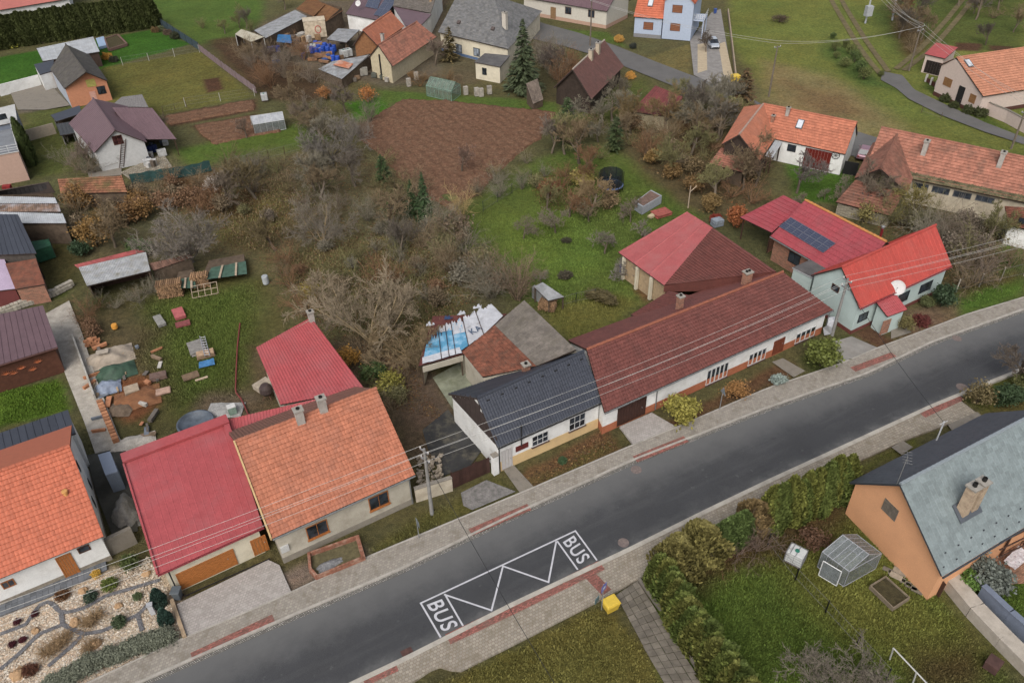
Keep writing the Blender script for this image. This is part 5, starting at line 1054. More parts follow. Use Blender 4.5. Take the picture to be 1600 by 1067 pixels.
def raw_mesh(name,v,f,rnd,m_):
    me = bpy.data.meshes.new(name); fast_mesh(me,np.asarray(v,'f'),np.asarray(f,'i')); me.materials.append(m_)
    at = me.attributes.new('rnd','FLOAT','FACE'); at.data.foreach_set('value',np.asarray(rnd,'f')); return me
class Limbs:
    def __init__(s): s.v = []; s.f = []; s.r = []; s.n = 0
    def tube(s,pts,rad_,k=3,rv=.5):
        pts = np.asarray(pts); t = np.gradient(pts,axis=0); t /= np.linalg.norm(t,axis=1)[:,None] + 1e-9
        ref = np.where(np.abs(t[:,2:3]) > .9,V3(1,0,0),UP); a = np.cross(ref,t); a /= np.linalg.norm(a,axis=1)[:,None] + 1e-9; b = np.cross(t,a)
        an = np.arange(k) * 2 * np.pi / k; ring = (a[:,None] * np.cos(an)[None,:,None] + b[:,None] * np.sin(an)[None,:,None]) * np.asarray(rad_)[:,None,None] + pts[:,None]
        m_ = len(pts); s.v.append(ring.reshape(-1,3)); i = np.arange(m_ - 1)[:,None] * k + np.arange(k)[None]; j = np.arange(m_ - 1)[:,None] * k + (np.arange(k)[None] + 1) % k
        s.f.append((np.stack([i,j,j + k,i + k],-1).reshape(-1,4)) + s.n); s.n += m_ * k; s.r.append(np.full((m_ - 1) * k,rv))
    def mesh(s,name,m_): return raw_mesh(name,np.concatenate(s.v),np.concatenate(s.f),np.concatenate(s.r),m_)
def grow(r,trunk,crown,p,d,L,rad0,lev,P_):
    n = 5 if lev < 2 else (4 if lev == 2 else 3); pts = [p]; dd = nrm(d); st = L / (n - 1)
    for i in range(n - 1):
        dd = nrm(dd + r.normal(size=3) * P_['wob'] + UP * P_['up'] * (1 if lev else .3)); pts.append(pts[-1] + dd * st)
    pts = np.array(pts); end = rad0 * (.55 if lev == 0 else .3); rr = np.linspace(rad0,max(end,P_['rmin']),n)
    (trunk if lev <= 1 else crown).tube(pts,rr,6 if lev == 0 else (5 if lev == 1 else 3),r.uniform(.2,.8))
    if lev >= P_['levels']: return
    nb = P_['nb'][lev]
    for i in range(nb):
        t = P_['t0'][lev] + (1 - P_['t0'][lev]) * (i + r.uniform(0,1)) / nb; t = min(t,.999); k = t * (n - 1); k0 = int(k); q = pts[k0] + (pts[min(k0 + 1,n - 1)] - pts[k0]) * (k - k0)
        td = nrm(pts[min(k0 + 1,n - 1)] - pts[max(k0 - 0,0)] + 1e-6); an = rad(r.uniform(*P_['ang'])); ax = nrm(np.cross(td,r.normal(size=3))); nd = td * math.cos(an) + ax * math.sin(an)
        grow(r,trunk,crown,q,nd,L * P_['len'][lev] * r.uniform(.7,1.2) * (1.15 - .4 * t),max(P_['rmin'],rad0 * (1 - .6 * t) * P_['rk']),lev + 1,P_)
def bare_tree_proto(seed,H=6.0,levels=4,nb=(6,6,6,4),**kw):
    r = np.random.default_rng(seed); T,C = Limbs(),Limbs()
    P_ = dict(wob=.16,up=.1,levels=levels,nb=nb,t0=(.35,.2,.2,.15),ang=(28,62),len=(.85,.62,.55,.5),rk=.62,rmin=.0155); P_.update(kw)
    grow(r,T,C,V3(0,0,-.15),V3(r.normal() * .08,r.normal() * .08,1),H * kw.get('tl',.42),H * .024,0,P_)
    return T.mesh('trunk',M_BARK),C.mesh('crown',M_TWIG)
def bare_shrub_proto(seed,H=2.2,stems=26,spread=.9,nb=5):
    r = np.random.default_rng(seed); T,C = Limbs(),Limbs()
    for i in range(stems):
        an = r.uniform(0,2 * np.pi); lean = r.uniform(.05,spread); d = nrm(V3(math.cos(an) * lean,math.sin(an) * lean,1)); L = H * r.uniform(.55,1.1); p = V3(math.cos(an),math.sin(an),0) * r.uniform(0,.35) * spread * H * .5
        pts = [p]; dd = d
        for k in range(4): dd = nrm(dd + r.normal(size=3) * .14 + V3(math.cos(an),math.sin(an),0) * .08); pts.append(pts[-1] + dd * L / 4)
        pts = np.array(pts); (T if i < stems // 4 else C).tube(pts,np.linspace(.025,.01,5),3,r.uniform(.1,.9))
        for b_ in range(nb):
            t = r.uniform(.3,1) * 3.99; k0 = int(t); q = pts[k0] + (pts[k0 + 1] - pts[k0]) * (t - k0); nd = nrm(dd + r.normal(size=3) * .7); l2 = L * r.uniform(.2,.42); q2 = q + nd * l2 * .5; q3 = q2 + nrm(nd + r.normal(size=3) * .3) * l2 * .5
            C.tube([q,q2,q3],[.012,.01,.007],3,r.uniform(.1,.9))
            for c_ in range(3): q4 = q2 + (q3 - q2) * r.uniform(0,1); C.tube([q4,q4 + nrm(nd + r.normal(size=3) * .9) * l2 * .45],[.008,.006],3,r.uniform(.1,.9))
    return T.mesh('stems',M_BARK),C.mesh('twigs',M_TWIG)
def leaf_quads(r,pos,size,flat=0.0,out=None,aspect=1.6):
    n = len(pos); a = r.normal(size=(n,3)); a /= np.linalg.norm(a,axis=1)[:,None]
    if out is not None: a = a * .8 + out; a /= np.linalg.norm(a,axis=1)[:,None]
    b = np.cross(a,r.normal(size=(n,3))); b /= np.linalg.norm(b,axis=1)[:,None]; c = np.cross(a,b)
    s = (size * r.uniform(.6,1.3,n))[:,None]; u,v = b * s * aspect * .5,c * s * .5
    vs = np.stack([pos - u - v * .3,pos - u * .1 - v,pos + u,pos - u * .1 + v],1).reshape(-1,3); f = np.arange(4 * n).reshape(n,4); return vs,f
def clump_points(r,n,rx,ry,rz,clumps,spread,shell=.75,base=0.0):
    c = r.normal(size=(clumps,3)); c /= np.linalg.norm(c,axis=1)[:,None]; c *= (shell + (1 - shell) * r.uniform(-1,.8,clumps))[:,None]; c[:,2] = np.abs(c[:,2]) * r.choice([1,1,1,-.6],clumps)
    k = r.integers(0,clumps,n); shade = r.uniform(.15,.85,clumps)[k]; p = c[k] + r.normal(size=(n,3)) * spread; pos = p * V3(rx,ry,rz); pos[:,2] += base; return pos,shade
def leafy_proto(seed,n=2600,rx=1.0,ry=1.0,rz=.9,clumps=46,spread=.17,size=.13,base=.9,stem=True,core=False):
    r = np.random.default_rng(seed); pos,sh = clump_points(r,n,rx,ry,rz,clumps,spread,.7,base); pos[:,2] = np.maximum(pos[:,2],.03)
    v,f = leaf_quads(r,pos,size); rn = np.clip(sh * .6 + r.uniform(0,.4,n),0,1); fol = raw_mesh('foliage',v,f,rn,M_LEAFM)
    T = Limbs()
    for i in range(9): an = r.uniform(0,6.28); q = V3(math.cos(an) * rx * .55,math.sin(an) * ry * .55,base + rz * r.uniform(-.1,.6)); T.tube(np.array([V3(0,0,-.1),q * V3(.4,.4,.55),q]),[.05,.035,.012],4)
    return T.mesh('stem',M_BARK),fol
def conifer_proto(seed,H=8.0,R=2.2,whorls=34,per=11,q=7,size=.5,taper=1.0,droop=.25):
    r = np.random.default_rng(seed); pos,dirs,sh = [],[],[]; T = Limbs(); T.tube(np.array([V3(0,0,-.1),V3(0,0,H * .5),V3(0,0,H * .97)]),[H * .02,H * .012,.02],6)
    for i in range(whorls):
        z_ = H * (.06 + .93 * i / (whorls - 1)); L = R * (1 - (z_ / H)) ** taper * r.uniform(.8,1.12) + .08
        for j in range(per):
            an = r.uniform(0,6.28); d = V3(math.cos(an),math.sin(an),-droop + r.normal() * .1); s = r.uniform(.2,.85)
            for k in range(q): t = (k + .6) / q; pos.append(V3(0,0,z_) + d * L * t + r.normal(size=3) * .08 * L * t + UP * (.12 * L * t * t)); dirs.append(d); sh.append(s * (.55 + .45 * t))
    pos,dirs,sh = np.array(pos),np.array(dirs),np.array(sh); n = len(pos); side = np.cross(dirs,UP) + r.normal(size=(n,3)) * .35; side /= np.linalg.norm(side,axis=1)[:,None]; dd = dirs / np.linalg.norm(dirs,axis=1)[:,None]
    s = (size * (1.1 - .6 * pos[:,2] / H) * r.uniform(.7,1.2,n))[:,None]; u,v = dd * s * .75,side * s * .34
    vs = np.stack([pos - u,pos - v - UP * .03,pos + u - UP * .08 * s,pos + v - UP * .03],1).reshape(-1,3)
    return T.mesh('trunk',M_BARK),raw_mesh('crown',vs,np.arange(4 * n).reshape(n,4),np.clip(sh + r.uniform(-.15,.15,n),0,1),M_NEEDLE)
def thuja_proto(seed,H=3.0,R=.55,n=2600,size=.2,tip=.55,bulge=.38):
    """columnar thuja: upright fans of scale foliage over a twiggy core"""
    r = np.random.default_rng(seed); t = r.uniform(0,1,n) ** .85; an = r.uniform(0,6.28,n); lobes = 1 + .16 * np.sin(an * 3 + r.uniform(0,6)) + .12 * np.sin(an * 5 + t * 9)
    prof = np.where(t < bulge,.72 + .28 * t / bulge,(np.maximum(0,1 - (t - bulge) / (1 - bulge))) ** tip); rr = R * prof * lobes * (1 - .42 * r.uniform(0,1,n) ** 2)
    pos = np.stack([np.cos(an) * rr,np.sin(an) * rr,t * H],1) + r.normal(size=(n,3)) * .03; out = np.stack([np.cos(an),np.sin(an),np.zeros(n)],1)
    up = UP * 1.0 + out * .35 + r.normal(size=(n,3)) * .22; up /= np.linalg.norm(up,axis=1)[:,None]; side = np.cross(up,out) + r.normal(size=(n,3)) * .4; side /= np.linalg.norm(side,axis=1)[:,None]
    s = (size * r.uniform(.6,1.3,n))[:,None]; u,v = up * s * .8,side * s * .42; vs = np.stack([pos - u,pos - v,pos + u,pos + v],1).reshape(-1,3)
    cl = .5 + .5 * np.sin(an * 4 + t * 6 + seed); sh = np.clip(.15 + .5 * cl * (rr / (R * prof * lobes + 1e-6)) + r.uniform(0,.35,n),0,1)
    T = Limbs(); T.tube(np.array([V3(0,0,-.1),V3(0,0,H * .45),V3(0,0,H * .8)]),[R * .55,R * .6,R * .1],8)
    return T.mesh('trunk',M_BARK),raw_mesh('crown',vs,np.arange(4 * n).reshape(n,4),sh,M_NEEDLE)
PROTO = {}
def reg(key,meshes,bark=(92,82,70)): PROTO.setdefault(key,[]).append((meshes,bark))
for s in range(4): reg('tree',bare_tree_proto(10 + s,6.0,4,(6,6,6,5),rk=.55,rmin=.017))
for s in range(3): reg('orchard',bare_tree_proto(30 + s,4.0,4,(6,6,5,4),tl=.38,ang=(40,75),up=.05,len=(1.0,.6,.55,.5)))
for s in range(2): reg('wide',bare_tree_proto(50 + s,8.0,4,(10,8,8,6),tl=.13,t0=(.1,.22,.15,.1),ang=(26,62),up=.06,len=(4.0,.48,.45,.5),wob=.17,rk=.46,rmin=.014),(126,108,78))
for s in range(4): reg('shrub',bare_shrub_proto(70 + s,2.2,24,.95,5))
for s in range(2): reg('upright',bare_shrub_proto(80 + s,3.4,30,.45,7))
for s in range(3): reg('leafy',leafy_proto(90 + s,2400))
for s in range(2): reg('sparse',leafy_proto(100 + s,1100,1.2,1.1,1.0,60,.2,.12,1.0))
for s in range(2): reg('spruce',conifer_proto(110 + s,8.0,2.4))
reg('pine',conifer_proto(115,5.0,1.5,20,9,5,.5,.6,.1))
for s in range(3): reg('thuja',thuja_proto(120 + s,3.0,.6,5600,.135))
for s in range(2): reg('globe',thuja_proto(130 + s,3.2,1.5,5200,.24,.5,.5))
for s in range(2): reg('dome',leafy_proto(140 + s,3400,.62,.62,.6,240,.06,.055,.14))
reg('tuft',bare_shrub_proto(150,.9,60,.8,2))
KINDN = dict(tree=('bare_tree','trunk','crown'),orchard=('fruit_tree','trunk','crown'),wide=('bare_walnut','trunk','crown'),shrub=('bare_shrub','stems','twigs'),upright=('bare_shrub','stems','twigs'),leafy=('bush','stem','foliage'),sparse=('bush','stem','foliage'),
  spruce=('spruce','trunk','crown'),pine=('young_conifer','trunk','crown'),thuja=('thuja','trunk','crown'),globe=('conifer_bush','trunk','crown'),dome=('clipped_bush','stem','foliage'),tuft=('grass_tuft','stems','blades'))
CATS = dict(tree='tree',orchard='tree',wide='tree',shrub='shrub',upright='shrub',leafy='bush',sparse='bush',spruce='tree',pine='tree',thuja='tree',globe='bush',dome='bush',tuft='grass')
pr_ = random.Random(3)
def plant(kind,loc,label,scale=1.0,tint=(100,92,80),group=None,rz=None,bark=None,idx=None,name=None,tilt=0.0):
    vs_ = PROTO[kind]; (m0,m1),bk = vs_[pr_.randrange(len(vs_)) if idx is None else idx]
    t = thing(name or KINDN[kind][0],label,CATS[kind],loc,group); sc = (scale,) * 3 if np.isscalar(scale) else scale
    kf = dict(tree=1.4,orchard=1.3,shrub=1.3,upright=1.25,sparse=1.15).get(kind,1.0); sc = tuple(v * kf for v in sc); t.scale = sc; t.rotation_euler = (pr_.uniform(-tilt,tilt),pr_.uniform(-tilt,tilt),pr_.uniform(0,6.28) if rz is None else rz)
    j = pr_.uniform(.88,1.12) * (1.4 if kind in ('tree','orchard','wide','shrub','upright') else 1.12)
    for me,nm,cc in ((m0,KINDN[kind][1],bark or bk),(m1,KINDN[kind][2],tint)):
        o = bpy.data.objects.new(nm,me); link(o); o.parent = t; c = lin(cc); o.color = tuple(min(.9,x * ALB * j) for x in c) + (1,)
    return t
GREYT = (116,110,94); BROWNT = (118,102,78); REDT = (122,92,66); OLIVET = (112,108,70); PURPT = (114,102,88); OCHRE = (134,112,60)
# -- the big bare tree in the open plot
plant('wide',P(578,540),'big spreading bare tree with ochre branches in the overgrown plot',1.6,(136,122,100),rz=.6,bark=(148,130,98),idx=0)
plant('wide',P(640,560),'low spreading bare tree leaning over the blue patched lean-to',(1.1,1.1,.75),(128,110,82),rz=2.2,bark=(136,114,80),idx=1)
plant('wide',P(300,408),'broad grey bare tree behind the red plank shed',1.35,(122,114,104),rz=1.9,bark=(112,104,94),idx=1)
plant('wide',P(1310,1105),'bare grey tree at the bottom edge by the vegetable garden',.85,(112,104,92),rz=.3,bark=(108,100,88),idx=0)
plant('wide',P(520,255),'grey bare tree left of the ploughed field',1.3,(112,106,98),rz=4.,bark=(92,86,78),idx=0)
plant('wide',P(505,385),'wide bare tree at the back corner of the overgrown plot',1.05,(112,104,92),rz=5.1,idx=1)
# -- individually told apart trees
for kind,x,y,sc,tint,label in [
 ('spruce',818,142,1.45,(70,80,54),'tall dark spruce beside the slate house'),
 ('pine',703,95,1.2,(96,84,52),'bronze conifer in front of the slate house wall'),
 ('spruce',665,345,(.62,.62,.82),(58,78,46),'dark green spruce at the tip of the ploughed field'),
 ('pine',600,285,.8,(66,86,48),'slender young spruce on the left edge of the ploughed field'),
 ('spruce',645,335,(.5,.5,.6),(60,78,44),'shorter dark spruce left of the dark green one'),
 ('pine',885,220,1.3,(66,82,46),'dark conifer at the right corner of the ploughed field'),
 ('pine',960,235,1.0,(62,74,42),'low dark conifer behind the trampoline'),
 ('pine',1158,180,1.45,(96,76,50),'rusty brown conifer beside the far lane'),
 ('tree',1103,82,.62,(84,74,64),'thin leaning bare tree on the sandy strip by the silver car'),
 ('orchard',868,362,1.0,(116,106,92),'pollarded fruit tree in the middle of the green orchard'),
 ('orchard',818,372,.8,(112,102,88),'gnarled low fruit tree left of the pollarded one'),
 ('orchard',920,345,.95,(118,104,80),'fruit tree just below the trampoline'),
 ('orchard',985,440,1.05,(120,114,106),'leaning pale fruit tree beside the hipped wing'),
 ('orchard',945,395,.9,(112,104,94),'tangled fruit tree left of the pinkish red roof'),
 ('orchard',985,345,.95,(110,98,86),'bare tree by the zinc planter box'),
 ('orchard',1005,375,.85,(112,104,94),'bare tree pressed against the pinkish red eave'),
 ('orchard',845,445,.55,(120,112,100),'young sapling above the little roofed woodpile'),
 ('orchard',335,300,.75,(176,168,158),'pale stripped tree in front of the green windbreak'),
 ('tree',625,395,.75,(98,90,80),'dark trunked bare tree inside the overgrown plot'),
 ('tree',385,215,.55,(112,96,84),'little bare tree on the brown garden bed'),
 ('tree',255,205,.5,(112,100,84),'small bare tree beside the carport'),
 ('tree',540,175,.85,(104,94,84),'bare tree on the bright green lawn patch'),
 ('tree',555,290,.9,(98,90,80),'bare tree at the left edge of the ploughed field'),
 ('tree',722,268,.7,(118,96,84),'faint bare tree on the right slope of the ploughed field'),
 ('tree',905,255,1.15,(122,104,78),'tall brownish tree above the orchard'),
 ('tree',862,238,.95,(110,100,90),'grey bare tree beside the ploughed field corner'),
 ('tree',1180,290,1.0,(108,90,72),'bare tree in front of the low tiled lean-to'),
 ('tree',1245,300,1.0,(104,96,92),'grey bare tree between the white house and the wine red roof'),
 ('tree',1120,220,1.15,(98,92,82),'tall bare tree left of the dark timber gable'),
 ('tree',1090,200,1.1,(96,88,78),'bare tree right of the maroon roofed shed'),
 ('tree',1085,175,.9,(100,94,86),'bare tree overhanging the far lane'),
 ('tree',870,120,1.0,(98,88,80),'bare tree between the spruce and the brown roofed cottage'),
 ('tree',850,105,.8,(104,90,82),'twiggy bare tree beside the lane bend'),
 ('tree',968,170,.9,(100,92,78),'bare tree below the brown roofed cottage'),
 ('tree',680,100,.8,(112,98,86),'bare tree against the front barn'),
 ('tree',1405,60,.95,(92,84,74),'dark bare tree beside the pole on the far meadow'),
 ('tree',1437,35,1.1,(90,84,76),'bare tree behind the wires at the top right'),
 ('tree',1525,30,1.1,(96,88,80),'bare tree near the upper right corner'),
 ('tree',1560,15,1.0,(92,84,78),'last bare tree in the upper right corner'),
 ('tree',1540,70,.7,(88,80,72),'bare tree by the garden beds behind the pink house'),
 ('tree',420,105,.7,(98,84,74),'bare tree in the brown garden below the junk yard'),
 ('tree',385,45,.7,(104,98,84),'leafless tree behind the white posted hut'),
 ('tree',445,15,.8,(104,96,84),'bare tree behind the silver patched shed'),
 ('tree',145,265,.75,(112,98,88),'bare tree touching the mauve roof'),
 ('tree',180,385,.95,(112,96,72),'yellow brown tree by the black roofed building'),
 ('orchard',1185,815,.7,(120,110,98),'wispy bare bush inside the thuja hedge'),
 ('tree',1590,600,.8,(100,90,80),'bare tree over the kerb at the right edge'),
]: plant(kind,P(x,y),label,sc,tint)
# -- leafy single bushes
for kind,x,y,sc,tint,label in [
 ('leafy',1066,655,(1.55,1.55,1.15),(136,128,50),'yellow green weeping bush beside the brick driveway'),
 ('leafy',1282,570,(1.75,1.75,1.45),(96,104,40),'yellow green leafy tree in front of the long white house'),
 ('leafy',1470,478,(1.25,1.25,1.35),(56,74,48),'round dark green bush at the mint house corner'),
 ('leafy',1447,478,(.7,.7,.6),(84,90,52),'small olive bush beside the round dark green one'),
 ('dome',1438,505,(1.6,1.6,1.5),(104,52,46),'dark red bush beside the mint house porch'),
 ('sparse',1412,515,.7,(112,104,60),'thin yellowish bush next to the porch'),
 ('leafy',1215,598,(.75,.75,.45),(140,154,146),'silvery blue groundcover bush by the garden path'),
 ('sparse',1150,618,(1.0,.8,.6),(150,108,58),'rusty orange bush in the narrow front garden'),
 ('dome',879,722,(.7,.7,.8),(64,88,56),'small green yucca in front of the black roofed house'),
 ('leafy',28,225,(.1,.1,.1),(60,76,40),'tiny shrub beside the column cypress'),
 ('sparse',152,384,(1.6,1.4,1.5),(124,94,46),'big ochre brown bush behind the tin roofed woodshed'),
 ('sparse',200,350,(1.5,1.4,1.2),(120,88,50),'brown leaved bush below the mossy tiled shed'),
 ('leafy',128,398,(1.2,1.2,.9),(54,74,48),'dark green shrub on the path beside the black roof'),
 ('leafy',218,395,(1.9,1.3,.8),(72,88,44),'green bramble mound behind the woodshed'),
 ('leafy',585,590,(1.4,1.2,.9),(66,84,40),'green ivy bush beside the rear wing'),
 ('sparse',610,612,(1.1,1.0,.9),(128,122,46),'yellow leaved bush behind the orange tiled house'),
 ('sparse',545,570,(1.0,1.0,.8),(150,108,36),'small golden leaved bush beside the red rear wing'),
 ('sparse',485,465,(1.0,.9,.7),(132,116,44),'yellowish bush near the plot boundary'),
 ('leafy',708,360,(1.2,1.2,1.0),(78,88,44),'green bush at the spruce foot'),
 ('leafy',620,330,(1.3,1.2,1.0),(72,86,44),'leafy green thicket left of the spruces'),
 ('sparse',575,160,(1.2,1,1.1),(160,102,48),'orange leaved bush above the bright lawn patch'),
 ('sparse',508,155,(1.1,1,.9),(148,100,54),'orange brown bush in the middle distance'),
 ('dome',967,65,1.8,(206,158,70),'golden bush near the pale blue house'),
 ('dome',985,122,1.6,(204,150,60),'golden bush at the end of the brown roofed cottage'),
 ('dome',989,75,1.3,(62,66,58),'small dark bush beside the pale blue house'),
 ('leafy',1150,355,(1.2,1.2,1.5),(150,88,48),'copper leaved tree left of the wine red carport'),
 ('leafy',1110,330,(1.3,1.2,1.2),(116,94,54),'brown hedge bush behind the planter box'),
 ('leafy',1082,300,(1.4,1.2,1.2),(118,92,54),'tawny hedge bush above the orchard'),
 ('leafy',1050,280,(1.4,1.2,1.2),(122,96,56),'tawny hedge bush below the maroon roofed shed'),
 ('leafy',1020,255,(1.3,1.2,1.1),(124,98,52),'yellow brown hedge bush near the trampoline'),
 ('dome',1118,345,1.4,(140,56,44),'small red bush by the wooden posts'),
 ('leafy',910,290,(1.5,1.4,1.1),(128,116,56),'olive yellow bush above the orchard trees'),
 ('sparse',860,305,(1.5,1.3,.8),(120,78,50),'russet bramble patch in the orchard'),
 ('dome',885,377,(1.1,1.1,.6),(70,68,50),'small dark mound beside the pollarded fruit tree'),
 ('dome',883,432,(1.6,1.5,.8),(82,76,60),'grey brown mound above the little roofed woodpile'),
 ('leafy',940,470,(2.0,1.0,.6),(94,84,52),'low brown hedge beside the lawn'),
 ('leafy',1000,315,(.5,.5,.4),(80,88,40),'low green clump by the zinc planter'),
 ('leafy',700,310,(1.1,1.1,.1),(80,88,40),'flat green clump beside the pampas grass'),
 ('sparse',985,205,(1.5,1.4,1.2),(108,86,60),'brown bush below the maroon roofed shed wall'),
 ('leafy',1180,350,(.8,.8,.6),(92,104,44),'green bush at the wine red carport post'),
 ('leafy',1540,915,(1.5,1.3,1.1),(98,104,96),'grey leaved lavender bush beside the brick terrace'),
 ('leafy',1512,918,(.9,.9,.7),(84,112,44),'fresh green bush near the retaining wall'),
 ('sparse',1525,630,(1.2,1,.9),(104,92,58),'dry bush above the dark grey slope'),
 ('leafy',1572,628,(1.6,1.2,.9),(56,74,44),'dark green bush at the right edge by the road'),
 ('leafy',1600,610,(1.6,1.2,1.0),(84,86,46),'olive bush at the right edge by the kerb'),
 ('leafy',205,888,(.68,.68,.72),(80,92,44),'dark green globe shrub at the garage corner'),
 ('dome',172,915,(1.08,1.08,0.93),(98,110,42),'lime green round shrub in the pebble garden'),
 ('dome',142,934,(0.99,0.87,0.74),(64,82,64),'blue green cushion shrub in the pebble garden'),
 ('dome',98,932,(0.96,0.81,0.74),(104,70,40),'russet cushion shrub in the pebble garden'),
 ('dome',187,974,(0.99,0.87,0.87),(72,86,58),'green cushion shrub nearest the pavement'),
 ('dome',215,933,(0.62,0.62,0.56),(90,104,66),'small grey green shrub in the pebbles'),
 ('dome',55,960,(0.50,0.43,0.37),(84,34,44),'upper burgundy cushion shrub in the pebbles'),
 ('dome',27,972,(0.53,0.46,0.37),(84,34,44),'leftmost burgundy cushion shrub in the pebbles'),
 ('dome',36,1000,(0.50,0.43,0.37),(84,34,44),'burgundy cushion shrub above the russet grass'),
 ('dome',20,1007,(0.50,0.50,0.43),(84,34,44),'smallest burgundy cushion shrub'),
 ('dome',48,1048,(0.99,0.87,0.68),(100,62,44),'rust brown bush at the bottom left'),
 ('dome',150,898,(0.74,0.62,0.62),(232,184,60),'bright yellow shrub beside the paved path'),
 ('dome',1443,200,.1,(70,70,50),'speck of dry weed on the straw field'),
 ('sparse',1218,35,(1.3,1.1,.6),(84,70,56),'dark heap of brushwood on the far meadow'),
 ('dome',1477,158,1.7,(70,76,40),'first clipped bush in front of the pink house'),('dome',1490,168,1.4,(70,76,40),'second clipped bush in front of the pink house'),('dome',1512,176,1.7,(72,78,42),'third clipped bush in front of the pink house'),('dome',1530,180,2.0,(72,78,42),'largest clipped bush at the pink house corner'),
 ('sparse',1345,330,(1.6,1.4,1.2),(96,84,78),'purplish bare bush below the skirt roof'),
 ('sparse',1270,850,(1,.8,.5),(92,66,48),'low brown bush beside the greenhouse'),
]:
    if not np.isscalar(sc) and max(sc) < .2 or np.isscalar(sc) and sc < .2: continue
    plant(kind,P(x,y),label,sc,tint)
plant('thuja',P(50,258),'tall dark column cypress at the left edge',(1.6,1.6,2.3),(70,82,40))
for x,y,s in ((252,945,1.0),(262,975,.95)): plant('thuja',P(x,y),('upper' if y < 960 else 'lower') + ' blue green upright conifer at the driveway edge',(.85 * s,.85 * s,.6 * s),(66,92,80))
plant('upright',P(722,345),'tall clump of straw coloured pampas grass below the field',(.8,.8,.9),(168,146,96),bark=(168,146,96),name='pampas_grass')
# -- hedges of thuja, each tree on its own
def row(pts,n): return resample(W(pts),n)
hl = 'bushy thuja in the hedge between the slab path and the lawn'
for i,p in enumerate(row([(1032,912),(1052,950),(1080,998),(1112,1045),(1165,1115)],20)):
    plant('thuja',p + V3(pr_.uniform(-.2,.2),pr_.uniform(-.2,.2),0),hl,(1.9 * pr_.uniform(.9,1.12),1.8,.5 + .62 * pr_.uniform(.9,1.12)),[(98,108,46),(110,112,50),(88,102,44)][i % 3],'thujas of the garden path hedge')
for i,p in enumerate(row([(1128,862),(1140,856),(1155,848)],4)):
    plant('thuja',p,'dark green thuja between the big conifer globes and the brown bush',(1.45,1.45,1.15),(90,108,54),'dark thujas by the road')
for i,p in enumerate(row([(1205,826),(1255,803),(1308,778)],15)):
    plant('thuja',p + V3(pr_.uniform(-.3,.3),pr_.uniform(-.3,.3),0),'olive green thuja in the dense row beside the road',(1.6,1.6,1.52 * pr_.uniform(.88,1.08)),[(108,112,46),(94,106,46)][i % 2],'thujas of the roadside row')
plant('globe',P(1055,895),'left of the two huge round golden conifers at the path corner',(1.2,1.2,1.0),(126,118,64))
plant('globe',P(1095,872),'right of the two huge round golden conifers at the path corner',(1.2,1.2,1.0),(128,120,64))
plant('globe',P(1178,828),'brownish round conifer between the thujas by the road',(.9,.9,.9),(128,108,70))
for i,p in enumerate(row([(-70,92),(0,76),(120,58),(242,42)],44)):
    plant('thuja',p,'tall dark thuja in the high hedge at the upper left',(2.5,2.9,2.0 * pr_.uniform(.96,1.04)),(68,74,36),'thujas of the high upper left hedge')
for x,y,s,c,l in ((243,50,1.0,(120,96,60),'brown end bush of the high hedge'),(252,48,.9,(96,104,70),'pale bush along the blue fence'),(262,54,1.0,(110,92,76),'mauve bush along the blue fence'),(275,60,1.2,(62,66,44),'dark bush along the blue fence'),(168,92,1.1,(206,152,50),'golden bush behind the orange gable'),(178,96,1.0,(64,66,50),'dark bush behind the orange gable'),(22,74,1.0,(204,200,70),'yellow shrub below the high hedge')): plant('dome',P(x,y),l,s * 1.6,c)
# grey lavender hedge and dry grasses of the pebble garden
for i,p in enumerate(row([(268,995),(230,1010),(180,1028),(130,1050),(85,1075)],22)):
    plant('leafy',p + V3(pr_.uniform(-.25,.25),pr_.uniform(-.25,.25),0),'grey green lavender cushion in the low hedge by the pavement',(.72,.72,.45),(108,112,94),'lavender hedge by the pavement')
for i,(x,y) in enumerate(((150,965),(138,975),(90,1010),(75,1020),(100,1000),(140,1012))):
    plant('tuft',P(x,y),'flattened tuft of dry brown grass in the pebble garden',(1.2,1.2,.5),(150,124,90),'dry grass tufts in the pebbles',bark=(150,124,90))
# -- scrub: thickets whose members nothing tells apart share a description
def scatter(poly,n,kinds,tints,scales,label,group,seed,lim=.8):
    w = np.array([p[:2] for p in W(poly)]); lo_,hi_ = w.min(0),w.max(0); r = np.random.default_rng(seed); got = []
    for k in range(n * 40):
        q = r.uniform(lo_,hi_)
        if sdist(w,q[:1],q[1:])[0] > 0 or any((q[0] - g[0]) ** 2 + (q[1] - g[1]) ** 2 < lim * lim for g in got): continue
        got.append(q); s = r.uniform(*scales); kd = kinds[r.integers(len(kinds))]; tn = tints[r.integers(len(tints))]
        plant(kd,V3(q[0],q[1],-.05),label,(s * r.uniform(.85,1.2),s * r.uniform(.85,1.2),s * r.uniform(.8,1.1)),tn,group,tilt=.12)
        if len(got) >= n: break
scatter([(430,405),(620,360),(735,470),(640,500),(560,470),(480,500)],30,['shrub','shrub','sparse'],[BROWNT,OLIVET,REDT,GREYT],(.6,1.1),'bare scrub bush inside the overgrown plot','scrub of the overgrown plot',1,1.4)
scatter([(640,370),(700,350),(760,420),(815,470),(740,470),(690,420)],26,['shrub','shrub','upright','sparse'],[BROWNT,GREYT,(122,104,84),OLIVET],(.8,1.4),'bare bush in the thicket right of the overgrown plot','thicket right of the plot',2,1.2)
scatter([(330,260),(560,235),(640,290),(640,350),(420,395),(350,330)],32,['shrub','shrub','tree','sparse','upright'],[BROWNT,GREYT,OLIVET,PURPT,(104,92,64)],(.55,1.1),'bare bush in the wild thicket behind the plot','wild thicket behind the plot',3,1.7)
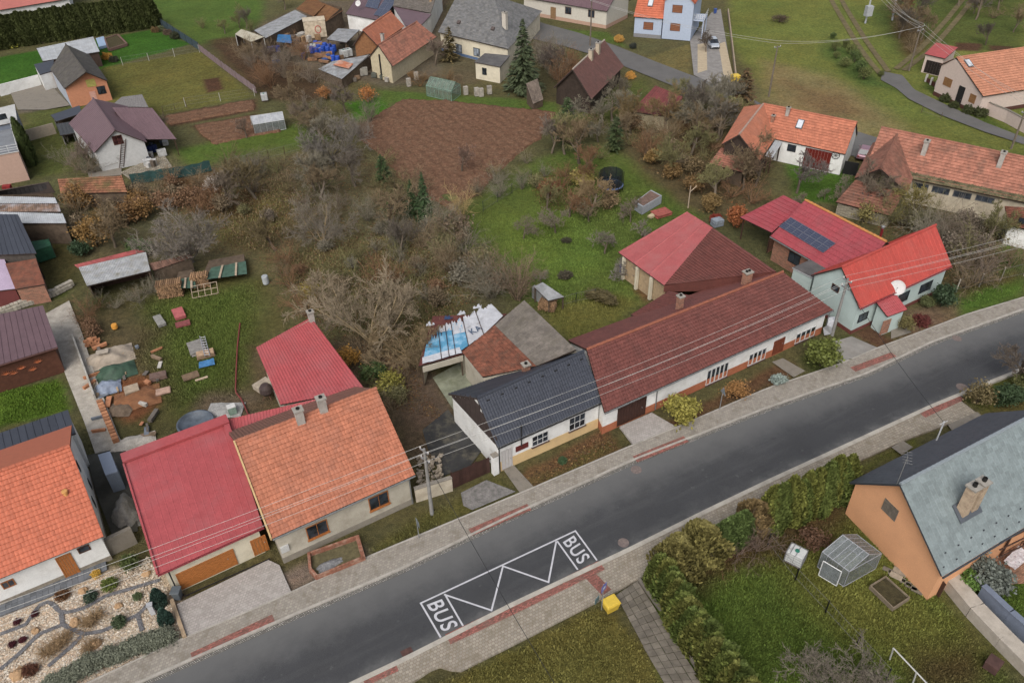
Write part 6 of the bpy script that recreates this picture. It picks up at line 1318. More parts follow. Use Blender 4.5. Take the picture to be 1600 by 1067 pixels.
scatter([(230,280),(330,275),(360,320),(330,350),(240,330)],16,['shrub','sparse'],[REDT,(122,92,66),BROWNT],(.7,1.1),'reddish brown bush below the green windbreak','reddish scrub by the windbreak',4,1.3)
scatter([(100,320),(230,300),(240,350),(130,370)],14,['shrub','sparse'],[REDT,(128,96,52),BROWNT],(.8,1.3),'brown bush between the old sheds','brown scrub between the sheds',5,1.5)
scatter([(450,165),(560,140),(600,200),(545,240),(460,230)],14,['tree','shrub','upright'],[GREYT,PURPT,BROWNT],(.6,1.0),'bare twiggy bush left of the ploughed field','twiggy bushes left of the field',6,2.0)
scatter([(380,90),(480,90),(520,130),(450,160),(395,130)],12,['shrub','upright'],[REDT,PURPT,BROWNT],(.8,1.3),'dark bare bush in the brown garden','bare bushes of the brown garden',7,2.5)
scatter([(620,270),(680,300),(720,335),(690,355),(640,330)],5,['shrub','sparse'],[BROWNT,OLIVET],(.7,1.0),'brown bush around the spruces','bushes around the spruces',8,1.5)
scatter([(960,205),(1100,195),(1190,270),(1180,330),(1090,310),(1000,250)],34,['tree','shrub','sparse','upright'],[BROWNT,REDT,OLIVET,(116,98,66)],(.7,1.2),'bare bush in the brown hedgerow right of the orchard','brown hedgerow right of the orchard',9,2.2)
scatter([(1050,165),(1140,160),(1150,210),(1080,215)],10,['tree','upright'],[GREYT,OLIVET],(.8,1.1),'grey bare tree crowding the far lane','bare trees by the far lane',10,3.0)
scatter([(1330,320),(1400,340),(1500,350),(1570,370),(1540,410),(1480,400),(1400,355),(1345,350)],30,['tree','shrub','upright','sparse'],[PURPT,OLIVET,GREYT,(122,112,62)],(.8,1.25),'bare bush in the thicket behind the bright red roof','thicket behind the red roof',11,1.9)
scatter([(1490,420),(1560,400),(1590,420),(1510,450)],9,['shrub'],[(120,106,94),BROWNT],(.7,1.1),'grey bare bush along the concrete posts','bushes along the concrete posts',12,1.6)
scatter([(840,85),(900,95),(890,140),(850,130)],9,['shrub','upright'],[PURPT,GREYT,REDT],(.8,1.2),'purplish bare bush behind the brown roofed cottage','bushes behind the cottage',13,2.4)
scatter([(885,195),(960,180),(1000,210),(940,250),(880,250)],13,['tree','shrub','sparse'],[OLIVET,GREYT,BROWNT],(.7,1.1),'mixed bush at the right corner of the ploughed field','bushes at the field corner',14,2.4)
scatter([(720,300),(840,240),(870,270),(760,330)],8,['shrub','upright'],[(112,104,84),OLIVET,GREYT],(.5,.85),'thin bare bush on the slope below the ploughed field','thin bushes below the field',15,2.2)
scatter([(830,285),(950,255),(980,320),(900,345),(840,330)],13,['tree','sparse','shrub'],[(126,106,76),OLIVET,REDT],(.6,1.0),'brownish bush among the orchard trees','bushes among the orchard trees',16,2.4)
scatter([(1300,50),(1340,80),(1390,130),(1350,125),(1300,90)],10,['leafy','sparse'],[(74,90,44),(92,98,50)],(.5,.9),'green bramble clump on the far meadow bank','bramble clumps on the meadow bank',18,3.0)
scatter([(1395,20),(1430,15),(1455,70),(1420,88)],9,['shrub','tree'],[REDT,BROWNT,GREYT],(.7,1.1),'brown bush beside the transformer mast','bushes by the transformer mast',19,3.0)
scatter([(1470,0),(1600,-20),(1600,50),(1520,60)],9,['tree','shrub'],[GREYT,BROWNT],(.6,1.0),'bare shrub in the far right gardens','shrubs of the far right gardens',20,4.0)
scatter([(120,500),(160,470),(150,540)],5,['sparse','shrub'],[REDT,(84,86,46)],(.5,.8),'low weed bush beside the gravel path','weeds beside the gravel path',21,.9)
scatter([(150,470),(250,445),(260,460),(160,490)],9,['shrub'],[GREYT,BROWNT],(.4,.7),'dry weed bush under the woodshed','dry weeds under the woodshed',22,.8)
scatter([(560,540),(600,560),(640,640),(600,640)],9,['shrub','sparse'],[OLIVET,BROWNT],(.5,.8),'weedy bush behind the orange tiled house','weeds behind the tiled house',23,1.0)
scatter([(100,255),(150,250),(190,262),(130,275)],7,['shrub'],[(124,110,90),GREYT],(.6,1.0),'bare shrub in front of the mauve roofed house','shrubs before the mauve roof',24,1.6)
scatter([(1100,880),(1190,840),(1200,860),(1120,905)],7,['shrub'],[(116,98,86),REDT],(.5,.9),'bare twiggy shrub behind the big conifer globes','shrubs behind the conifer globes',25,1.2)
scatter([(300,40),(400,30),(420,50),(330,60)],5,['tree','upright'],[GREYT,OLIVET],(.5,.8),'faint bare shrub on the upper meadow','shrubs on the upper meadow',26,3.0)
scatter([(640,120),(740,125),(730,140),(650,135)],8,['shrub','sparse'],[(124,96,62),BROWNT],(.5,.8),'brown shrub beside the green greenhouse','shrubs by the green greenhouse',27,1.6)
scatter([(1250,300),(1330,300),(1320,330),(1240,320)],4,['orchard'],[PURPT,GREYT],(.5,.8),'small bare fruit tree on the lawn behind the wine red roof','fruit trees behind the wine red roof',28,2.5)
# -- turf: blades and fallen leaves over the lawns
def blades(poly,n,size,tintf,seed,avoid=()):
    w = np.array([p[:2] for p in W(poly)]); lo_,hi_ = w.min(0),w.max(0); r = np.random.default_rng(seed); q = r.uniform(lo_,hi_,(n,2)); q = q[sdist(w,q[:,0],q[:,1]) < -1.6 * r.uniform(0,1,n) ** 2]
    c = ground_colour(q[:,0],q[:,1]); return q,c
def turf_object(name,polys,size,hgt,seed,leafy=False,colour=None):
    Q,Cc = [],[]
    for k,(pg,n) in enumerate(polys): q,c = blades(pg,n,size,None,seed + k); Q.append(q); Cc.append(c)
    q = np.concatenate(Q); c = np.concatenate(Cc); n = len(q); r = np.random.default_rng(seed); an = r.uniform(0,6.28,n); d = np.stack([np.cos(an),np.sin(an),np.zeros(n)],1); s = size * r.uniform(.5,1.4,n)
    b = np.stack([q[:,0],q[:,1],np.full(n,-.13 if not leafy else .0)],1)
    if leafy: e = np.stack([-np.sin(an),np.cos(an),r.normal(size=n) * .3],1); b[:,2] = r.uniform(-.08,.05,n); vs = np.stack([b - d * s[:,None],b - e * s[:,None] * .6,b + d * s[:,None],b + e * s[:,None] * .6],1).reshape(-1,3); f = np.arange(4 * n).reshape(n,4)
    else:
        top = b + np.stack([r.normal(size=n) * .05,r.normal(size=n) * .05,.12 + hgt * r.uniform(.4,1.3,n)],1); vs = np.stack([b - d * s[:,None],b + d * s[:,None],top + d * s[:,None] * .6 ,top - d * s[:,None] * .9],1).reshape(-1,3); f = np.arange(4 * n).reshape(n,4)
    me = bpy.data.meshes.new(name); fast_mesh(me,vs,f); nf = len(me.polygons); cc = c * r.uniform(1.05,1.55,(n,1)) if colour is None else np.array([np.array(lin(colour[i])) * ALB for i in r.integers(0,len(colour),n)]) * r.uniform(.7,1.25,(n,1))
    at = me.attributes.new('tint','FLOAT_COLOR','FACE'); at.data.foreach_set('color',np.concatenate([np.clip(cc,0,.8),np.ones((n,1))],1).astype('f').ravel())
    mt,nt,bs = new_mat(name + ' blades'); nt.links.new(attr_node(nt,'tint','Color'),bs.inputs['Base Color']); bs.inputs['Roughness'].default_value = .85; bs.inputs['Specular IOR Level'].default_value = .15; me.materials.append(mt)
    o = link(bpy.data.objects.new(name,me)); return o
g_ = turf_object('grass',[([(640,1075),(800,1012),(934,944),(1000,1000),(1040,1075)],15000),([(1060,900),(1320,800),(1460,920),(1600,1075),(1100,1075)],34000),([(560,870),(660,800),(720,770),(680,828)],5000),([(230,460),(410,440),(400,540),(380,620),(260,640),(200,560)],26000),([(0,610),(92,592),(108,636),(0,668)],5000),([(720,340),(900,260),(1060,330),(960,400),(1000,470),(900,530),(770,430)],42000),([(1310,745),(1415,690),(1425,692),(1320,750)],2500),([(1480,490),(1600,455),(1600,380),(1500,430)],8000),([(815,758),(940,672),(970,700),(840,760)],4000),([(1500,900),(1600,1000),(1600,850)],4000)],.035,.05,200)
props(g_,'short green and yellowing grass over the lawns and orchard','grass',kind='stuff')
l_ = turf_object('fallen_leaves',[([(400,400),(640,350),(760,460),(660,570),(480,520)],16000),([(250,270),(560,230),(740,340),(640,360),(400,400),(230,400)],22000),([(960,205),(1120,190),(1190,280),(1170,340),(1000,260)],9000),([(1330,320),(1560,350),(1570,430),(1480,440),(1350,350)],8000),([(805,750),(945,668),(970,700),(830,762)],2500),([(820,270),(960,260),(960,330),(840,330)],5000),([(560,540),(640,560),(700,660),(600,640)],5000)],.09,0,300,True,[(120,84,52),(140,108,66),(96,70,50),(112,96,62),(84,66,50)])
props(l_,'brown fallen leaves scattered under the bare trees','leaves',kind='stuff')
d_ = turf_object('dry_grass',[([(330,300),(440,270),(500,320),(420,395),(340,380)],9000),([(420,400),(620,355),(740,460),(650,540),(480,510)],12000)],.05,.14,400,False,[(150,134,96),(120,112,74),(104,104,60),(138,116,84),(112,92,68)])
props(d_,'tall dry straw coloured grass on rough ground','grass',kind='stuff')
# ---------------------------------------------------------------- road markings, poles, wires
M_LINE = mat('road paint',(206,206,212),.7,.08,3,dirt=(150,150,154),dirt_amt=.35,dirt_scale=2)
bm_ = thing('bus_stop_marking','white painted bus stop bay with zigzag and lettering on the road','road marking',P(790,910))
def paint(name,pts,w=.12,zz=.0345):
    q = [V3(p[0],p[1],zz) for p in W(pts)]; b = MB()
    for i in range(len(q) - 1):
        d = nrm(q[i + 1] - q[i]); s_ = V3(-d[1],d[0],0) * w / 2; z_ = UP * .0004 * i; b.add([q[i] - s_ - d * w / 2 + z_,q[i + 1] - s_ + d * w / 2 + z_,q[i + 1] + s_ + d * w / 2 + z_,q[i] + s_ - d * w / 2 + z_],[(0,1,2,3)])
    return b.build(name,M_LINE,bm_)
paint('outline',[(688,994.6),(657.5,942.3),(899,829.5),(932,874.5)]); paint('bar',[(695.5,929),(723.5,977.5)],.12,.0352); paint('bar',[(871.2,846.3),(902,889)],.12,.0352)
paint('zigzag',[(695,929),(768,953.5),(786,884.5),(857,909.5),(869,846.5)],.12,.0358)
def lettering(txt,p0,e,t,hgt,wid,name,parent,m_,zz=.0365):
    """flat letters: first letter at p0, text running along t, letter tops towards e"""
    cu = bpy.data.curves.new(name,'FONT'); cu.body = txt; cu.offset = .012; cu.space_character = 1.12; ob = bpy.data.objects.new(name,cu); link(ob)
    me = bpy.data.meshes.new_from_object(ob.evaluated_get(bpy.context.evaluated_depsgraph_get())); bpy.data.objects.remove(ob)
    co = np.empty(len(me.vertices) * 3,'f'); me.vertices.foreach_get('co',co); co = co.reshape(-1,3); lo_,hi_ = co.min(0),co.max(0); sx,sy = wid / (hi_[0] - lo_[0]),hgt / (hi_[1] - lo_[1])
    b_ = BASE[parent.name]; q = p0[None] + (co[:,:1] - lo_[0]) * sx * t + (co[:,1:2] - lo_[1]) * sy * e; q[:,2] = zz; me.vertices.foreach_set('co',(q - b_).astype('f').ravel()); me.materials.clear(); me.materials.append(m_); me.update(); me.name = name
    return mesh_obj(name,me,parent)
for c4 in (((656.9,942.8),(688,994.6),(695,928.5)),((871.2,846.3),(902.4,889.3),(899,829))):
    a,b2,c = P(*c4[0]),P(*c4[1]),P(*c4[2]); t_ = nrm(b2 - a); e_ = nrm(c - a); wd = np.linalg.norm(c - a); lettering('BUS',a + t_ * .28 + e_ * (wd * .17),e_,t_,wd * .64,np.linalg.norm(b2 - a) * .82,'lettering',bm_,M_LINE)
def disc(name,px,py,r,zz,m_,label,cat):
    p = P(px,py); b = MB(); b.lathe(V3(p[0],p[1],zz - .03),[(r,0),(r,.036),(r * .86,.036),(r * .84,.03),(.01,.03)],24); return props(b.build(name,m_,None,p * V3(1,1,0)),label,cat)
M_MAN = mat('pinkish manhole surround',(126,112,107),.9,.2,5)
disc('manhole_cover',994,734,.45,.036,M_MAN,'pinkish round manhole cover in the road by the brick driveway','manhole'); disc('manhole_cover',974,848,.42,.036,M_MAN,'round manhole cover by the kerb right of the bus bay','manhole'); disc('manhole_cover',1495,529,.45,.036,M_MAN,'round manhole cover near the mint house','manhole'); disc('manhole_cover',1503,605,.5,.036,M_MAN,'patched manhole beside the kerb at the road bend','manhole')
dg_ = thing('drain_grate','rusty square drain grate in the gutter left of the bus bay','drain',P(637,1021)); b = MB(); b.box(P(637,1021) + UP * .02,(.75,.75,.03),ROADANG); b.build('frame',mat('rusty grate',(98,70,64),.9,.25,5),dg_)
for k in range(6): b = MB(); b.box(P(637,1021) + UP * .05 + V3(math.cos(ROADANG),math.sin(ROADANG),0) * (k - 2.5) * .11,(.05,.65,.02),ROADANG); b.build('bar',MATS['rusty grate'],dg_)
M_POLE = mat('concrete pole',(148,146,142),.9,.15,2,dirt=(110,106,100)); M_WPOLE = mat('timber pole',(122,110,96),.9,.2,3); M_INS = plain('porcelain insulator',(214,210,204),.3); M_WIRE = plain('aluminium wire',(186,184,178),.5)
def pole(px,py,hh,label,r=.16,m_=None,arms=((0,1.2),),ang=0.0,lean=(0,0)):
    p = P(px,py); t = thing('utility_pole',label,'pole',p); top = p + V3(lean[0],lean[1],hh); b = MB(); b.tube([p - UP * .2,p + (top - p) * .5,top],[r,r * .85,r * .62],10); b.build('shaft',m_ or M_POLE,t); d = V3(math.cos(ang),math.sin(ang),0); tips = []
    for dz,ln in arms:
        b = MB(); q = top - UP * (.25 + dz); b.obox(q - d * ln / 2 - UP * .05 - V3(-d[1],d[0],0) * .05,d * ln,V3(-d[1],d[0],0) * .1,UP * .1); a_ = b.build('crossarm',mat('galvanised steel',(150,152,154),.5,.1,metal=.3),t)
        for s_ in (-.46,.46): i_ = MB(); e = q + d * ln * s_ + UP * .05; i_.lathe(e,[(.03,0),(.06,.05),(.05,.1),(.06,.15),(.02,.2)],8); i_.build('insulator',M_INS,a_); tips.append(e + UP * .2)
    return t,tips,top
acr = ROADANG + math.pi / 2
t1,tip1,top1 = pole(674.9,801.4,7.0,'grey concrete pole between the tiled house and the brown gate',arms=((0,.9),(.9,.9)),ang=acr + .35)
t2,tip2,top2 = pole(1300.3,523,6.6,'concrete pole at the end of the long white house',arms=((0,1.0),(.8,1.0)),ang=acr)
pole(1201.3,150,8.0,'tall pole on the straw field',m_=M_WPOLE,ang=.4); t8,tip8,top8 = pole(1420.5,110,7.5,'pole behind the red roofed garage',m_=M_WPOLE,arms=((0,1.4),(.6,1.4)),ang=.5); t9,tip9,top9 = pole(922,72,8.5,'pole between the far lane and the white cottage',m_=M_WPOLE,ang=1.1); pole(1580,232,5.5,'pole by the far lane at the right edge',m_=M_WPOLE,ang=.3)
def wire(a,c,label,sag=.5,r=.015,group=None,m_=None,n=14):
    t = np.linspace(0,1,n)[:,None]; q = a + (c - a) * t; q[:,2] -= (4 * sag * t * (1 - t))[:,0]; b = MB(); b.tube(q,r,4); return props(b.build('overhead_wire',m_ or M_WIRE,None,a),label,'wire',group)
lt0,rt0 = P(-300,1060,7.2),P(1900,288,7.0)
for k,(i,nm) in enumerate(((1,'farthest'),(0,'second'),(3,'third'),(2,'nearest'))):
    off = V3(-math.sin(ROADANG),math.cos(ROADANG),0) * (.5 - .33 * k) - UP * .25 * k
    wire(lt0 + off,tip1[i],f'{nm} of the four street wires left of the concrete pole',.3,group='street wires'); wire(tip1[i],tip2[i],f'{nm} of the four street wires over the black and brown roofs',.6,group='street wires'); wire(tip2[i],rt0 + off,f'{nm} of the four street wires over the bright red roof',.5,group='street wires')
M_CAB = plain('black cable',(40,40,42)); wire(top1 - UP * 1.0,P(880,1090,5.5),'thin black cable crossing the road over the bus bay',.4,.02,m_=M_CAB); wire(top2 - UP * .6,roof_point(h26,1463,688,False) + UP * 1.9,'black cable crossing the road to the dark grey roof',.4,.025,m_=M_CAB)
for k in range(5): wire(tip8[k % 4] + UP * .1 * k,P(1360 + 6 * k,-20,9),f'{["first", "second", "third", "fourth", "fifth"][k]} wire running from the far garage pole to the top edge',.8,.02,group='far wires'); 
for k in range(3): wire(tip8[k],P(1600,150 + 6 * k,7),f'{["upper", "middle", "lower"][k]} wire from the far garage pole over the pink house',.5,.02,group='far wires')
for k in range(2): wire(P(1213,64 + 4 * k,7.5 - .2 * k),tip8[k] - UP * .2,f'{["upper", "lower"][k]} wire between the straw field pole and the garage pole',.9,.02,group='far wires'); wire(P(1213,64 + 4 * k,7.5 - .2 * k),tip9[0] - UP * .2 * k,f'{["upper", "lower"][k]} wire between the straw field pole and the lane pole',.8,.02,group='far wires')
tm = thing('transformer_mast','white steel transformer mast on the far meadow','mast',P(1352,36)); b = MB(); p = P(1352,36)
for dx in (0,6.0): b.tube([P(1352,36) + V3(dx,1.5 if dx else 0,-.1),P(1352,36) + V3(dx * .9,1.5 if dx else 0,8)],[.2,.14],8)
b.build('leg',mat('white steel',(176,180,184),.5,.1),tm); b = MB(); b.tube([p + UP * 6.5,p + V3(5.6,1.5,6.5)],.12,6); b.tube([p + UP * 7.6,p + V3(5.5,1.5,7.6)],.12,6); b.build('crossbeam',MATS['white steel'],tm); b = MB(); b.box(p + V3(0,-.3,1.4),(1.3,1.0,1.9),.2); b.build('transformer',MATS['white steel'],tm)
# signs, bins
def sign(px,py,hh,label,shape,face,back=None,rz=0.0):
    p = P(px,py); t = thing('traffic_sign',label,'sign',p); b = MB(); b.tube([p - UP * .1,p + UP * hh],.035,8); b.build('post',mat('galvanised steel',(150,152,154)),t); u = V3(math.cos(rz),math.sin(rz),0); n = V3(u[1],-u[0],0); c = p + UP * (hh - .35); b = MB()
    if shape == 'square': b.obox(c - u * .3 - UP * .3 + n * .04,u * .6,n * .02,UP * .6)
    else: b.add([c - u * .42 - UP * .3 + n * .04,c + u * .42 - UP * .3 + n * .04,c + UP * .42 + n * .04,c - u * .42 - UP * .3 + n * .055,c + u * .42 - UP * .3 + n * .055,c + UP * .42 + n * .055],[(0,1,2),(5,4,3),(0,1,4,3),(1,2,5,4),(2,0,3,5)])
    b.build('plate',face,t); return t
sg_ = sign(940,951,2.8,'blue bus stop sign on a grey post beside the yellow grit box','square',plain('sign blue',(88,112,200),.4),rz=.9); q_ = P(940,951) + UP * 2.45 + V3(math.sin(.9),-math.cos(.9),0) * .066; b = MB(); u_ = V3(math.cos(.9),math.sin(.9),0); b.add([q_ - u_ * .16 - UP * .12,q_ + u_ * .16 - UP * .12,q_ + u_ * .16 + UP * .12,q_ - u_ * .16 + UP * .12],[(0,1,2,3)]); b.build('bus_symbol',plain('sign white',(225,225,228)),sg_)
b = MB(); p = P(938,952) + V3(-.3,-.1,0); b.box(p + UP * 1.0,(.45,.06,.5),.9); b.build('timetable_box',plain('timetable teal',(84,112,118)),sg_)
sign(1124,641,2.6,'grey backed triangular sign in the narrow front garden','tri',plain('sign back grey',(120,130,138)),rz=ROADANG + 1.4)
sign(655,842,2.2,'bare thin steel post at the grass verge corner','square',plain('sign back grey',(120,130,138)),rz=ROADANG + 1.57)
def grit_box(px,py,label,s=1.0,rz=ROADANG,body=(226,190,40)):
    p = P(px,py); t = thing('grit_box',label,'bin',p); M_ = mat('yellow plastic',body,.5,.08); b = MB(); u = V3(math.cos(rz),math.sin(rz),0); v = V3(-u[1],u[0],0); lo_ = [p + u * a * .42 * s + v * c * .32 * s for a,c in ((-1,-1),(1,-1),(1,1),(-1,1))]; hi_ = [p + u * a * .52 * s + v * c * .42 * s + UP * .72 * s for a,c in ((-1,-1),(1,-1),(1,1),(-1,1))]
    b.add(lo_ + hi_,[(3,2,1,0),(0,1,5,4),(1,2,6,5),(2,3,7,6),(3,0,4,7),(4,5,6,7)]); b.build('body',M_,t,bevel=.03); b = MB(); q = [x + UP * .02 for x in hi_]; b.add([x + (x - p) * V3(.08,.08,0) for x in q] + [p + (x - p) * V3(.9,.9,1) + UP * .2 * s for x in q],[(0,1,5,4),(1,2,6,5),(2,3,7,6),(3,0,4,7),(4,5,6,7),(3,2,1,0)]); b.build('lid',M_,t,bevel=.03); return t
grit_box(954,950,'bright yellow grit box on the grass by the slab path'); grit_box(1148,128,'small yellow grit box beside the far driveway',1.3,.3)
def wheelie(px,py,label,c=(96,104,110),rz=.5,s=1.0):
    p = P(px,py); t = thing('wheeled_bin',label,'bin',p); M_ = mat('bin plastic %d' % c[0],c,.5,.08); b = MB(); b.add([p + V3(x * k,y * k,z_) for k,z_ in ((.22 * s,.1),(.3 * s,.95 * s)) for x,y in ((-1,-1),(1,-1),(1,1),(-1,1))],[(3,2,1,0),(0,1,5,4),(1,2,6,5),(2,3,7,6),(3,0,4,7),(4,5,6,7)]); b.build('body',M_,t,bevel=.03)
    b = MB(); b.box(p + UP * .96 * s,(.66 * s,.68 * s,.08),0); b.build('lid',M_,t,bevel=.02); b = MB(); b.tube([p + V3(-.25,.24,.1),p + V3(.25,.24,.1)],.1,10); b.build('wheels',plain('black rubber',(30,30,30)),t)
wheelie(280,935,'grey wheeled bin at the garage corner'); wheelie(1117,22,'blue wheeled bin by the pale blue house',(60,90,160)); wheelie(1303,268,'black wheeled bin beside the red gates',(36,36,38))
# ---------------------------------------------------------------- walls, gates, fences
def wall(name,pts,hh,th,m_,label,cat='wall',cap=None,cap_h=.08,z0=0.0):
    q = W(pts); t = thing(name,label,cat,q[0]); b = MB(); c = MB()
    for i in range(len(q) - 1):
        d = nrm(q[i + 1] - q[i]); s_ = V3(-d[1],d[0],0); b.obox(q[i] - s_ * th / 2 - UP * .1 + UP * z0 + d * .001 * i,q[i + 1] - q[i],s_ * th,UP * (hh + .1)); c.obox(q[i] - s_ * (th / 2 + .05) + UP * (hh + z0) - d * .03,q[i + 1] - q[i] + d * .06,s_ * (th + .1),UP * cap_h)
    b.build('wall_body',m_,t)
    if cap: c.build('coping',cap,t)
    return t
def board_fence(pts,hh,m_,label,bw=.14,gap=.02,name='board_fence',cat='fence',post=None,z0=.05):
    q = W(pts); t = thing(name,label,cat,q[0]); r = random.Random(len(label)); cnt = 0
    for i in range(len(q) - 1):
        L = np.linalg.norm(q[i + 1] - q[i]); d = nrm(q[i + 1] - q[i]); s_ = V3(-d[1],d[0],0); n = int(L / (bw + gap))
        for k in range(n): b = MB(); h_ = hh * r.uniform(.95,1.03); b.obox(q[i] + d * k * (bw + gap) + UP * z0 + s_ * r.uniform(-.01,.01),d * bw,s_ * .03,UP * h_); b.rnd = [r.random()] * 6; b.build('board',m_,t); cnt += 1
        b = MB()
        for zz in (.25,.8): b.obox(q[i] + s_ * .035 + UP * hh * zz,d * L,s_ * .05,UP * .07)
        b.build('rail',post or m_,t)
        for k in range(int(L / 2.2) + 1): b = MB(); b.box(q[i] + d * min(L,k * 2.2) + s_ * .1,(.1,.1,hh + .1),math.atan2(d[1],d[0])); b.build('post',post or m_,t)
    return t
def wire_fence(pts,hh,m_,label,step=2.6,wires=3,r=.045,net=None):
    q = W(pts); t = thing('wire_fence',label,'fence',q[0]); b2 = MB()
    for i in range(len(q) - 1):
        L = np.linalg.norm(q[i + 1] - q[i]); d = nrm(q[i + 1] - q[i]); n = max(1,int(round(L / step)))
        for k in range(n + 1): b = MB(); p = q[i] + d * L * k / n; b.tube([p - UP * .1,p + UP * hh * random.uniform(.92,1.05)],r,6); b.build('post',m_,t)
        for w in range(wires): zz = hh * (.15 + .8 * w / max(1,wires - 1)); b2.tube([q[i] + UP * zz,q[i + 1] + UP * zz],.012,4)
        for k in range(int(L / .3)): p = q[i] + d * k * .3; b2.tube([p + UP * .1,p + UP * hh * .95],.006,3)
    b2.build('wire_mesh',net or mat('fence wire',(130,128,122),.6,.1),t); return t
M_RUSTG = mat('dark brown sheet gate',(74,50,44),.6,.2,2,rnd=.2)
board_fence([(708,764),(769,736.5)],1.75,M_RUSTG,'dark brown sheet metal gate between pole and black roofed house',.3,.01,'gate','gate')
wall('garden_wall',[(650,782),(707,764)],1.35,.25,mat('blotchy cream wall',(206,194,172),.9,.15,1.2,dirt=(150,136,114)),'blotchy cream garden wall behind the concrete pole',cap=mat('grey wall cap',(150,142,130),.9,.2))
wall('gate_pillar',[(770,740),(778,736)],2.0,.4,M_WHITE,'short white pillar between the brown gate and the white house',cap=MATS['grey wall cap'])
wall('edging_wall',[(998,906),(1030,950),(1065,1005),(1105,1070)],.3,.18,M_CONC,'low concrete edging wall between slab path and hedge')
wall('retaining_wall',[(1477,906),(1520,958),(1565,1005),(1610,1050)],.9,1.1,mat('pale block wall',(186,176,162),.9,.12,2,dirt=(150,140,124)),'long pale retaining wall at the lower right',cap=None)
wall('wall_coping',[(1528,932),(1570,972),(1615,1012)],1.25,.35,mat('blue grey coping',(120,130,148),.7,.1),'blue grey coped wall above the retaining wall',cap=MATS['blue grey coping'])
wall('boundary_wall',[(1,150),(65,133)],1.8,.2,M_WHITE,'white panel wall left of the small white garage'); wall('boundary_wall',[(36,222),(88,208)],1.6,.2,mat('beige block wall',(178,164,144),.9,.1),'beige block wall beside the column cypress')
wall('garden_wall',[(1536,176),(1570,190),(1610,212)],1.7,.25,MATS.get('pale pink render'),'pale wall running right from the pink house',cap=M_CONC); wall('boundary_wall',[(1137,20),(1142,60),(1150,130)],.8,.2,mat('sandstone kerb wall',(168,150,126),.9,.2,2),'sandstone wall along the far driveway')
wall('yard_wall',[(166,868),(214,845)],1.6,.35,M_CONC,'grey concrete wall between the white house and the garage'); wall('garden_wall',[(270,940),(290,998)],.35,.25,mat('tan edging',(176,152,122),.9,.2),'low tan edging wall between pebbles and driveway')
wall('path_wall',[(116,530),(150,625)],.7,.16,mat('weathered white wall',(186,182,172),.9,.2,2,dirt=(120,110,96)),'thin weathered white wall right of the gravel path'); bk = thing('brick_stack','row of orange hollow bricks stacked along the gravel path','bricks',P(165,650)); M_HB = mat('orange brick',(196,134,92),.9,.15,4,rnd=.3)
for k,q in enumerate(resample(W([(158,632),(182,690)]),13)):
    for j in range(2): b = MB(); b.box(q + UP * .26 * j,(.5,.36,.25),ROADANG + .02 * (k % 3)); b.rnd = [(k * 37 % 10) / 10] * 6; b.build('brick',M_HB,bk)
bk = thing('brick_pile','small pile of orange bricks behind the green tarpaulin heap','bricks',P(143,540))
for k in range(14): b = MB(); b.box(P(137 + 16 * (k % 5) / 4,541 - 3 * (k % 5) / 4) + UP * .25 * (k // 5) + V3(0,.3 * (k % 2),0),(.42,.28,.24),ROADANG + .1 * (k % 3 - 1)); b.rnd = [(k * 37 % 10) / 10] * 6; b.build('brick',M_HB,bk)
M_MAUVE = mat('mauve boards',(140,120,122),.85,.15,2,rnd=.2)
board_fence([(312,80),(348,108),(402,148)],1.3,M_MAUVE,'mauve board fence between the lawn and the brown garden',.34,.03)
wire_fence([(192,102),(312,82)],1.5,plain('pale fence post',(190,188,182)),'pale posted wire fence along the upper lawn',5.5,3,.045); wire_fence([(290,166),(398,150)],1.4,MATS['pale fence post'],'pale posted wire fence below the lawn plot',5,3,.045); wire_fence([(255,176),(292,168)],1.0,M_WOOD,'low rusty wire fence beside the lawn plot',2.5,2)
wire_fence([(1494,455),(1530,447),(1563,438),(1600,430)],1.6,mat('concrete post',(176,168,154),.9,.15),'concrete posted wire fence by the road bend',4.2,2,.07); wire_fence([(1200,850),(1243,905),(1290,955),(1338,1008),(1385,1060)],1.2,plain('black fence post',(36,36,36)),'black posted wire fence across the lower lawn',3.4,2,.05)
wire_fence([(355,262),(420,248),(470,235)],1.3,M_DKWOOD,'dark posted wire fence below the green garden strip',3.2,2); wire_fence([(755,330),(800,302),(830,280)],1.4,plain('green fence post',(56,70,58)),'dark green posted wire fence above the orchard',3,2); wire_fence([(880,478),(900,472),(930,466)],1.2,MATS['green fence post'],'low green fence behind the roofed woodpile',2.5,2)
wire_fence([(1440,175),(1470,185)],.9,M_WOOD,'little fence remnant by the far lane',2.5,2)
for pts,lab in (([(1446,128),(1478,148)],'white posted brown fence left of the pink house door'),([(1505,160),(1532,176)],'white posted brown fence right of the pink house door')):
    t = board_fence(pts,.7,mat('dark red brown slats',(92,54,46),.7,.15,rnd=.2),lab,.3,.03)
    q = W(pts)
    for k in range(5): b = MB(); b.box(q[0] + (q[1] - q[0]) * k / 4,(.28,.28,1.2),.5); b.build('pillar',plain('white pillar',(206,200,194)),t)
gw = thing('windbreak_fence','dark green cloth windbreak fence below the carport','fence',P(270,275)); q = resample(W([(207,290),(245,283),(300,275),(332,266)]),40); b = MB(); r_ = np.random.default_rng(5); off = np.cumsum(r_.normal(size=40)) * .02; vs = []; 
for i in range(40): vs += [q[i] + V3(0,off[i],.05),q[i] + V3(0,off[i] + r_.normal() * .04,.9),q[i] + V3(0,off[i],1.6 + .06 * math.sin(i * .9))]
b.add(vs,[(3 * i + j,3 * i + 3 + j,3 * i + 4 + j,3 * i + 1 + j) for i in range(39) for j in range(2)]); b.build('cloth',mat('dark green cloth',(48,84,82),.7,.25,2),gw,smooth=True)
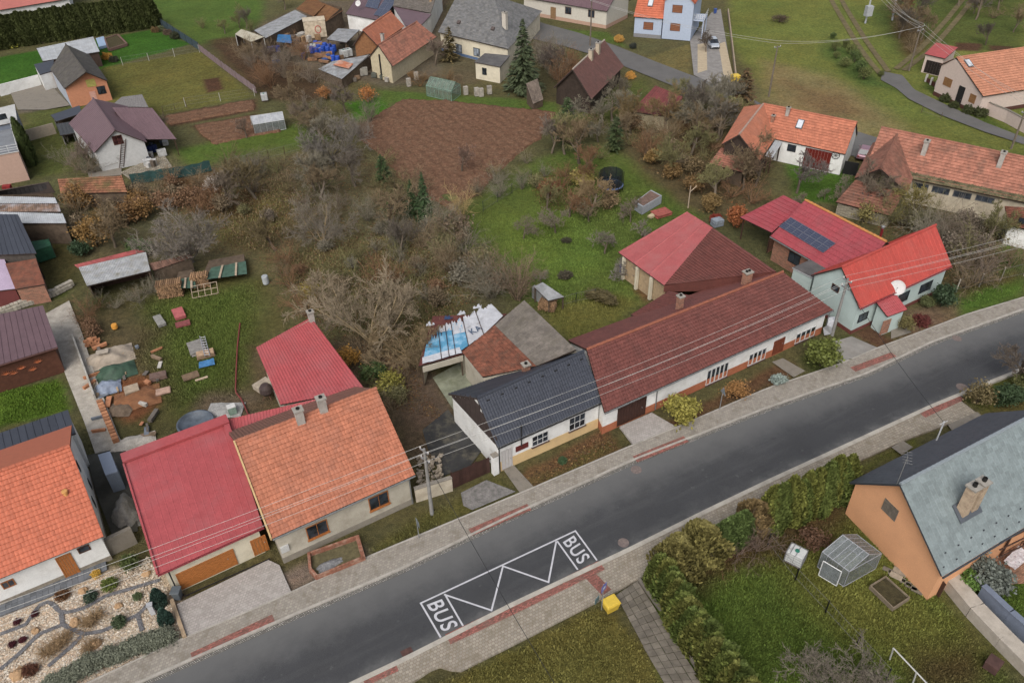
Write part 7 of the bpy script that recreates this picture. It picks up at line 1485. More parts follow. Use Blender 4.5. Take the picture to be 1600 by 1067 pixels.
for i in range(0,40,9): b = MB(); b.tube([q[i] + V3(0,.05,0),q[i] + V3(0,.05,1.7)],.05,6); b.build('post',M_WOOD,gw)
bf = thing('mesh_fence','blue green mesh fence running beside the upper lawn','fence',P(270,50)); q = W([(238,32),(312,80)]); b = MB(); d_ = q[1] - q[0]; b.obox(q[0] + UP * .1,d_,V3(.03,.02,0),UP * 1.5); b.build('mesh_panel',mat('blue green mesh',(62,80,88),.8,.2,2),bf)
for k in range(9): b = MB(); b.tube([q[0] + d_ * k / 8,q[0] + d_ * k / 8 + UP * 1.7],.05,6); b.build('post',MATS['black fence post'],bf)
# slab path, every slab on its own
sp_ = thing('slab_path',None,None,P(1000,980)); sp_['kind'] = 'structure'; L_,R_ = resample(W([(962,930),(985,972),(1010,1020),(1048,1085)]),18),resample(W([(996,908),(1028,958),(1062,1012),(1108,1085)]),18); M_SLAB = mat('worn slab',(126,118,106),.9,.2,2,dirt=(92,86,72),dirt_amt=.6,rnd=.25); r_ = random.Random(9)
for i in range(17):
    for j in range(4):
        f = lambda a,k: L_[a] + (R_[a] - L_[a]) * k / 4; c4 = [f(i,j),f(i,j + 1),f(i + 1,j + 1),f(i + 1,j)]; cc = sum(c4) / 4; b = MB(); zz = .02 + r_.uniform(-.02,.03); b.prism([V3(*(cc + (p - cc) * .94)[:2],zz) + V3(0,0,r_.uniform(-.008,.008)) for p in c4],.05); b.rnd = [r_.random()] * 6; b.build('slab',M_SLAB,sp_)
# white stone wall of blocks by the gravel path, paved path of the pebble garden
sw = thing('block_wall','dry wall of pale stone blocks left of the gravel path','wall',P(60,470)); M_BLK = mat('pale stone block',(188,180,164),.9,.15,3,dirt=(140,130,112),rnd=.2); q = resample(W([(-10,496),(40,478),(85,462),(112,448)]),22)
for i in range(21):
    for j in range(2): b = MB(); d_ = q[i + 1] - q[i]; b.box(q[i] + d_ * (.5 + .3 * (j % 2)) + V3(0,.28 * j,0),(np.linalg.norm(d_) * .9,.5,.45 + .2 * j + r_.uniform(-.04,.04)),math.atan2(d_[1],d_[0]) + r_.uniform(-.06,.06)); b.rnd = [r_.random()] * 6; b.build('stone_block',M_BLK,sw)
pp = thing('paved_path',None,None,P(80,910)); pp['kind'] = 'structure'; M_GSL = mat('grey terrace slab',(112,116,122),.8,.15,2,rnd=.2); a_,b_ = resample(W([(-30,948),(60,918),(165,874)]),22),resample(W([(-30,975),(70,936),(168,890)]),22)
for i in range(21):
    for j in range(2): f = lambda a,k: a_[a] + (b_[a] - a_[a]) * k / 2; c4 = [f(i,j),f(i,j + 1),f(i + 1,j + 1),f(i + 1,j)]; cc = sum(c4) / 4; b = MB(); b.prism([V3(*(cc + (p - cc) * .96)[:2],-.02) for p in c4],.1); b.rnd = [r_.random()] * 6; b.build('slab',M_GSL,pp)
# pebble garden: the bed of pale stones and darker gravel veins
def stones(name,poly,n,size,cols,seed,zz=.0,label=None):
    w = np.array([p[:2] for p in W(poly)]); r = np.random.default_rng(seed); q = r.uniform(w.min(0),w.max(0),(n * 2,2)); q = q[sdist(w,q[:,0],q[:,1]) < 0][:n]; n = len(q); s = size * r.uniform(.5,1.5,(n,1,1)); o = np.array([(1,0,0),(0,1,0),(-1,0,0),(0,-1,0),(0,0,1)]) * V3(1,.8,.7); an = r.uniform(0,6.28,n); ca,sa = np.cos(an)[:,None],np.sin(an)[:,None]
    o2 = np.stack([ca * o[:,0] - sa * o[:,1],sa * o[:,0] + ca * o[:,1],np.broadcast_to(o[:,2],(n,5))],-1) * (1 + .3 * r.normal(size=(n,5,1))) * s; vs = o2 + np.concatenate([q,np.full((n,1),zz)],1)[:,None]; f = np.array([(0,1,4),(1,2,4),(2,3,4),(3,0,4)])[None] + (np.arange(n) * 5)[:,None,None]
    me = bpy.data.meshes.new(name); fast_mesh(me,vs.reshape(-1,3),f.reshape(-1,3)); c = np.array([np.array(lin(cols[i])) * ALB for i in r.integers(0,len(cols),n)]) * r.uniform(.75,1.2,(n,1)); c = np.repeat(c,4,0); at = me.attributes.new('tint','FLOAT_COLOR','FACE'); at.data.foreach_set('color',np.concatenate([c,np.ones((len(c),1))],1).astype('f').ravel())
    mt,nt,bs = new_mat(name + ' stone'); nt.links.new(attr_node(nt,'tint','Color'),bs.inputs['Base Color']); bs.inputs['Roughness'].default_value = .9; me.materials.append(mt); return props(link(bpy.data.objects.new(name,me)),label,'stones' if label else None,kind='stuff')
stones('pebbles',[(-40,985),(20,955),(160,900),(230,868),(268,930),(285,995),(140,1065),(-40,1090)],11000,.07,[(206,192,170),(190,172,150),(214,204,188),(176,160,142),(200,176,150)],41,-.1,'pale cream pebbles covering the garden bed')
for k,pts in enumerate(([(0,990),(40,975),(60,945),(78,938),(95,958),(130,950),(165,930),(200,920),(250,905)],[(95,958),(98,975),(60,990),(30,1020),(0,1045)],[(98,975),(130,990),(160,985),(215,960),(245,930)],[(130,990),(110,1010),(75,1040)],[(215,960),(222,985)])): strip('gravel_vein',offset_line(resample(W(pts),24),-.15),offset_line(resample(W(pts),24),.15),-.015 + .002 * k,mat('slate gravel',(128,127,130),.95,.3,3,bmp=1.0,fine=14),24,2)
for x,y,s in ((130,922,.35),(117,972,.4),(185,945,.3),(55,985,.3),(150,1005,.4),(28,1053,.5),(228,895,.35)):
    b = MB(); p = P(x,y); rr_ = np.random.default_rng(x); b.lathe(p - UP * .15,[(s * .9,0),(s,s * .4),(s * .7,s * .8),(s * .25,s)],7); b.v[0] = b.v[0] + rr_.normal(size=b.v[0].shape) * s * .12; props(b.build('boulder',mat('ochre boulder',(186,150,110),.9,.2,3),None,p,bevel=.02),'ochre boulder lying among the pale garden pebbles','boulder','boulders in the pebble garden')
lb = thing('garden_lantern','small white box lantern beside the blue green conifers','lantern',P(240,958)); b = MB(); b.box(P(240,958),(.32,.26,1.0),.3); b.build('body',plain('lantern white',(200,202,206)),lb); b = MB(); b.box(P(240,958) + UP * 1.0,(.4,.34,.08),.3); b.build('cap',plain('lantern cap',(180,182,186)),lb)

t_ = nrm(P(757,512,2.85) - P(737,522,2.85)); e_ = nrm(P(728,505,2.85) - P(745,520,2.85)); lettering('KA',P(738,523,2.85),e_,t_,.8,1.3,'lettering',lt.t,plain('blue grey print',(84,100,124)),2.9)
# ---------------------------------------------------------------- greenhouses, containers, garden clutter
def clear_glass(name,c=(150,160,164),alpha=.45):
    mt,nt,bs = new_mat(name); p = pos_node(nt); o = mix_node(nt,noise_node(nt,1.5,4,.7,p),col(*[v * .8 for v in c]),col(*c)); nt.links.new(o,bs.inputs['Base Color']); bs.inputs['Roughness'].default_value = .2; bs.inputs['Alpha'].default_value = alpha; bs.inputs['Specular IOR Level'].default_value = .5; return mt
def greenhouse(label,A,B,C,D,he,hr,fm,gm,name='greenhouse',nu=6,door=True,rm=None):
    """A-B near long side (left to right), D-C far long side; ridge runs along A-B"""
    A,B,C,D = (V3(p[0],p[1],0) for p in (A,B,C,D)); t = thing(name,label,'greenhouse',(A + B + C + D) / 4); eA,eB,eC,eD = (p + UP * he for p in (A,B,C,D)); rA,rB = (A + D) / 2 + UP * hr,(B + C) / 2 + UP * hr; b = MB(); r = .03
    for p,q in ((A,eA),(B,eB),(C,eC),(D,eD),(eA,eB),(eD,eC),(eA,rA),(eD,rA),(eB,rB),(eC,rB),(rA,rB),(A,B),(B,C),(C,D),(D,A),(eA,eD),(eB,eC)): b.tube([p,q],r,4)
    for k in range(1,nu):
        f = k / nu
        for p,q in ((A,B),(D,C)): b.tube([p + (q - p) * f,p + (q - p) * f + UP * he],r * .7,4)
        for p,q in ((eA,eB),(eD,eC)): b.tube([p + (q - p) * f,rA + (rB - rA) * f],r * .7,4)
    b.build('frame',fm,t)
    def pane(a,c,d,e,m_):
        g = MB(); g.add([a,c,d,e],[(0,1,2,3)]); g.build('pane',m_,t)
    for k in range(nu):
        f,g = k / nu,(k + 1) / nu
        for p,q,ep,eq in ((A,B,eA,eB),(D,C,eD,eC)): pane(p + (q - p) * f,p + (q - p) * g,ep + (eq - ep) * g,ep + (eq - ep) * f,gm); pane(ep + (eq - ep) * f,ep + (eq - ep) * g,rA + (rB - rA) * g,rA + (rB - rA) * f,rm or gm)
    for a,c,ea,ec,r0 in ((D,A,eD,eA,rA),(B,C,eB,eC,rB)): g = MB(); g.add([a,c,ec,r0,ea],[(0,1,2,3,4)]); g.build('gable_pane',gm,t)
    return t
GA = clear_glass('greenhouse polycarbonate',(150,158,160),.55); GB = clear_glass('green tinted glazing',(140,160,146),.5); GC = clear_glass('milky roof sheets',(196,200,206),.85)
gh = greenhouse('aluminium greenhouse with milky panels on the lower right lawn',P(1277,885),P(1318,916),P(1368,888),P(1330,858),1.7,2.6,M_ALU,GA,nu=5)
b = MB(); a_,c_ = P(1279,898),P(1307,915); b.obox(a_,c_ - a_,UP * 1.6,V3(.03,-.05,0)); b.build('door',GA,gh); b = MB()
for p,q in ((a_,c_),(a_ + UP * 1.6,c_ + UP * 1.6),(a_,a_ + UP * 1.6),(c_,c_ + UP * 1.6)): b.tube([p,q],.04,4)
b.build('door_frame',M_PVC,gh)
greenhouse('green framed old greenhouse at the head of the ploughed field',P(667,150),P(706,159),P(720,148),P(682,140),1.7,2.7,mat('green frame',(120,160,140),.6,.1),GB,nu=6)
greenhouse('low greenhouse with silvery roof beside the brown garden beds',P(399,210),P(447,202),P(444,190),P(394,197),1.5,2.2,plain('grey white frame',(186,188,184)),GA,nu=5,rm=GC)
def ibc(px,py,label,rz=.5,body=None,top=None,group=None,s=1.0):
    p = P(px,py); t = thing('water_tank',label,'tank',p,group); b = MB(); b.box(p + UP * .14,(1.0 * s,1.2 * s,1.0 * s),rz); b.build('tank',body or plain('white tank plastic',(206,208,206),.5),t,bevel=.06); b = MB(); u,v = V3(math.cos(rz),math.sin(rz),0),V3(-math.sin(rz),math.cos(rz),0)
    for k in range(5):
        zz = .16 + .24 * k * s
        for a,c in ((-1,-1),(1,-1),(1,1),(-1,1)): pass
        ring = [p + u * .52 * s * a + v * .62 * s * c + UP * zz for a,c in ((-1,-1),(1,-1),(1,1),(-1,1),(-1,-1))]
        for i in range(4): b.tube([ring[i],ring[i + 1]],.016,4)
    for a,c in ((-1,-1),(1,-1),(1,1),(-1,1),(0,-1),(0,1),(1,0),(-1,0)): q = p + u * .52 * s * a + v * .62 * s * c; b.tube([q + UP * .1,q + UP * 1.15 * s],.016,4)
    b.build('cage',mat('cage tube',(140,142,144),.5,.1,metal=.3),t); b = MB(); b.box(p,(1.0 * s,1.2 * s,.13),rz); b.build('pallet',M_WOOD,t); b = MB(); b.lathe(p + UP * (1.14 * s),[(.17,0),(.17,.05),(.12,.06)],12); b.build('cap',plain('teal cap',(30,120,100)),t); b = MB(); b.obox(p - u * .52 * s - v * .1 + UP * 1.155 * s,u * 1.04 * s,v * .06,UP * .02); b.obox(p - u * .52 * s + v * .3 + UP * 1.155 * s,u * 1.04 * s,v * .06,UP * .02); b.build('strap',MATS['cage tube'],t); return t
ibc(1241,876,'white caged water tank beside the aluminium greenhouse',.9); ibc(414,157,'caged water tank at the end of the mauve fence',.3); ibc(538,90,'white caged tank beside the blue barrels',.5,s=1.2); ibc(545,88,'second white caged tank beside the blue barrels',.5,s=1.2); ibc(490,80,'grubby white tank in front of the cube in the junk yard',.2,s=1.1)
def barrel(px,py,label,c=(40,86,190),r=.32,hh=.95,group=None,z0=0.0):
    p = P(px,py) + UP * z0; t = thing('barrel',label,'barrel',p,group); b = MB(); b.lathe(p,[(r * .92,0),(r,.06),(r,hh * .3),(r * 1.05,hh * .33),(r,hh * .36),(r,hh * .64),(r * 1.05,hh * .67),(r,hh * .7),(r,hh - .06),(r * .9,hh)],12); b.build('body',mat('barrel %d' % c[0],c,.45,.1),t,smooth=False); b = MB(); b.lathe(p + UP * hh,[(r * .2,0),(r * .2,.05)],8); b.build('bung',mat('barrel %d' % c[0],c),t); return t
for i in range(13): barrel(494 + (i % 5) * 7.2 - (i // 5) * 3,74 + (i % 5) * 1.6 + (i // 5) * 4.5,'bright blue plastic barrel in the dense cluster of the junk yard',group='blue barrels of the junk yard',r=.42,hh=1.2)
for x,y,l in ((521,96,'left of the two blue barrels in front of the caged tanks'),(528,97,'right of the two blue barrels in front of the caged tanks'),(475,92,'lone blue barrel at the junk yard edge')): barrel(x,y,l,r=.42,hh=1.1)
for i,x in enumerate((421,428,435)): barrel(x,83 - i,'dark blue barrel beside the white posted hut',(34,56,130),.45,1.1,'dark blue barrels by the hut')
for i,x in enumerate((222,229,236,243)): barrel(x,243 - 2 * i,'dark blue barrel under the carport',(28,44,90),.4,1.0,'barrels under the carport')
barrel(416,443,'pale galvanised barrel at the plot boundary',(176,182,184),.35,1.0); barrel(180,513,'orange bucket on the bare earth of the yard',(232,160,40),.3,.5); barrel(972,424,'blue barrel with junk beside the hipped wing',(40,60,120),.35,.8)
def crate(px,py,size,c,label,rz=.5,z0=0.0,name='crate',cat='crate',rnd_=.3,group=None,lid=None):
    p = P(px,py) + UP * z0; t = thing(name,label,cat,p,group); b = MB(); b.box(p,size,rz); b.build('body',mat('%s %d %d' % (name,c[0],c[1]),c,.85,rnd_,2),t,bevel=.02)
    b = MB(); b.box(p + UP * size[2],(size[0] * 1.04,size[1] * 1.04,.04),rz); b.build('top',lid or mat('%s %d %d' % (name,c[0],c[1]),c),t); return t
cu_ = crate(494,56,(4.2,3.0,3.2),(206,190,164),'big dirty white box trailer with red ring mark in the junk yard',.25,name='box_trailer',cat='trailer'); q_ = P(504,58) + V3(-.3,-1.6,1.9); b = MB()
for k in range(14): a0,a1 = 6.283 * k / 14,6.283 * (k + 1) / 14; b.tube([q_ + V3(.55 * math.cos(a0),.14 * math.cos(a0),.7 * math.sin(a0)),q_ + V3(.55 * math.cos(a1),.14 * math.cos(a1),.7 * math.sin(a1))],.09,4)
b.build('ring_mark',plain('red mark',(190,84,70)),cu_)
rj = random.Random(21)
for i in range(22):
    x,y = rj.uniform(432,500),rj.uniform(42,82)
    crate(x,y,(rj.uniform(.8,1.8),rj.uniform(.6,1.5),rj.uniform(.6,1.6)),rj.choice([(150,118,84),(120,96,74),(172,140,100),(96,84,74),(180,176,168)]),'stacked wooden crate or pallet in the junk yard',rj.uniform(0,1.5),group='crates of the junk yard')
for i in range(12): crate(rj.uniform(485,515),rj.uniform(86,100),(rj.uniform(1,2.4),rj.uniform(.2,.5),rj.uniform(.2,.6)),rj.choice([(196,150,104),(176,130,90),(150,112,82)]),'sawn timber offcut in the heap before the caged tanks',rj.uniform(-.6,.9),.2 * (i % 3),'timber','timber',group='timber heap of the junk yard')
tr_ = thing('tarpaulin_heap','blue tarpaulin thrown over crates in the junk yard','tarpaulin',P(443,62)); tarp([P(432,66,1.6),P(456,68,1.4),P(454,55,1.7),P(434,54,1.8)],.0,mat('blue tarpaulin',(50,116,170),.6,.25,2),'sheet',5,tr_)
for i in range(16):
    x,y = rj.uniform(545,610),rj.uniform(100,128)
    crate(x,y,(rj.uniform(.5,1.2),rj.uniform(.4,1.0),rj.uniform(.5,1.2)),rj.choice([(150,146,136),(112,104,94),(176,170,160),(96,100,90),(140,112,86)]),'old box or tin standing before the front barn',rj.uniform(0,1.5),group='clutter before the front barn')
st_ = thing('staircase','green metal outside staircase climbing the front barn gable','staircase',P(605,125)); q0,q1 = P(606,126),P(588,100,2.0)
for k in range(9): b = MB(); p = q0 + (q1 - q0) * k / 8; b.box(p,(.9,.3,.05),1.1); b.build('step',mat('dark green paint',(58,86,70),.7,.15),st_)
for s_ in (-.5,.5): b = MB(); b.tube([q0 + V3(s_ * .5,-s_ * .8,.05),q1 + V3(s_ * .5,-s_ * .8,.05)],.06,5); b.tube([q0 + V3(s_ * .5,-s_ * .8,.95),q1 + V3(s_ * .5,-s_ * .8,.95)],.035,5); b.build('stringer',MATS['dark green paint'],st_)
for x,y,l in ((639,135,'left concrete stump below the front barn'),(651,125,'right concrete stump below the front barn'),(728,148,'pale stone trough beside the green greenhouse'),(745,150,'first white stump before the slate house'),(752,151,'second white stump before the slate house'),(765,147,'third white stump before the slate house')): crate(x,y,(.7,.6,1.3),(176,168,156),l,.4,name='concrete_block',cat='block')
# roofed woodpile, log stacks, tarps
def logs(px0,py0,px1,py1,rows,r,label,depth=1.0,c=(164,128,92)):
    a,c_ = P(px0,py0),P(px1,py1); t = thing('woodpile',label,'woodpile',a); d = nrm(c_ - a); n = V3(-d[1],d[0],0); L = np.linalg.norm(c_ - a); k = int(L / (2 * r)); rr = random.Random(px0)
    for j in range(rows):
        for i in range(k - j % 2):
            b = MB(); p = a + d * (r + 2 * r * i + r * (j % 2)) + UP * (r + 1.75 * r * j); e = rr.uniform(-.1,.1); b.tube([p + n * (e - .02),p + n * (depth + e)],r * rr.uniform(.85,1.0),7); b.rnd = [rr.random()] * len(b.f); b.build('log',mat('split firewood',c,.9,.2,6,dirt=(110,84,62),rnd=.45),t)
    return t
logs(840,484,868,489,6,.1,'little woodpile under the dented tin roof in the orchard',1.2)
wr = shed('woodpile_roof','dented tin roof over the little woodpile in the orchard',P(857,470,1.5),P(882,464,1.5),P(848,441,1.9),P(834,448,1.9),'corr',MATS['dented silver sheet'],M_WOOD,ov=.1,open_sides='FRLB',posts=M_WOOD,cat='roof'); b = MB(); b.obox(P(831,465,0),P(852,480,0) - P(831,465,0),UP * 1.3,V3(.3,.5,.0)); b.build('leaning_sheet',MATS['dented silver sheet'],wr.t)
logs(248,468,290,462,9,.11,'cut log stack left of the green tarpaulins',1.1); logs(300,452,330,448,8,.11,'log stack partly under the green tarpaulin',1.0)
for k,(pp_,l) in enumerate((([(279,450),(306,450),(304,432),(282,436)],'small green tarpaulin over the log stacks'),([(322,437),(386,428),(384,408),(330,418)],'long green tarpaulin over the log stacks'))):
    t = thing('tarpaulin',l,'tarpaulin',P(*pp_[0])); tarp([P(x,y,1.0) for x,y in pp_],0,mat('green tarpaulin',(74,104,88),.6,.25,2),'sheet',9 + k,t); b = MB(); q = [P(x,y,0) for x,y in pp_]; b.prism([V3(p[0],p[1],0) for p in q],.95); b.build('logs_below',M_WOOD,t)
    for m2 in range(2): b = MB(); f = .3 + .4 * m2; a_ = P(*pp_[0],1.1) + (P(*pp_[1],1.1) - P(*pp_[0],1.1)) * f; c_ = P(*pp_[3],1.1) + (P(*pp_[2],1.1) - P(*pp_[3],1.1)) * f; b.obox(a_,c_ - a_,V3(.22,0,0),UP * .08); b.build('weight_plank',mat('pale plank',(184,164,140),.9,.15,4),t)
fr_ = thing('wooden_frame','pale lattice frame leaning on the log stack','frame',P(305,465)); 
for i in range(5): b = MB(); a_ = P(301 + 10 * i,466 - 2 * i); b.tube([a_,a_ + V3(-.1,.6,1.1)],.04,4); b.build('batten',MATS['pale plank'],fr_)
for j in range(3): b = MB(); b.tube([P(301,466) + V3(-.1,.6,1.1) * (j / 2),P(341,458) + V3(-.1,.6,1.1) * (j / 2)],.04,4); b.build('batten',MATS['pale plank'],fr_)
def stack(px,py,size,rz,c,label,n=4,name='board_stack',cat='boards',z0=0.0):
    p = P(px,py); t = thing(name,label,cat,p); rr = random.Random(int(px))
    for k in range(n): b = MB(); b.box(p + UP * (z0 + k * size[2] / n),(size[0] * rr.uniform(.92,1.03),size[1] * rr.uniform(.92,1.03),size[2] / n * .85),rz + rr.uniform(-.05,.05)); b.rnd = [rr.random()] * 6; b.build('board',mat('%s %d %d' % (name,c[0],c[2]),c,.85,.25,3,rnd=.35),t)
    return t
stack(280,492,(1.1,1.9,.35),.5,(176,92,92),'stack of faded red sheets on the yard grass'); stack(286,507,(1.4,.9,.2),.45,(158,84,84),'lower half of the faded red sheet stack'); stack(250,503,(.8,2.0,.3),.6,(170,168,160),'stack of pale stone slabs on the yard grass')
stack(308,545,(1.5,2.2,.35),.5,(150,146,140),'grey pallet beside the aluminium ladder',5); stack(322,556,(1.7,.8,.5),.4,(176,146,116),'tan board pile under the ladder'); stack(298,588,(1.5,1.0,.12),.5,(132,108,84),'brown plywood panel lying on the grass',2); stack(315,592,(1.2,.25,.1),.55,(200,178,148),'single pale plank beside the plywood panel',1); stack(255,612,(1.3,.9,.15),.4,(176,144,124),'flat pallet beside the sand heap',4); stack(208,614,(1.3,1.1,.3),.5,(166,148,126),'grey pallet stack on the sand heap',4,z0=.3); stack(248,590,(1.5,.9,.4),.4,(120,96,86),'heap of dark boards under a plank',3)
ld = thing('aluminium_ladder','aluminium ladder lying on the board pile','ladder',P(318,540)); q0,q1 = P(316,525,.5),P(324,556,.6)
for s_ in (-.25,.25): b = MB(); b.tube([q0 + V3(s_,0,0),q1 + V3(s_,0,0)],.04,5); b.build('rail',M_ALU,ld)
for k in range(8): b = MB(); p = q0 + (q1 - q0) * (k + .5) / 8; b.tube([p - V3(.25,0,0),p + V3(.25,0,0)],.025,4); b.build('rung',M_ALU,ld)
t = thing('tarpaulin','crumpled bright blue tarpaulin at the foot of the ladder','tarpaulin',P(322,572)); tarp([P(311,576,.15),P(336,570,.15),P(334,560,.5),P(311,566,.5)],.05,MATS['blue tarpaulin'] if 'blue tarpaulin' in MATS else M_TBL,'sheet',31,t)
hp = thing('tarpaulin_heap','big rubble heap under grey sheet and dark green tarpaulin','heap',P(175,575))
def mound(parent,px,py,rx,ry,hh,m_,name,seed,n=22,rz=0.0):
    p = P(px,py); r = np.random.default_rng(seed); b = MB(); vs,fs = [],[]; us = np.linspace(-1,1,n); U,Vv = np.meshgrid(us,us); th_ = np.arctan2(Vv,U); d = np.sqrt(U * U + Vv * Vv) * (1.06 + .12 * np.sin(3 * th_ + seed) + .07 * np.sin(7 * th_ + 2 * seed)); zz = hh * np.clip(1 - d,0,1) ** .6 + hh * .22 * fbm(U.ravel() * 3 + seed,Vv.ravel() * 3,1,seed).reshape(n,n) * (d < .95) - .05; cs,sn = math.cos(rz),math.sin(rz)
    q = np.stack([p[0] + cs * U * rx - sn * Vv * ry,p[1] + sn * U * rx + cs * Vv * ry,zz],-1); id_ = np.arange(n * n).reshape(n,n); f = np.stack([id_[:-1,:-1],id_[:-1,1:],id_[1:,1:],id_[1:,:-1]],-1).reshape(-1,4); b.add(q.reshape(-1,3),f.tolist()); return b.build(name,m_,parent,smooth=True)
mound(hp,172,558,2.2,1.5,1.0,mat('dusty sheet',(172,158,140),.8,.2,1.5,dirt=(130,116,100)),'dusty_sheet',3,rz=.5); mound(hp,180,582,1.9,1.3,.9,mat('dark green tarpaulin',(62,88,70),.65,.3,2),'green_tarpaulin',4,rz=.5); mound(hp,168,605,1.2,1.1,.7,mat('bluish sheet',(140,152,172),.6,.25,2),'bluish_sheet',5,rz=.4)
stack(165,562,(1.2,.7,.1),.3,(176,164,148),'light board lying on the rubble heap',2,z0=.95)
sh_ = thing('sand_heap','orange sand heap beside the gravel path','heap',P(215,620)); mound(sh_,215,622,2.0,1.5,.55,mat('orange sand',(150,100,64),.95,.2,2,dirt=(112,82,60),bmp=.6),'sand',8,rz=.4); sh2 = thing('sand_heap','small grey brown sand heap next to the orange one','heap',P(188,640)); mound(sh2,188,640,1.1,.9,.5,mat('grey brown sand',(122,104,86),.95,.2,3,bmp=.5),'sand',9)
wh_ = thing('plaster_heap','white plaster rubble heap behind the red garage roof','heap',P(355,640)); mound(wh_,352,640,1.6,1.0,.35,mat('white plaster rubble',(196,194,190),.95,.25,3,bmp=1.0),'rubble',11)
wp = thing('plastic_sheet','wrinkled white sheeting behind the garage parapet','sheet',P(210,690)); mound(wp,207,692,1.9,.9,.5,mat('wrinkled white sheeting',(196,188,176),.7,.15,2,bmp=.8,fine=5),'sheet',12,rz=.4); cp_ = thing('covered_heap','heap under grey plastic between the white house and the garage','heap',P(195,800)); mound(cp_,196,800,1.0,1.9,1.2,mat('grey plastic',(140,136,130),.6,.25,2,bmp=.8,fine=5),'sheet',13,rz=.45)
po = thing('paddling_pool','round dark blue grey pool half hidden by the red garage roof','pool',P(307,665)); b = MB(); b.lathe(P(307,665),[(1.5,0),(1.6,.45),(1.5,.5),(1.4,.42),(1.3,.15),(.01,.12)],28); b.build('basin',mat('dark blue vinyl',(92,102,114),.5,.3,1.5),po,smooth=True)
hs = thing('garden_hose','dark red hose winding down the yard to the red roof','hose',P(375,520)); b = MB(); b.tube(resample([P(x,y,.05) for x,y in ((375,505),(371,540),(369,580),(368,612),(378,625),(388,648))],30),.07,6); b.build('tube',mat('dark red hose',(140,64,60),.6,.1),hs)
pm_ = thing('concrete_mixer','dark brown covered mixer beside the red rear wing','mixer',P(419,622)); b = MB(); b.lathe(P(419,622) + UP * .5,[(.35,0),(.6,.35),(.55,.8),(.35,1.1),(.3,1.12)],14); b.build('drum',mat('dark brown cover',(78,64,62),.7,.2),pm_); b = MB()
for s_ in ((-.4,-.3),(.4,-.3),(0,.45)): b.tube([P(419,622) + V3(s_[0],s_[1],0),P(419,622) + V3(0,0,.8)],.05,5)
b.build('stand',mat('rusty steel',(110,80,62),.8,.2),pm_); stack(412,605,(1.6,1.2,.5),.9,(178,164,144),'pile of broken pale slabs beside the rear wing',5)
crate(364,645,(.7,.6,.8),(150,176,160),'greenish metal box with white lid behind the red roof',.5,name='metal_box',cat='box',lid=plain('white lid',(214,214,210)))
gb = thing('storage_box','blue grey metal garden shed squeezed beside the red garage roof','shed',P(185,760)); b = MB(); b.obox(P(178,770),P(197,764) - P(178,770),P(166,738) - P(178,770),UP * 2.0); b.build('body',mat('blue grey steel',(134,146,164),.5,.06),gb); b = MB(); b.obox(P(178,770) + UP * 2.0,P(197,764) - P(178,770),P(166,738) - P(178,770),UP * .08); b.build('lid',mat('pale blue steel',(156,168,188),.5,.05),gb)
# rusty trough with gravel in front of the tiled house
rt = thing('rusty_trough','long rusty open trough holding grey gravel before the tiled house','trough',P(525,880)); q = [P(x,y) for x,y in ((484,895),(495,908),(572,876),(562,842),(482,870))]; b = MB(); n_ = len(q); c_ = sum(q) / n_
for i in range(n_):
    a,e = q[i],q[(i + 1) % n_]; ai,ei = a + (c_ - a) * .12,e + (c_ - e) * .12; b.add([a,e,e + UP * .55,a + UP * .55,ai,ei,ei + UP * .55,ai + UP * .55],[(0,1,2,3),(7,6,5,4),(3,2,6,7)])
b.build('rim',mat('flaking rust',(150,96,74),.9,.3,3,dirt=(196,172,150),dirt_amt=.5,dirt_scale=2),rt); b = MB(); b.poly([p + (c_ - p) * .1 + UP * .15 for p in q]); b.build('floor',mat('grassy silt',(104,96,66),.95,.3),rt); mound(rt,515,884,1.3,.6,.5,mat('grey gravel heap',(140,140,142),.95,.2,3,bmp=1.0,fine=10),'gravel',17,rz=.5)
rb = raised = thing('raised_bed','wooden raised vegetable bed on the lower right lawn','raised bed',P(1388,930)); q = [P(x,y) for x,y in ((1357,919),(1394,955),(1420,938),(1382,904))]
for i in range(4): b = MB(); a,e = q[i],q[(i + 1) % 4]; d = nrm(e - a); s_ = V3(-d[1],d[0],0); b.obox(a,e - a,s_ * .08,UP * (.38 + .004 * i)); b.build('board',mat('grey bed board',(134,120,100),.9,.2,3),rb)
b = MB(); b.poly([p + UP * .25 for p in q]); b.build('soil',mat('bed soil',(82,74,46),.95,.3,3,bmp=.8),rb)
for x,y,l in ((1406,893,'pale paving slab on the lawn beside the orange gable'),(1400,900,'row of worn stepping slabs beside the orange gable')): stack(x,y,(.9,.5,.06),-.7,(160,148,130),l,1,'paving_slab','slab')
for i in range(6): b = MB(); p = P(1388 + 9 * i,890 + 6.5 * i); b.box(p - UP * .05,(.75,.35,.07),-.65); props(b.build('stepping_stone',M_SLAB,None,p),'worn stepping stone along the orange gable wall','slab','stepping stones by the gable')
cl = thing('clothesline','white clothesline bar at the bottom right corner','clothesline',P(1397,1015)); b = MB(); b.tube([P(1390,1030,0),P(1396,1012,1.8)],.05,6); b.build('post',mat('white tube',(200,200,196),.5,.05),cl); b = MB(); b.tube([P(1396,1012,1.8),P(1470,1090,1.8)],.05,6); b.build('bar',MATS['white tube'],cl); b = MB(); b.tube([P(1425,1070,0),P(1432,1050,1.8)],.05,6); b.build('post',MATS['white tube'],cl)
tb = thing('garden_table','terrace table under a white patterned cloth at the right edge','table',P(1590,885)); b = MB(); tarp([P(1568,876,.75),P(1586,890,.75),P(1612,868,.75),P(1592,852,.75)],0,mat('patterned cloth',(214,208,210),.8,.3,6,dirt=(120,70,80),dirt_amt=.6,dirt_scale=5),'tablecloth',41,tb)
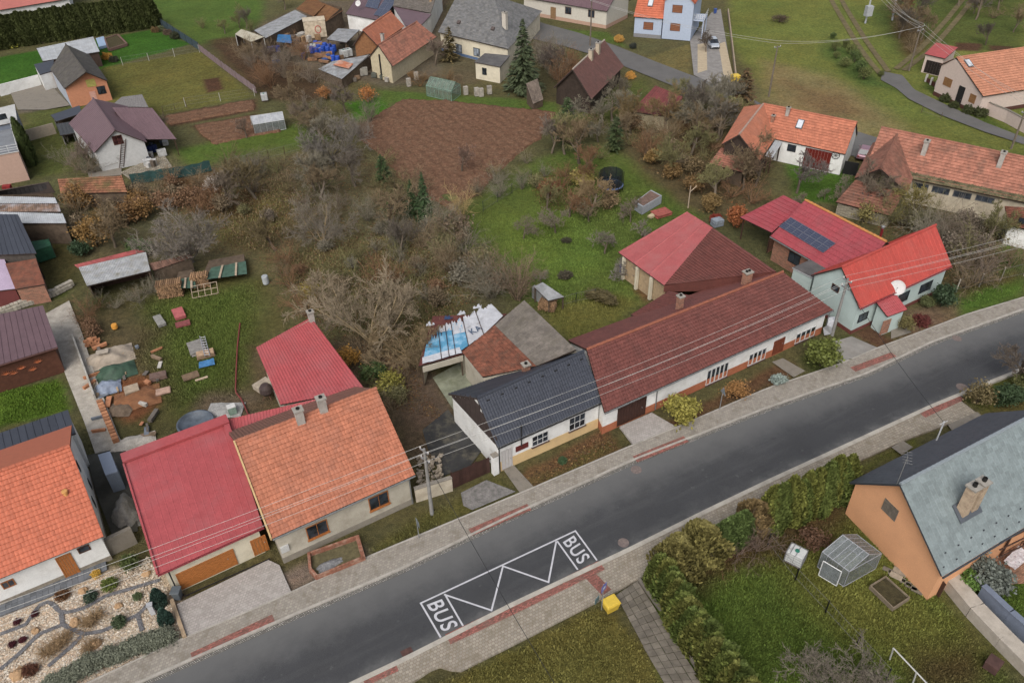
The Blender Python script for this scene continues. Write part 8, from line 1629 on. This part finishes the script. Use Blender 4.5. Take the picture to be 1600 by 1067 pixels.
for x,y in ((1571,877),(1587,888),(1609,870),(1592,855)): b = MB(); b.tube([P(x,y),P(x,y) + UP * .73],.03,5); b.build('leg',M_DKWOOD,tb)
crate(1549,1042,(.9,.8,.6),(88,62,56),'dark brown cart at the lower end of the retaining wall',.7,name='garden_cart',cat='cart')
pg = thing('pergola','dark timber pergola on the brick terrace at the right edge','pergola',P(1580,860))
for x,y in ((1562,870),(1600,852)): b = MB(); b.box(P(x,y),(.12,.12,2.2),.4); b.build('post',M_DKWOOD,pg)
for k in range(5): b = MB(); b.tube([P(1562,870,2.2) + V3(.3 * k,.6 * k,0),P(1640,832,2.2) + V3(.3 * k,.6 * k,0)],.06,4); b.build('beam',M_DKWOOD,pg)
# trampoline, planter, orchard clutter
tp = thing('trampoline','round trampoline with dark safety net in the orchard','trampoline',P(954,297)); p = P(954,297); b = MB(); b.lathe(p + UP * .75,[(1.5,0),(1.5,.05),(1.3,.06),(.01,.0)],24); b.build('mat',mat('trampoline bed',(62,74,96),.7,.1),tp); b = MB()
for k in range(24): a0,a1 = 6.283 * k / 24,6.283 * (k + 1) / 24; b.tube([p + V3(1.55 * math.cos(a0),1.55 * math.sin(a0),.8),p + V3(1.55 * math.cos(a1),1.55 * math.sin(a1),.8)],.1,5)
b.build('pad',mat('blue pad',(92,112,150),.6,.1),tp)
for k in range(6): a0 = 6.283 * k / 6; b = MB(); b.tube([p + V3(1.6 * math.cos(a0),1.6 * math.sin(a0),0),p + V3(1.6 * math.cos(a0),1.6 * math.sin(a0),2.6)],.05,6); b.build('pole',MATS['black fence post'],tp)
b = MB(); b.lathe(p + UP * .85,[(1.5,0),(1.5,1.75)],24); b.f = b.f[:-2]; b.m = b.m[:-2]; b.rnd = b.rnd[:-2]; b.build('net',clear_glass('dark net',(40,48,54),.8),tp)
pl = thing('planter_box','raised zinc planter box beside the pinkish red roof','planter',P(1012,322)); q = [P(x,y) for x,y in ((991,328),(1003,336),(1033,318),(1016,309))]; b = MB(); b.prism(q,1.1); b.build('box',mat('zinc sheet',(168,174,180),.5,.12),pl); b = MB(); c_ = sum(q) / 4; b.prism([c_ + (p_ - c_) * .88 + UP * 1.1 for p_ in q],.02); b.build('soil',mat('dry soil',(120,96,84),.95,.3,4),pl)
stack(1033,335,(2.2,1.6,.4),.5,(176,92,80),'heap of red roof sheets behind the pinkish red roof',4); stack(1020,338,(1.5,.6,.3),.8,(206,190,150),'pale timber offcuts beside the red sheet heap',3); stack(1120,352,(1.3,1.0,.9),.4,(150,160,172),'pale blue chest behind the hipped wing',2)
wp_ = thing('timber_posts','thin pale timber post standing by the hedge bushes','post',P(1075,325)); b = MB(); b.tube([P(1075,325),P(1075,325) + V3(0,0,3)],.07,6); b.build('post',MATS['pale plank'],wp_); b = MB(); b.tube([P(1075,325) + UP * 2.2,P(1075,325) + V3(.8,.2,2.9)],.05,6); b.build('brace',MATS['pale plank'],wp_)
# cars
def car(px,py,rz,c,label,name='parked_car'):
    """hatchback: body shell lofted from cross sections, cabin glass, wheels, lamps"""
    p = P(px,py); t = thing(name,label,'car',p); u,v = V3(math.cos(rz),math.sin(rz),0),V3(-math.sin(rz),math.cos(rz),0); B = lambda x,y,z_: p + u * x + v * y + UP * z_
    st = [(-2.05,.62,.35,.72),(-1.95,.8,.28,.9),(-1.2,.86,.24,.98),(0,.87,.24,.96),(1.1,.86,.24,.9),(1.8,.8,.26,.78),(2.08,.6,.34,.62)]; b = MB(); vs = []
    for x,w,z0,z1 in st: vs += [B(x,-w,z0),B(x,-w * 1.0,z0 + (z1 - z0) * .6),B(x,-w * .88,z1),B(x,w * .88,z1),B(x,w,z0 + (z1 - z0) * .6),B(x,w,z0)]
    n = 6; fs = [(i * n + j,i * n + (j + 1) % n,(i + 1) * n + (j + 1) % n,(i + 1) * n + j) for i in range(len(st) - 1) for j in range(n)] + [tuple(range(n - 1,-1,-1)),tuple(range((len(st) - 1) * n,len(st) * n))]; b.add(vs,fs); M_ = mat('car paint %d' % c[0],c,.3,.04,2,spec=.6,metal=.3); b.build('body',M_,t,smooth=False,bevel=.05)
    b = MB(); lo_ = [B(-1.75,-.74,.92),B(1.0,-.74,.9),B(1.0,.74,.9),B(-1.75,.74,.92)]; hi_ = [B(-1.3,-.58,1.44),B(.25,-.6,1.44),B(.25,.6,1.44),B(-1.3,.58,1.44)]; b.add(lo_ + hi_,[(0,1,5,4),(1,2,6,5),(2,3,7,6),(3,0,4,7)]); b.build('window',glass_mat('car glass',(40,46,54)),t); b = MB(); b.add(hi_ + [h_ + UP * .05 for h_ in hi_],[(0,1,5,4),(1,2,6,5),(2,3,7,6),(3,0,4,7),(4,5,6,7)]); b.build('car_roof',M_,t,bevel=.03)
    for x in (-1.3,1.35):
        for s_ in (-1,1): b = MB(); b.tube([B(x,s_ * .68,.31),B(x,s_ * .88,.31)],.31,14); w_ = b.build('wheel',plain('tyre rubber',(32,32,34),.9),t); b = MB(); b.tube([B(x,s_ * .88,.31),B(x,s_ * .9,.31)],.19,10); b.build('rim',M_ALU,w_)
    for s_ in (-1,1): b = MB(); b.obox(B(2.0,s_ * .55 - .16,.58),u * .06,v * .32,UP * .14); b.build('headlight',plain('lamp glass',(216,220,226),.15),t); b = MB(); b.obox(B(-2.06,s_ * .55 - .14,.6),u * .04,v * .28,UP * .18); b.build('tail_light',plain('tail red',(150,30,30),.2),t); b = MB(); b.obox(B(.75,s_ * .92 - .08,.95),u * .12,v * .16,UP * .12); b.build('mirror',M_,t)
    b = MB(); b.obox(B(2.05,-.5,.4),u * .05,v * 1.0,UP * .12); b.build('grille',plain('grille black',(30,30,32)),t); return t
car(1114,73,rad(-90),(196,204,214),'silver car parked on the drive of the pale blue house'); car(1350,244,rad(60),(176,132,146),'pinkish red car behind the white house with red gates')
sheet('asphalt_yard',[(1340,206),(1372,216),(1362,250),(1335,246)],.03,M_LANE); wall('solid_gate',[(1316,270),(1338,274)],1.7,.1,plain('black panel',(30,30,32)),'black solid gate beside the red gated house','gate')
# upper left garden pieces
pc = thing('pool_cover','small light blue pool cover on the upper lawn','pool',P(160,78)); b = MB(); b.prism([P(x,y) for x,y in ((151,64),(163,61),(169,74),(156,78))],.5); b.build('cover',mat('pale blue cover',(160,186,216),.5,.06),pc); pb = thing('planter_bed','brown timber bed beside the pool cover','raised bed',P(182,70)); q = [P(x,y) for x,y in ((166,64),(184,58),(198,72),(172,80))]
for i in range(4): b = MB(); a,e = q[i],q[(i + 1) % 4]; d = nrm(e - a); b.obox(a,e - a,V3(-d[1],d[0],0) * .3,UP * (.5 + .004 * i)); b.build('board',mat('brown planter',(122,94,84),.85,.15),pb)
b = MB(); b.poly([p_ + UP * .35 for p_ in q]); b.build('soil',MATS['bed soil'],pb); gt = thing('garden_tent','dark green mesh cage beside the black roofed building','cage',P(72,398)); b = MB(); b.prism([P(x,y) for x,y in ((54,396),(84,392),(88,402),(58,412))],1.6); b.build('mesh_cover',mat('bottle green mesh',(44,96,68),.7,.35,2),gt); b = MB()
for x,y in ((54,396),(84,392),(88,402),(58,412)): b.tube([P(x,y),P(x,y) + UP * 1.75],.05,5)
b.build('pole',MATS['green fence post'],gt); bn = crate(46,458,(2.6,1.0,.9),(196,124,74),'orange wooden bench chest in front of the brick block',.15,name='bench_chest',cat='bench')
crate(14,300,(1.0,.8,.9),(150,40,40),'red cooker beside the peach house',.2,name='cooker',cat='appliance'); crate(232,258,(1.1,.8,.8),(186,186,184),'white garden table under the carport',.3,name='garden_table',cat='table'); crate(254,243,(1.2,.9,.8),(190,190,188),'white plastic chair at the carport edge',.5,name='plastic_chair',cat='chair')
sheet('stone_terrace',[(188,270),(205,262),(255,240),(270,262),(205,282)],.04,paver_mat('flagstones',(150,142,126),.5,.4,(112,104,88),.4,(120,112,96),.15,.04)); wall('plank_gate',[(1455,915),(1468,932)],1.4,.08,M_DKWOOD,'dark brown plank gate at the foot of the orange gable','gate')
sheet('yard_slab',[(136,268),(176,245),(190,262),(190,278),(140,280)],.03,M_CONC); sheet('yard_slab',[(16,145),(75,128),(95,150),(110,165),(70,172),(28,172)],.02,M_CONC)
rh = shed('red_roof_house','flat pinkish red roof behind the high hedge at the corner',P(-60,26,4.5),P(110,-2,4.5),P(100,-50,6.5),P(-60,-20,6.5),'flat',roof_mat('salmon red roof',(196,112,100),.08,.7,.1),M_WHITE,cat='house',ov=.4)
crate(1402,472,(1.2,1.0,1.0),(170,160,160),'pale cluttered garden chairs before the mint house',.5,name='garden_chairs',cat='chairs'); wb = thing('white_canopy','white folded canopy at the gap between long house and mint house','canopy',P(1296,524)); b = MB(); b.add([P(1288,524),P(1299,522),P(1300,512,1.2),P(1293,508,1.8),P(1286,512,1.2)],[(0,1,2,3,4)]); b.prism([P(1288,524),P(1299,522),P(1299,515),P(1289,516)],1.6); b.build('cover',plain('canopy white',(214,216,222)),wb)
rl = thing('rubble_bank','bank of broken stones between the tiled house and the tarred slab','rubble',P(670,740)); stones_ = np.random.default_rng(4)
for k in range(130): x,y = stones_.uniform(652,690),0; y = stones_.uniform(715,770); b = MB(); s = stones_.uniform(.07,.2); b.box(P(x,y) - UP * .05 + UP * stones_.uniform(0,.3),(s * 1.6,s * 1.2,s),stones_.uniform(0,3)); b.v[0] = b.v[0] + stones_.normal(size=(8,3)) * s * .12; b.build('stone',mat('rubble stone',(176,162,142),.9,.2,4,dirt=(120,104,88),rnd=.3),rl)
# loose building rubbish of the left yard and more junk above
rk_ = random.Random(77)
for i in range(30):
    x,y = rk_.uniform(140,250),rk_.uniform(535,685)
    crate(x,y,(rk_.uniform(.3,1.5),rk_.uniform(.1,.45),rk_.uniform(.06,.3)),rk_.choice([(176,150,116),(140,118,94),(196,190,180),(112,104,96),(190,128,88),(120,128,138)]),'board or offcut littering the building yard',rk_.uniform(-1.5,1.5),0,'timber','timber',group='offcuts of the building yard')
for i in range(26):
    x,y = rk_.uniform(425,560),rk_.uniform(30,98)
    crate(x,y,(rk_.uniform(.5,1.6),rk_.uniform(.4,1.2),rk_.uniform(.3,1.3)),rk_.choice([(196,190,180),(120,96,76),(172,146,112),(88,90,96),(206,204,198),(60,90,150),(148,112,84)]),'odd box or appliance dumped in the junk yard',rk_.uniform(0,1.5),group='dumped boxes of the junk yard')
for i in range(10):
    x,y = rk_.uniform(228,262),rk_.uniform(222,262)
    crate(x,y,(rk_.uniform(.3,.9),rk_.uniform(.3,.8),rk_.uniform(.3,.9)),rk_.choice([(190,188,184),(120,40,38),(104,92,80),(70,74,84)]),'small item of clutter under the mauve carport',rk_.uniform(0,1.5),group='clutter under the carport')
# ---------------------------------------------------------------- look-alikes are told apart by their place in their row or thicket
_O1 = ['','first','second','third','fourth','fifth','sixth','seventh','eighth','ninth','tenth','eleventh','twelfth','thirteenth','fourteenth','fifteenth','sixteenth','seventeenth','eighteenth','nineteenth']
_TENS = {2: ('twentieth','twenty'),3: ('thirtieth','thirty'),4: ('fortieth','forty'),5: ('fiftieth','fifty')}
def ordinal(k):
    if k < 20: return _O1[k]
    t,u = divmod(k,10); return _TENS[t][0] if u == 0 else _TENS[t][1] + '-' + _O1[u]
def across(o):
    v = np.array(o.location) - ORG; return float(v @ cR / (v @ cF))
groups = {}
for o in scene.objects:
    if o.parent is None and o.get('group') and o.get('label'): groups.setdefault((o['group'],o['label']),[]).append(o)
for (g,l),os_ in groups.items():
    if len(os_) < 2: continue
    for k,o in enumerate(sorted(os_,key=across)):
        w = f'{l}, {ordinal(k + 1)} from the left'
        if len(w.split()) <= 16: o['label'] = w
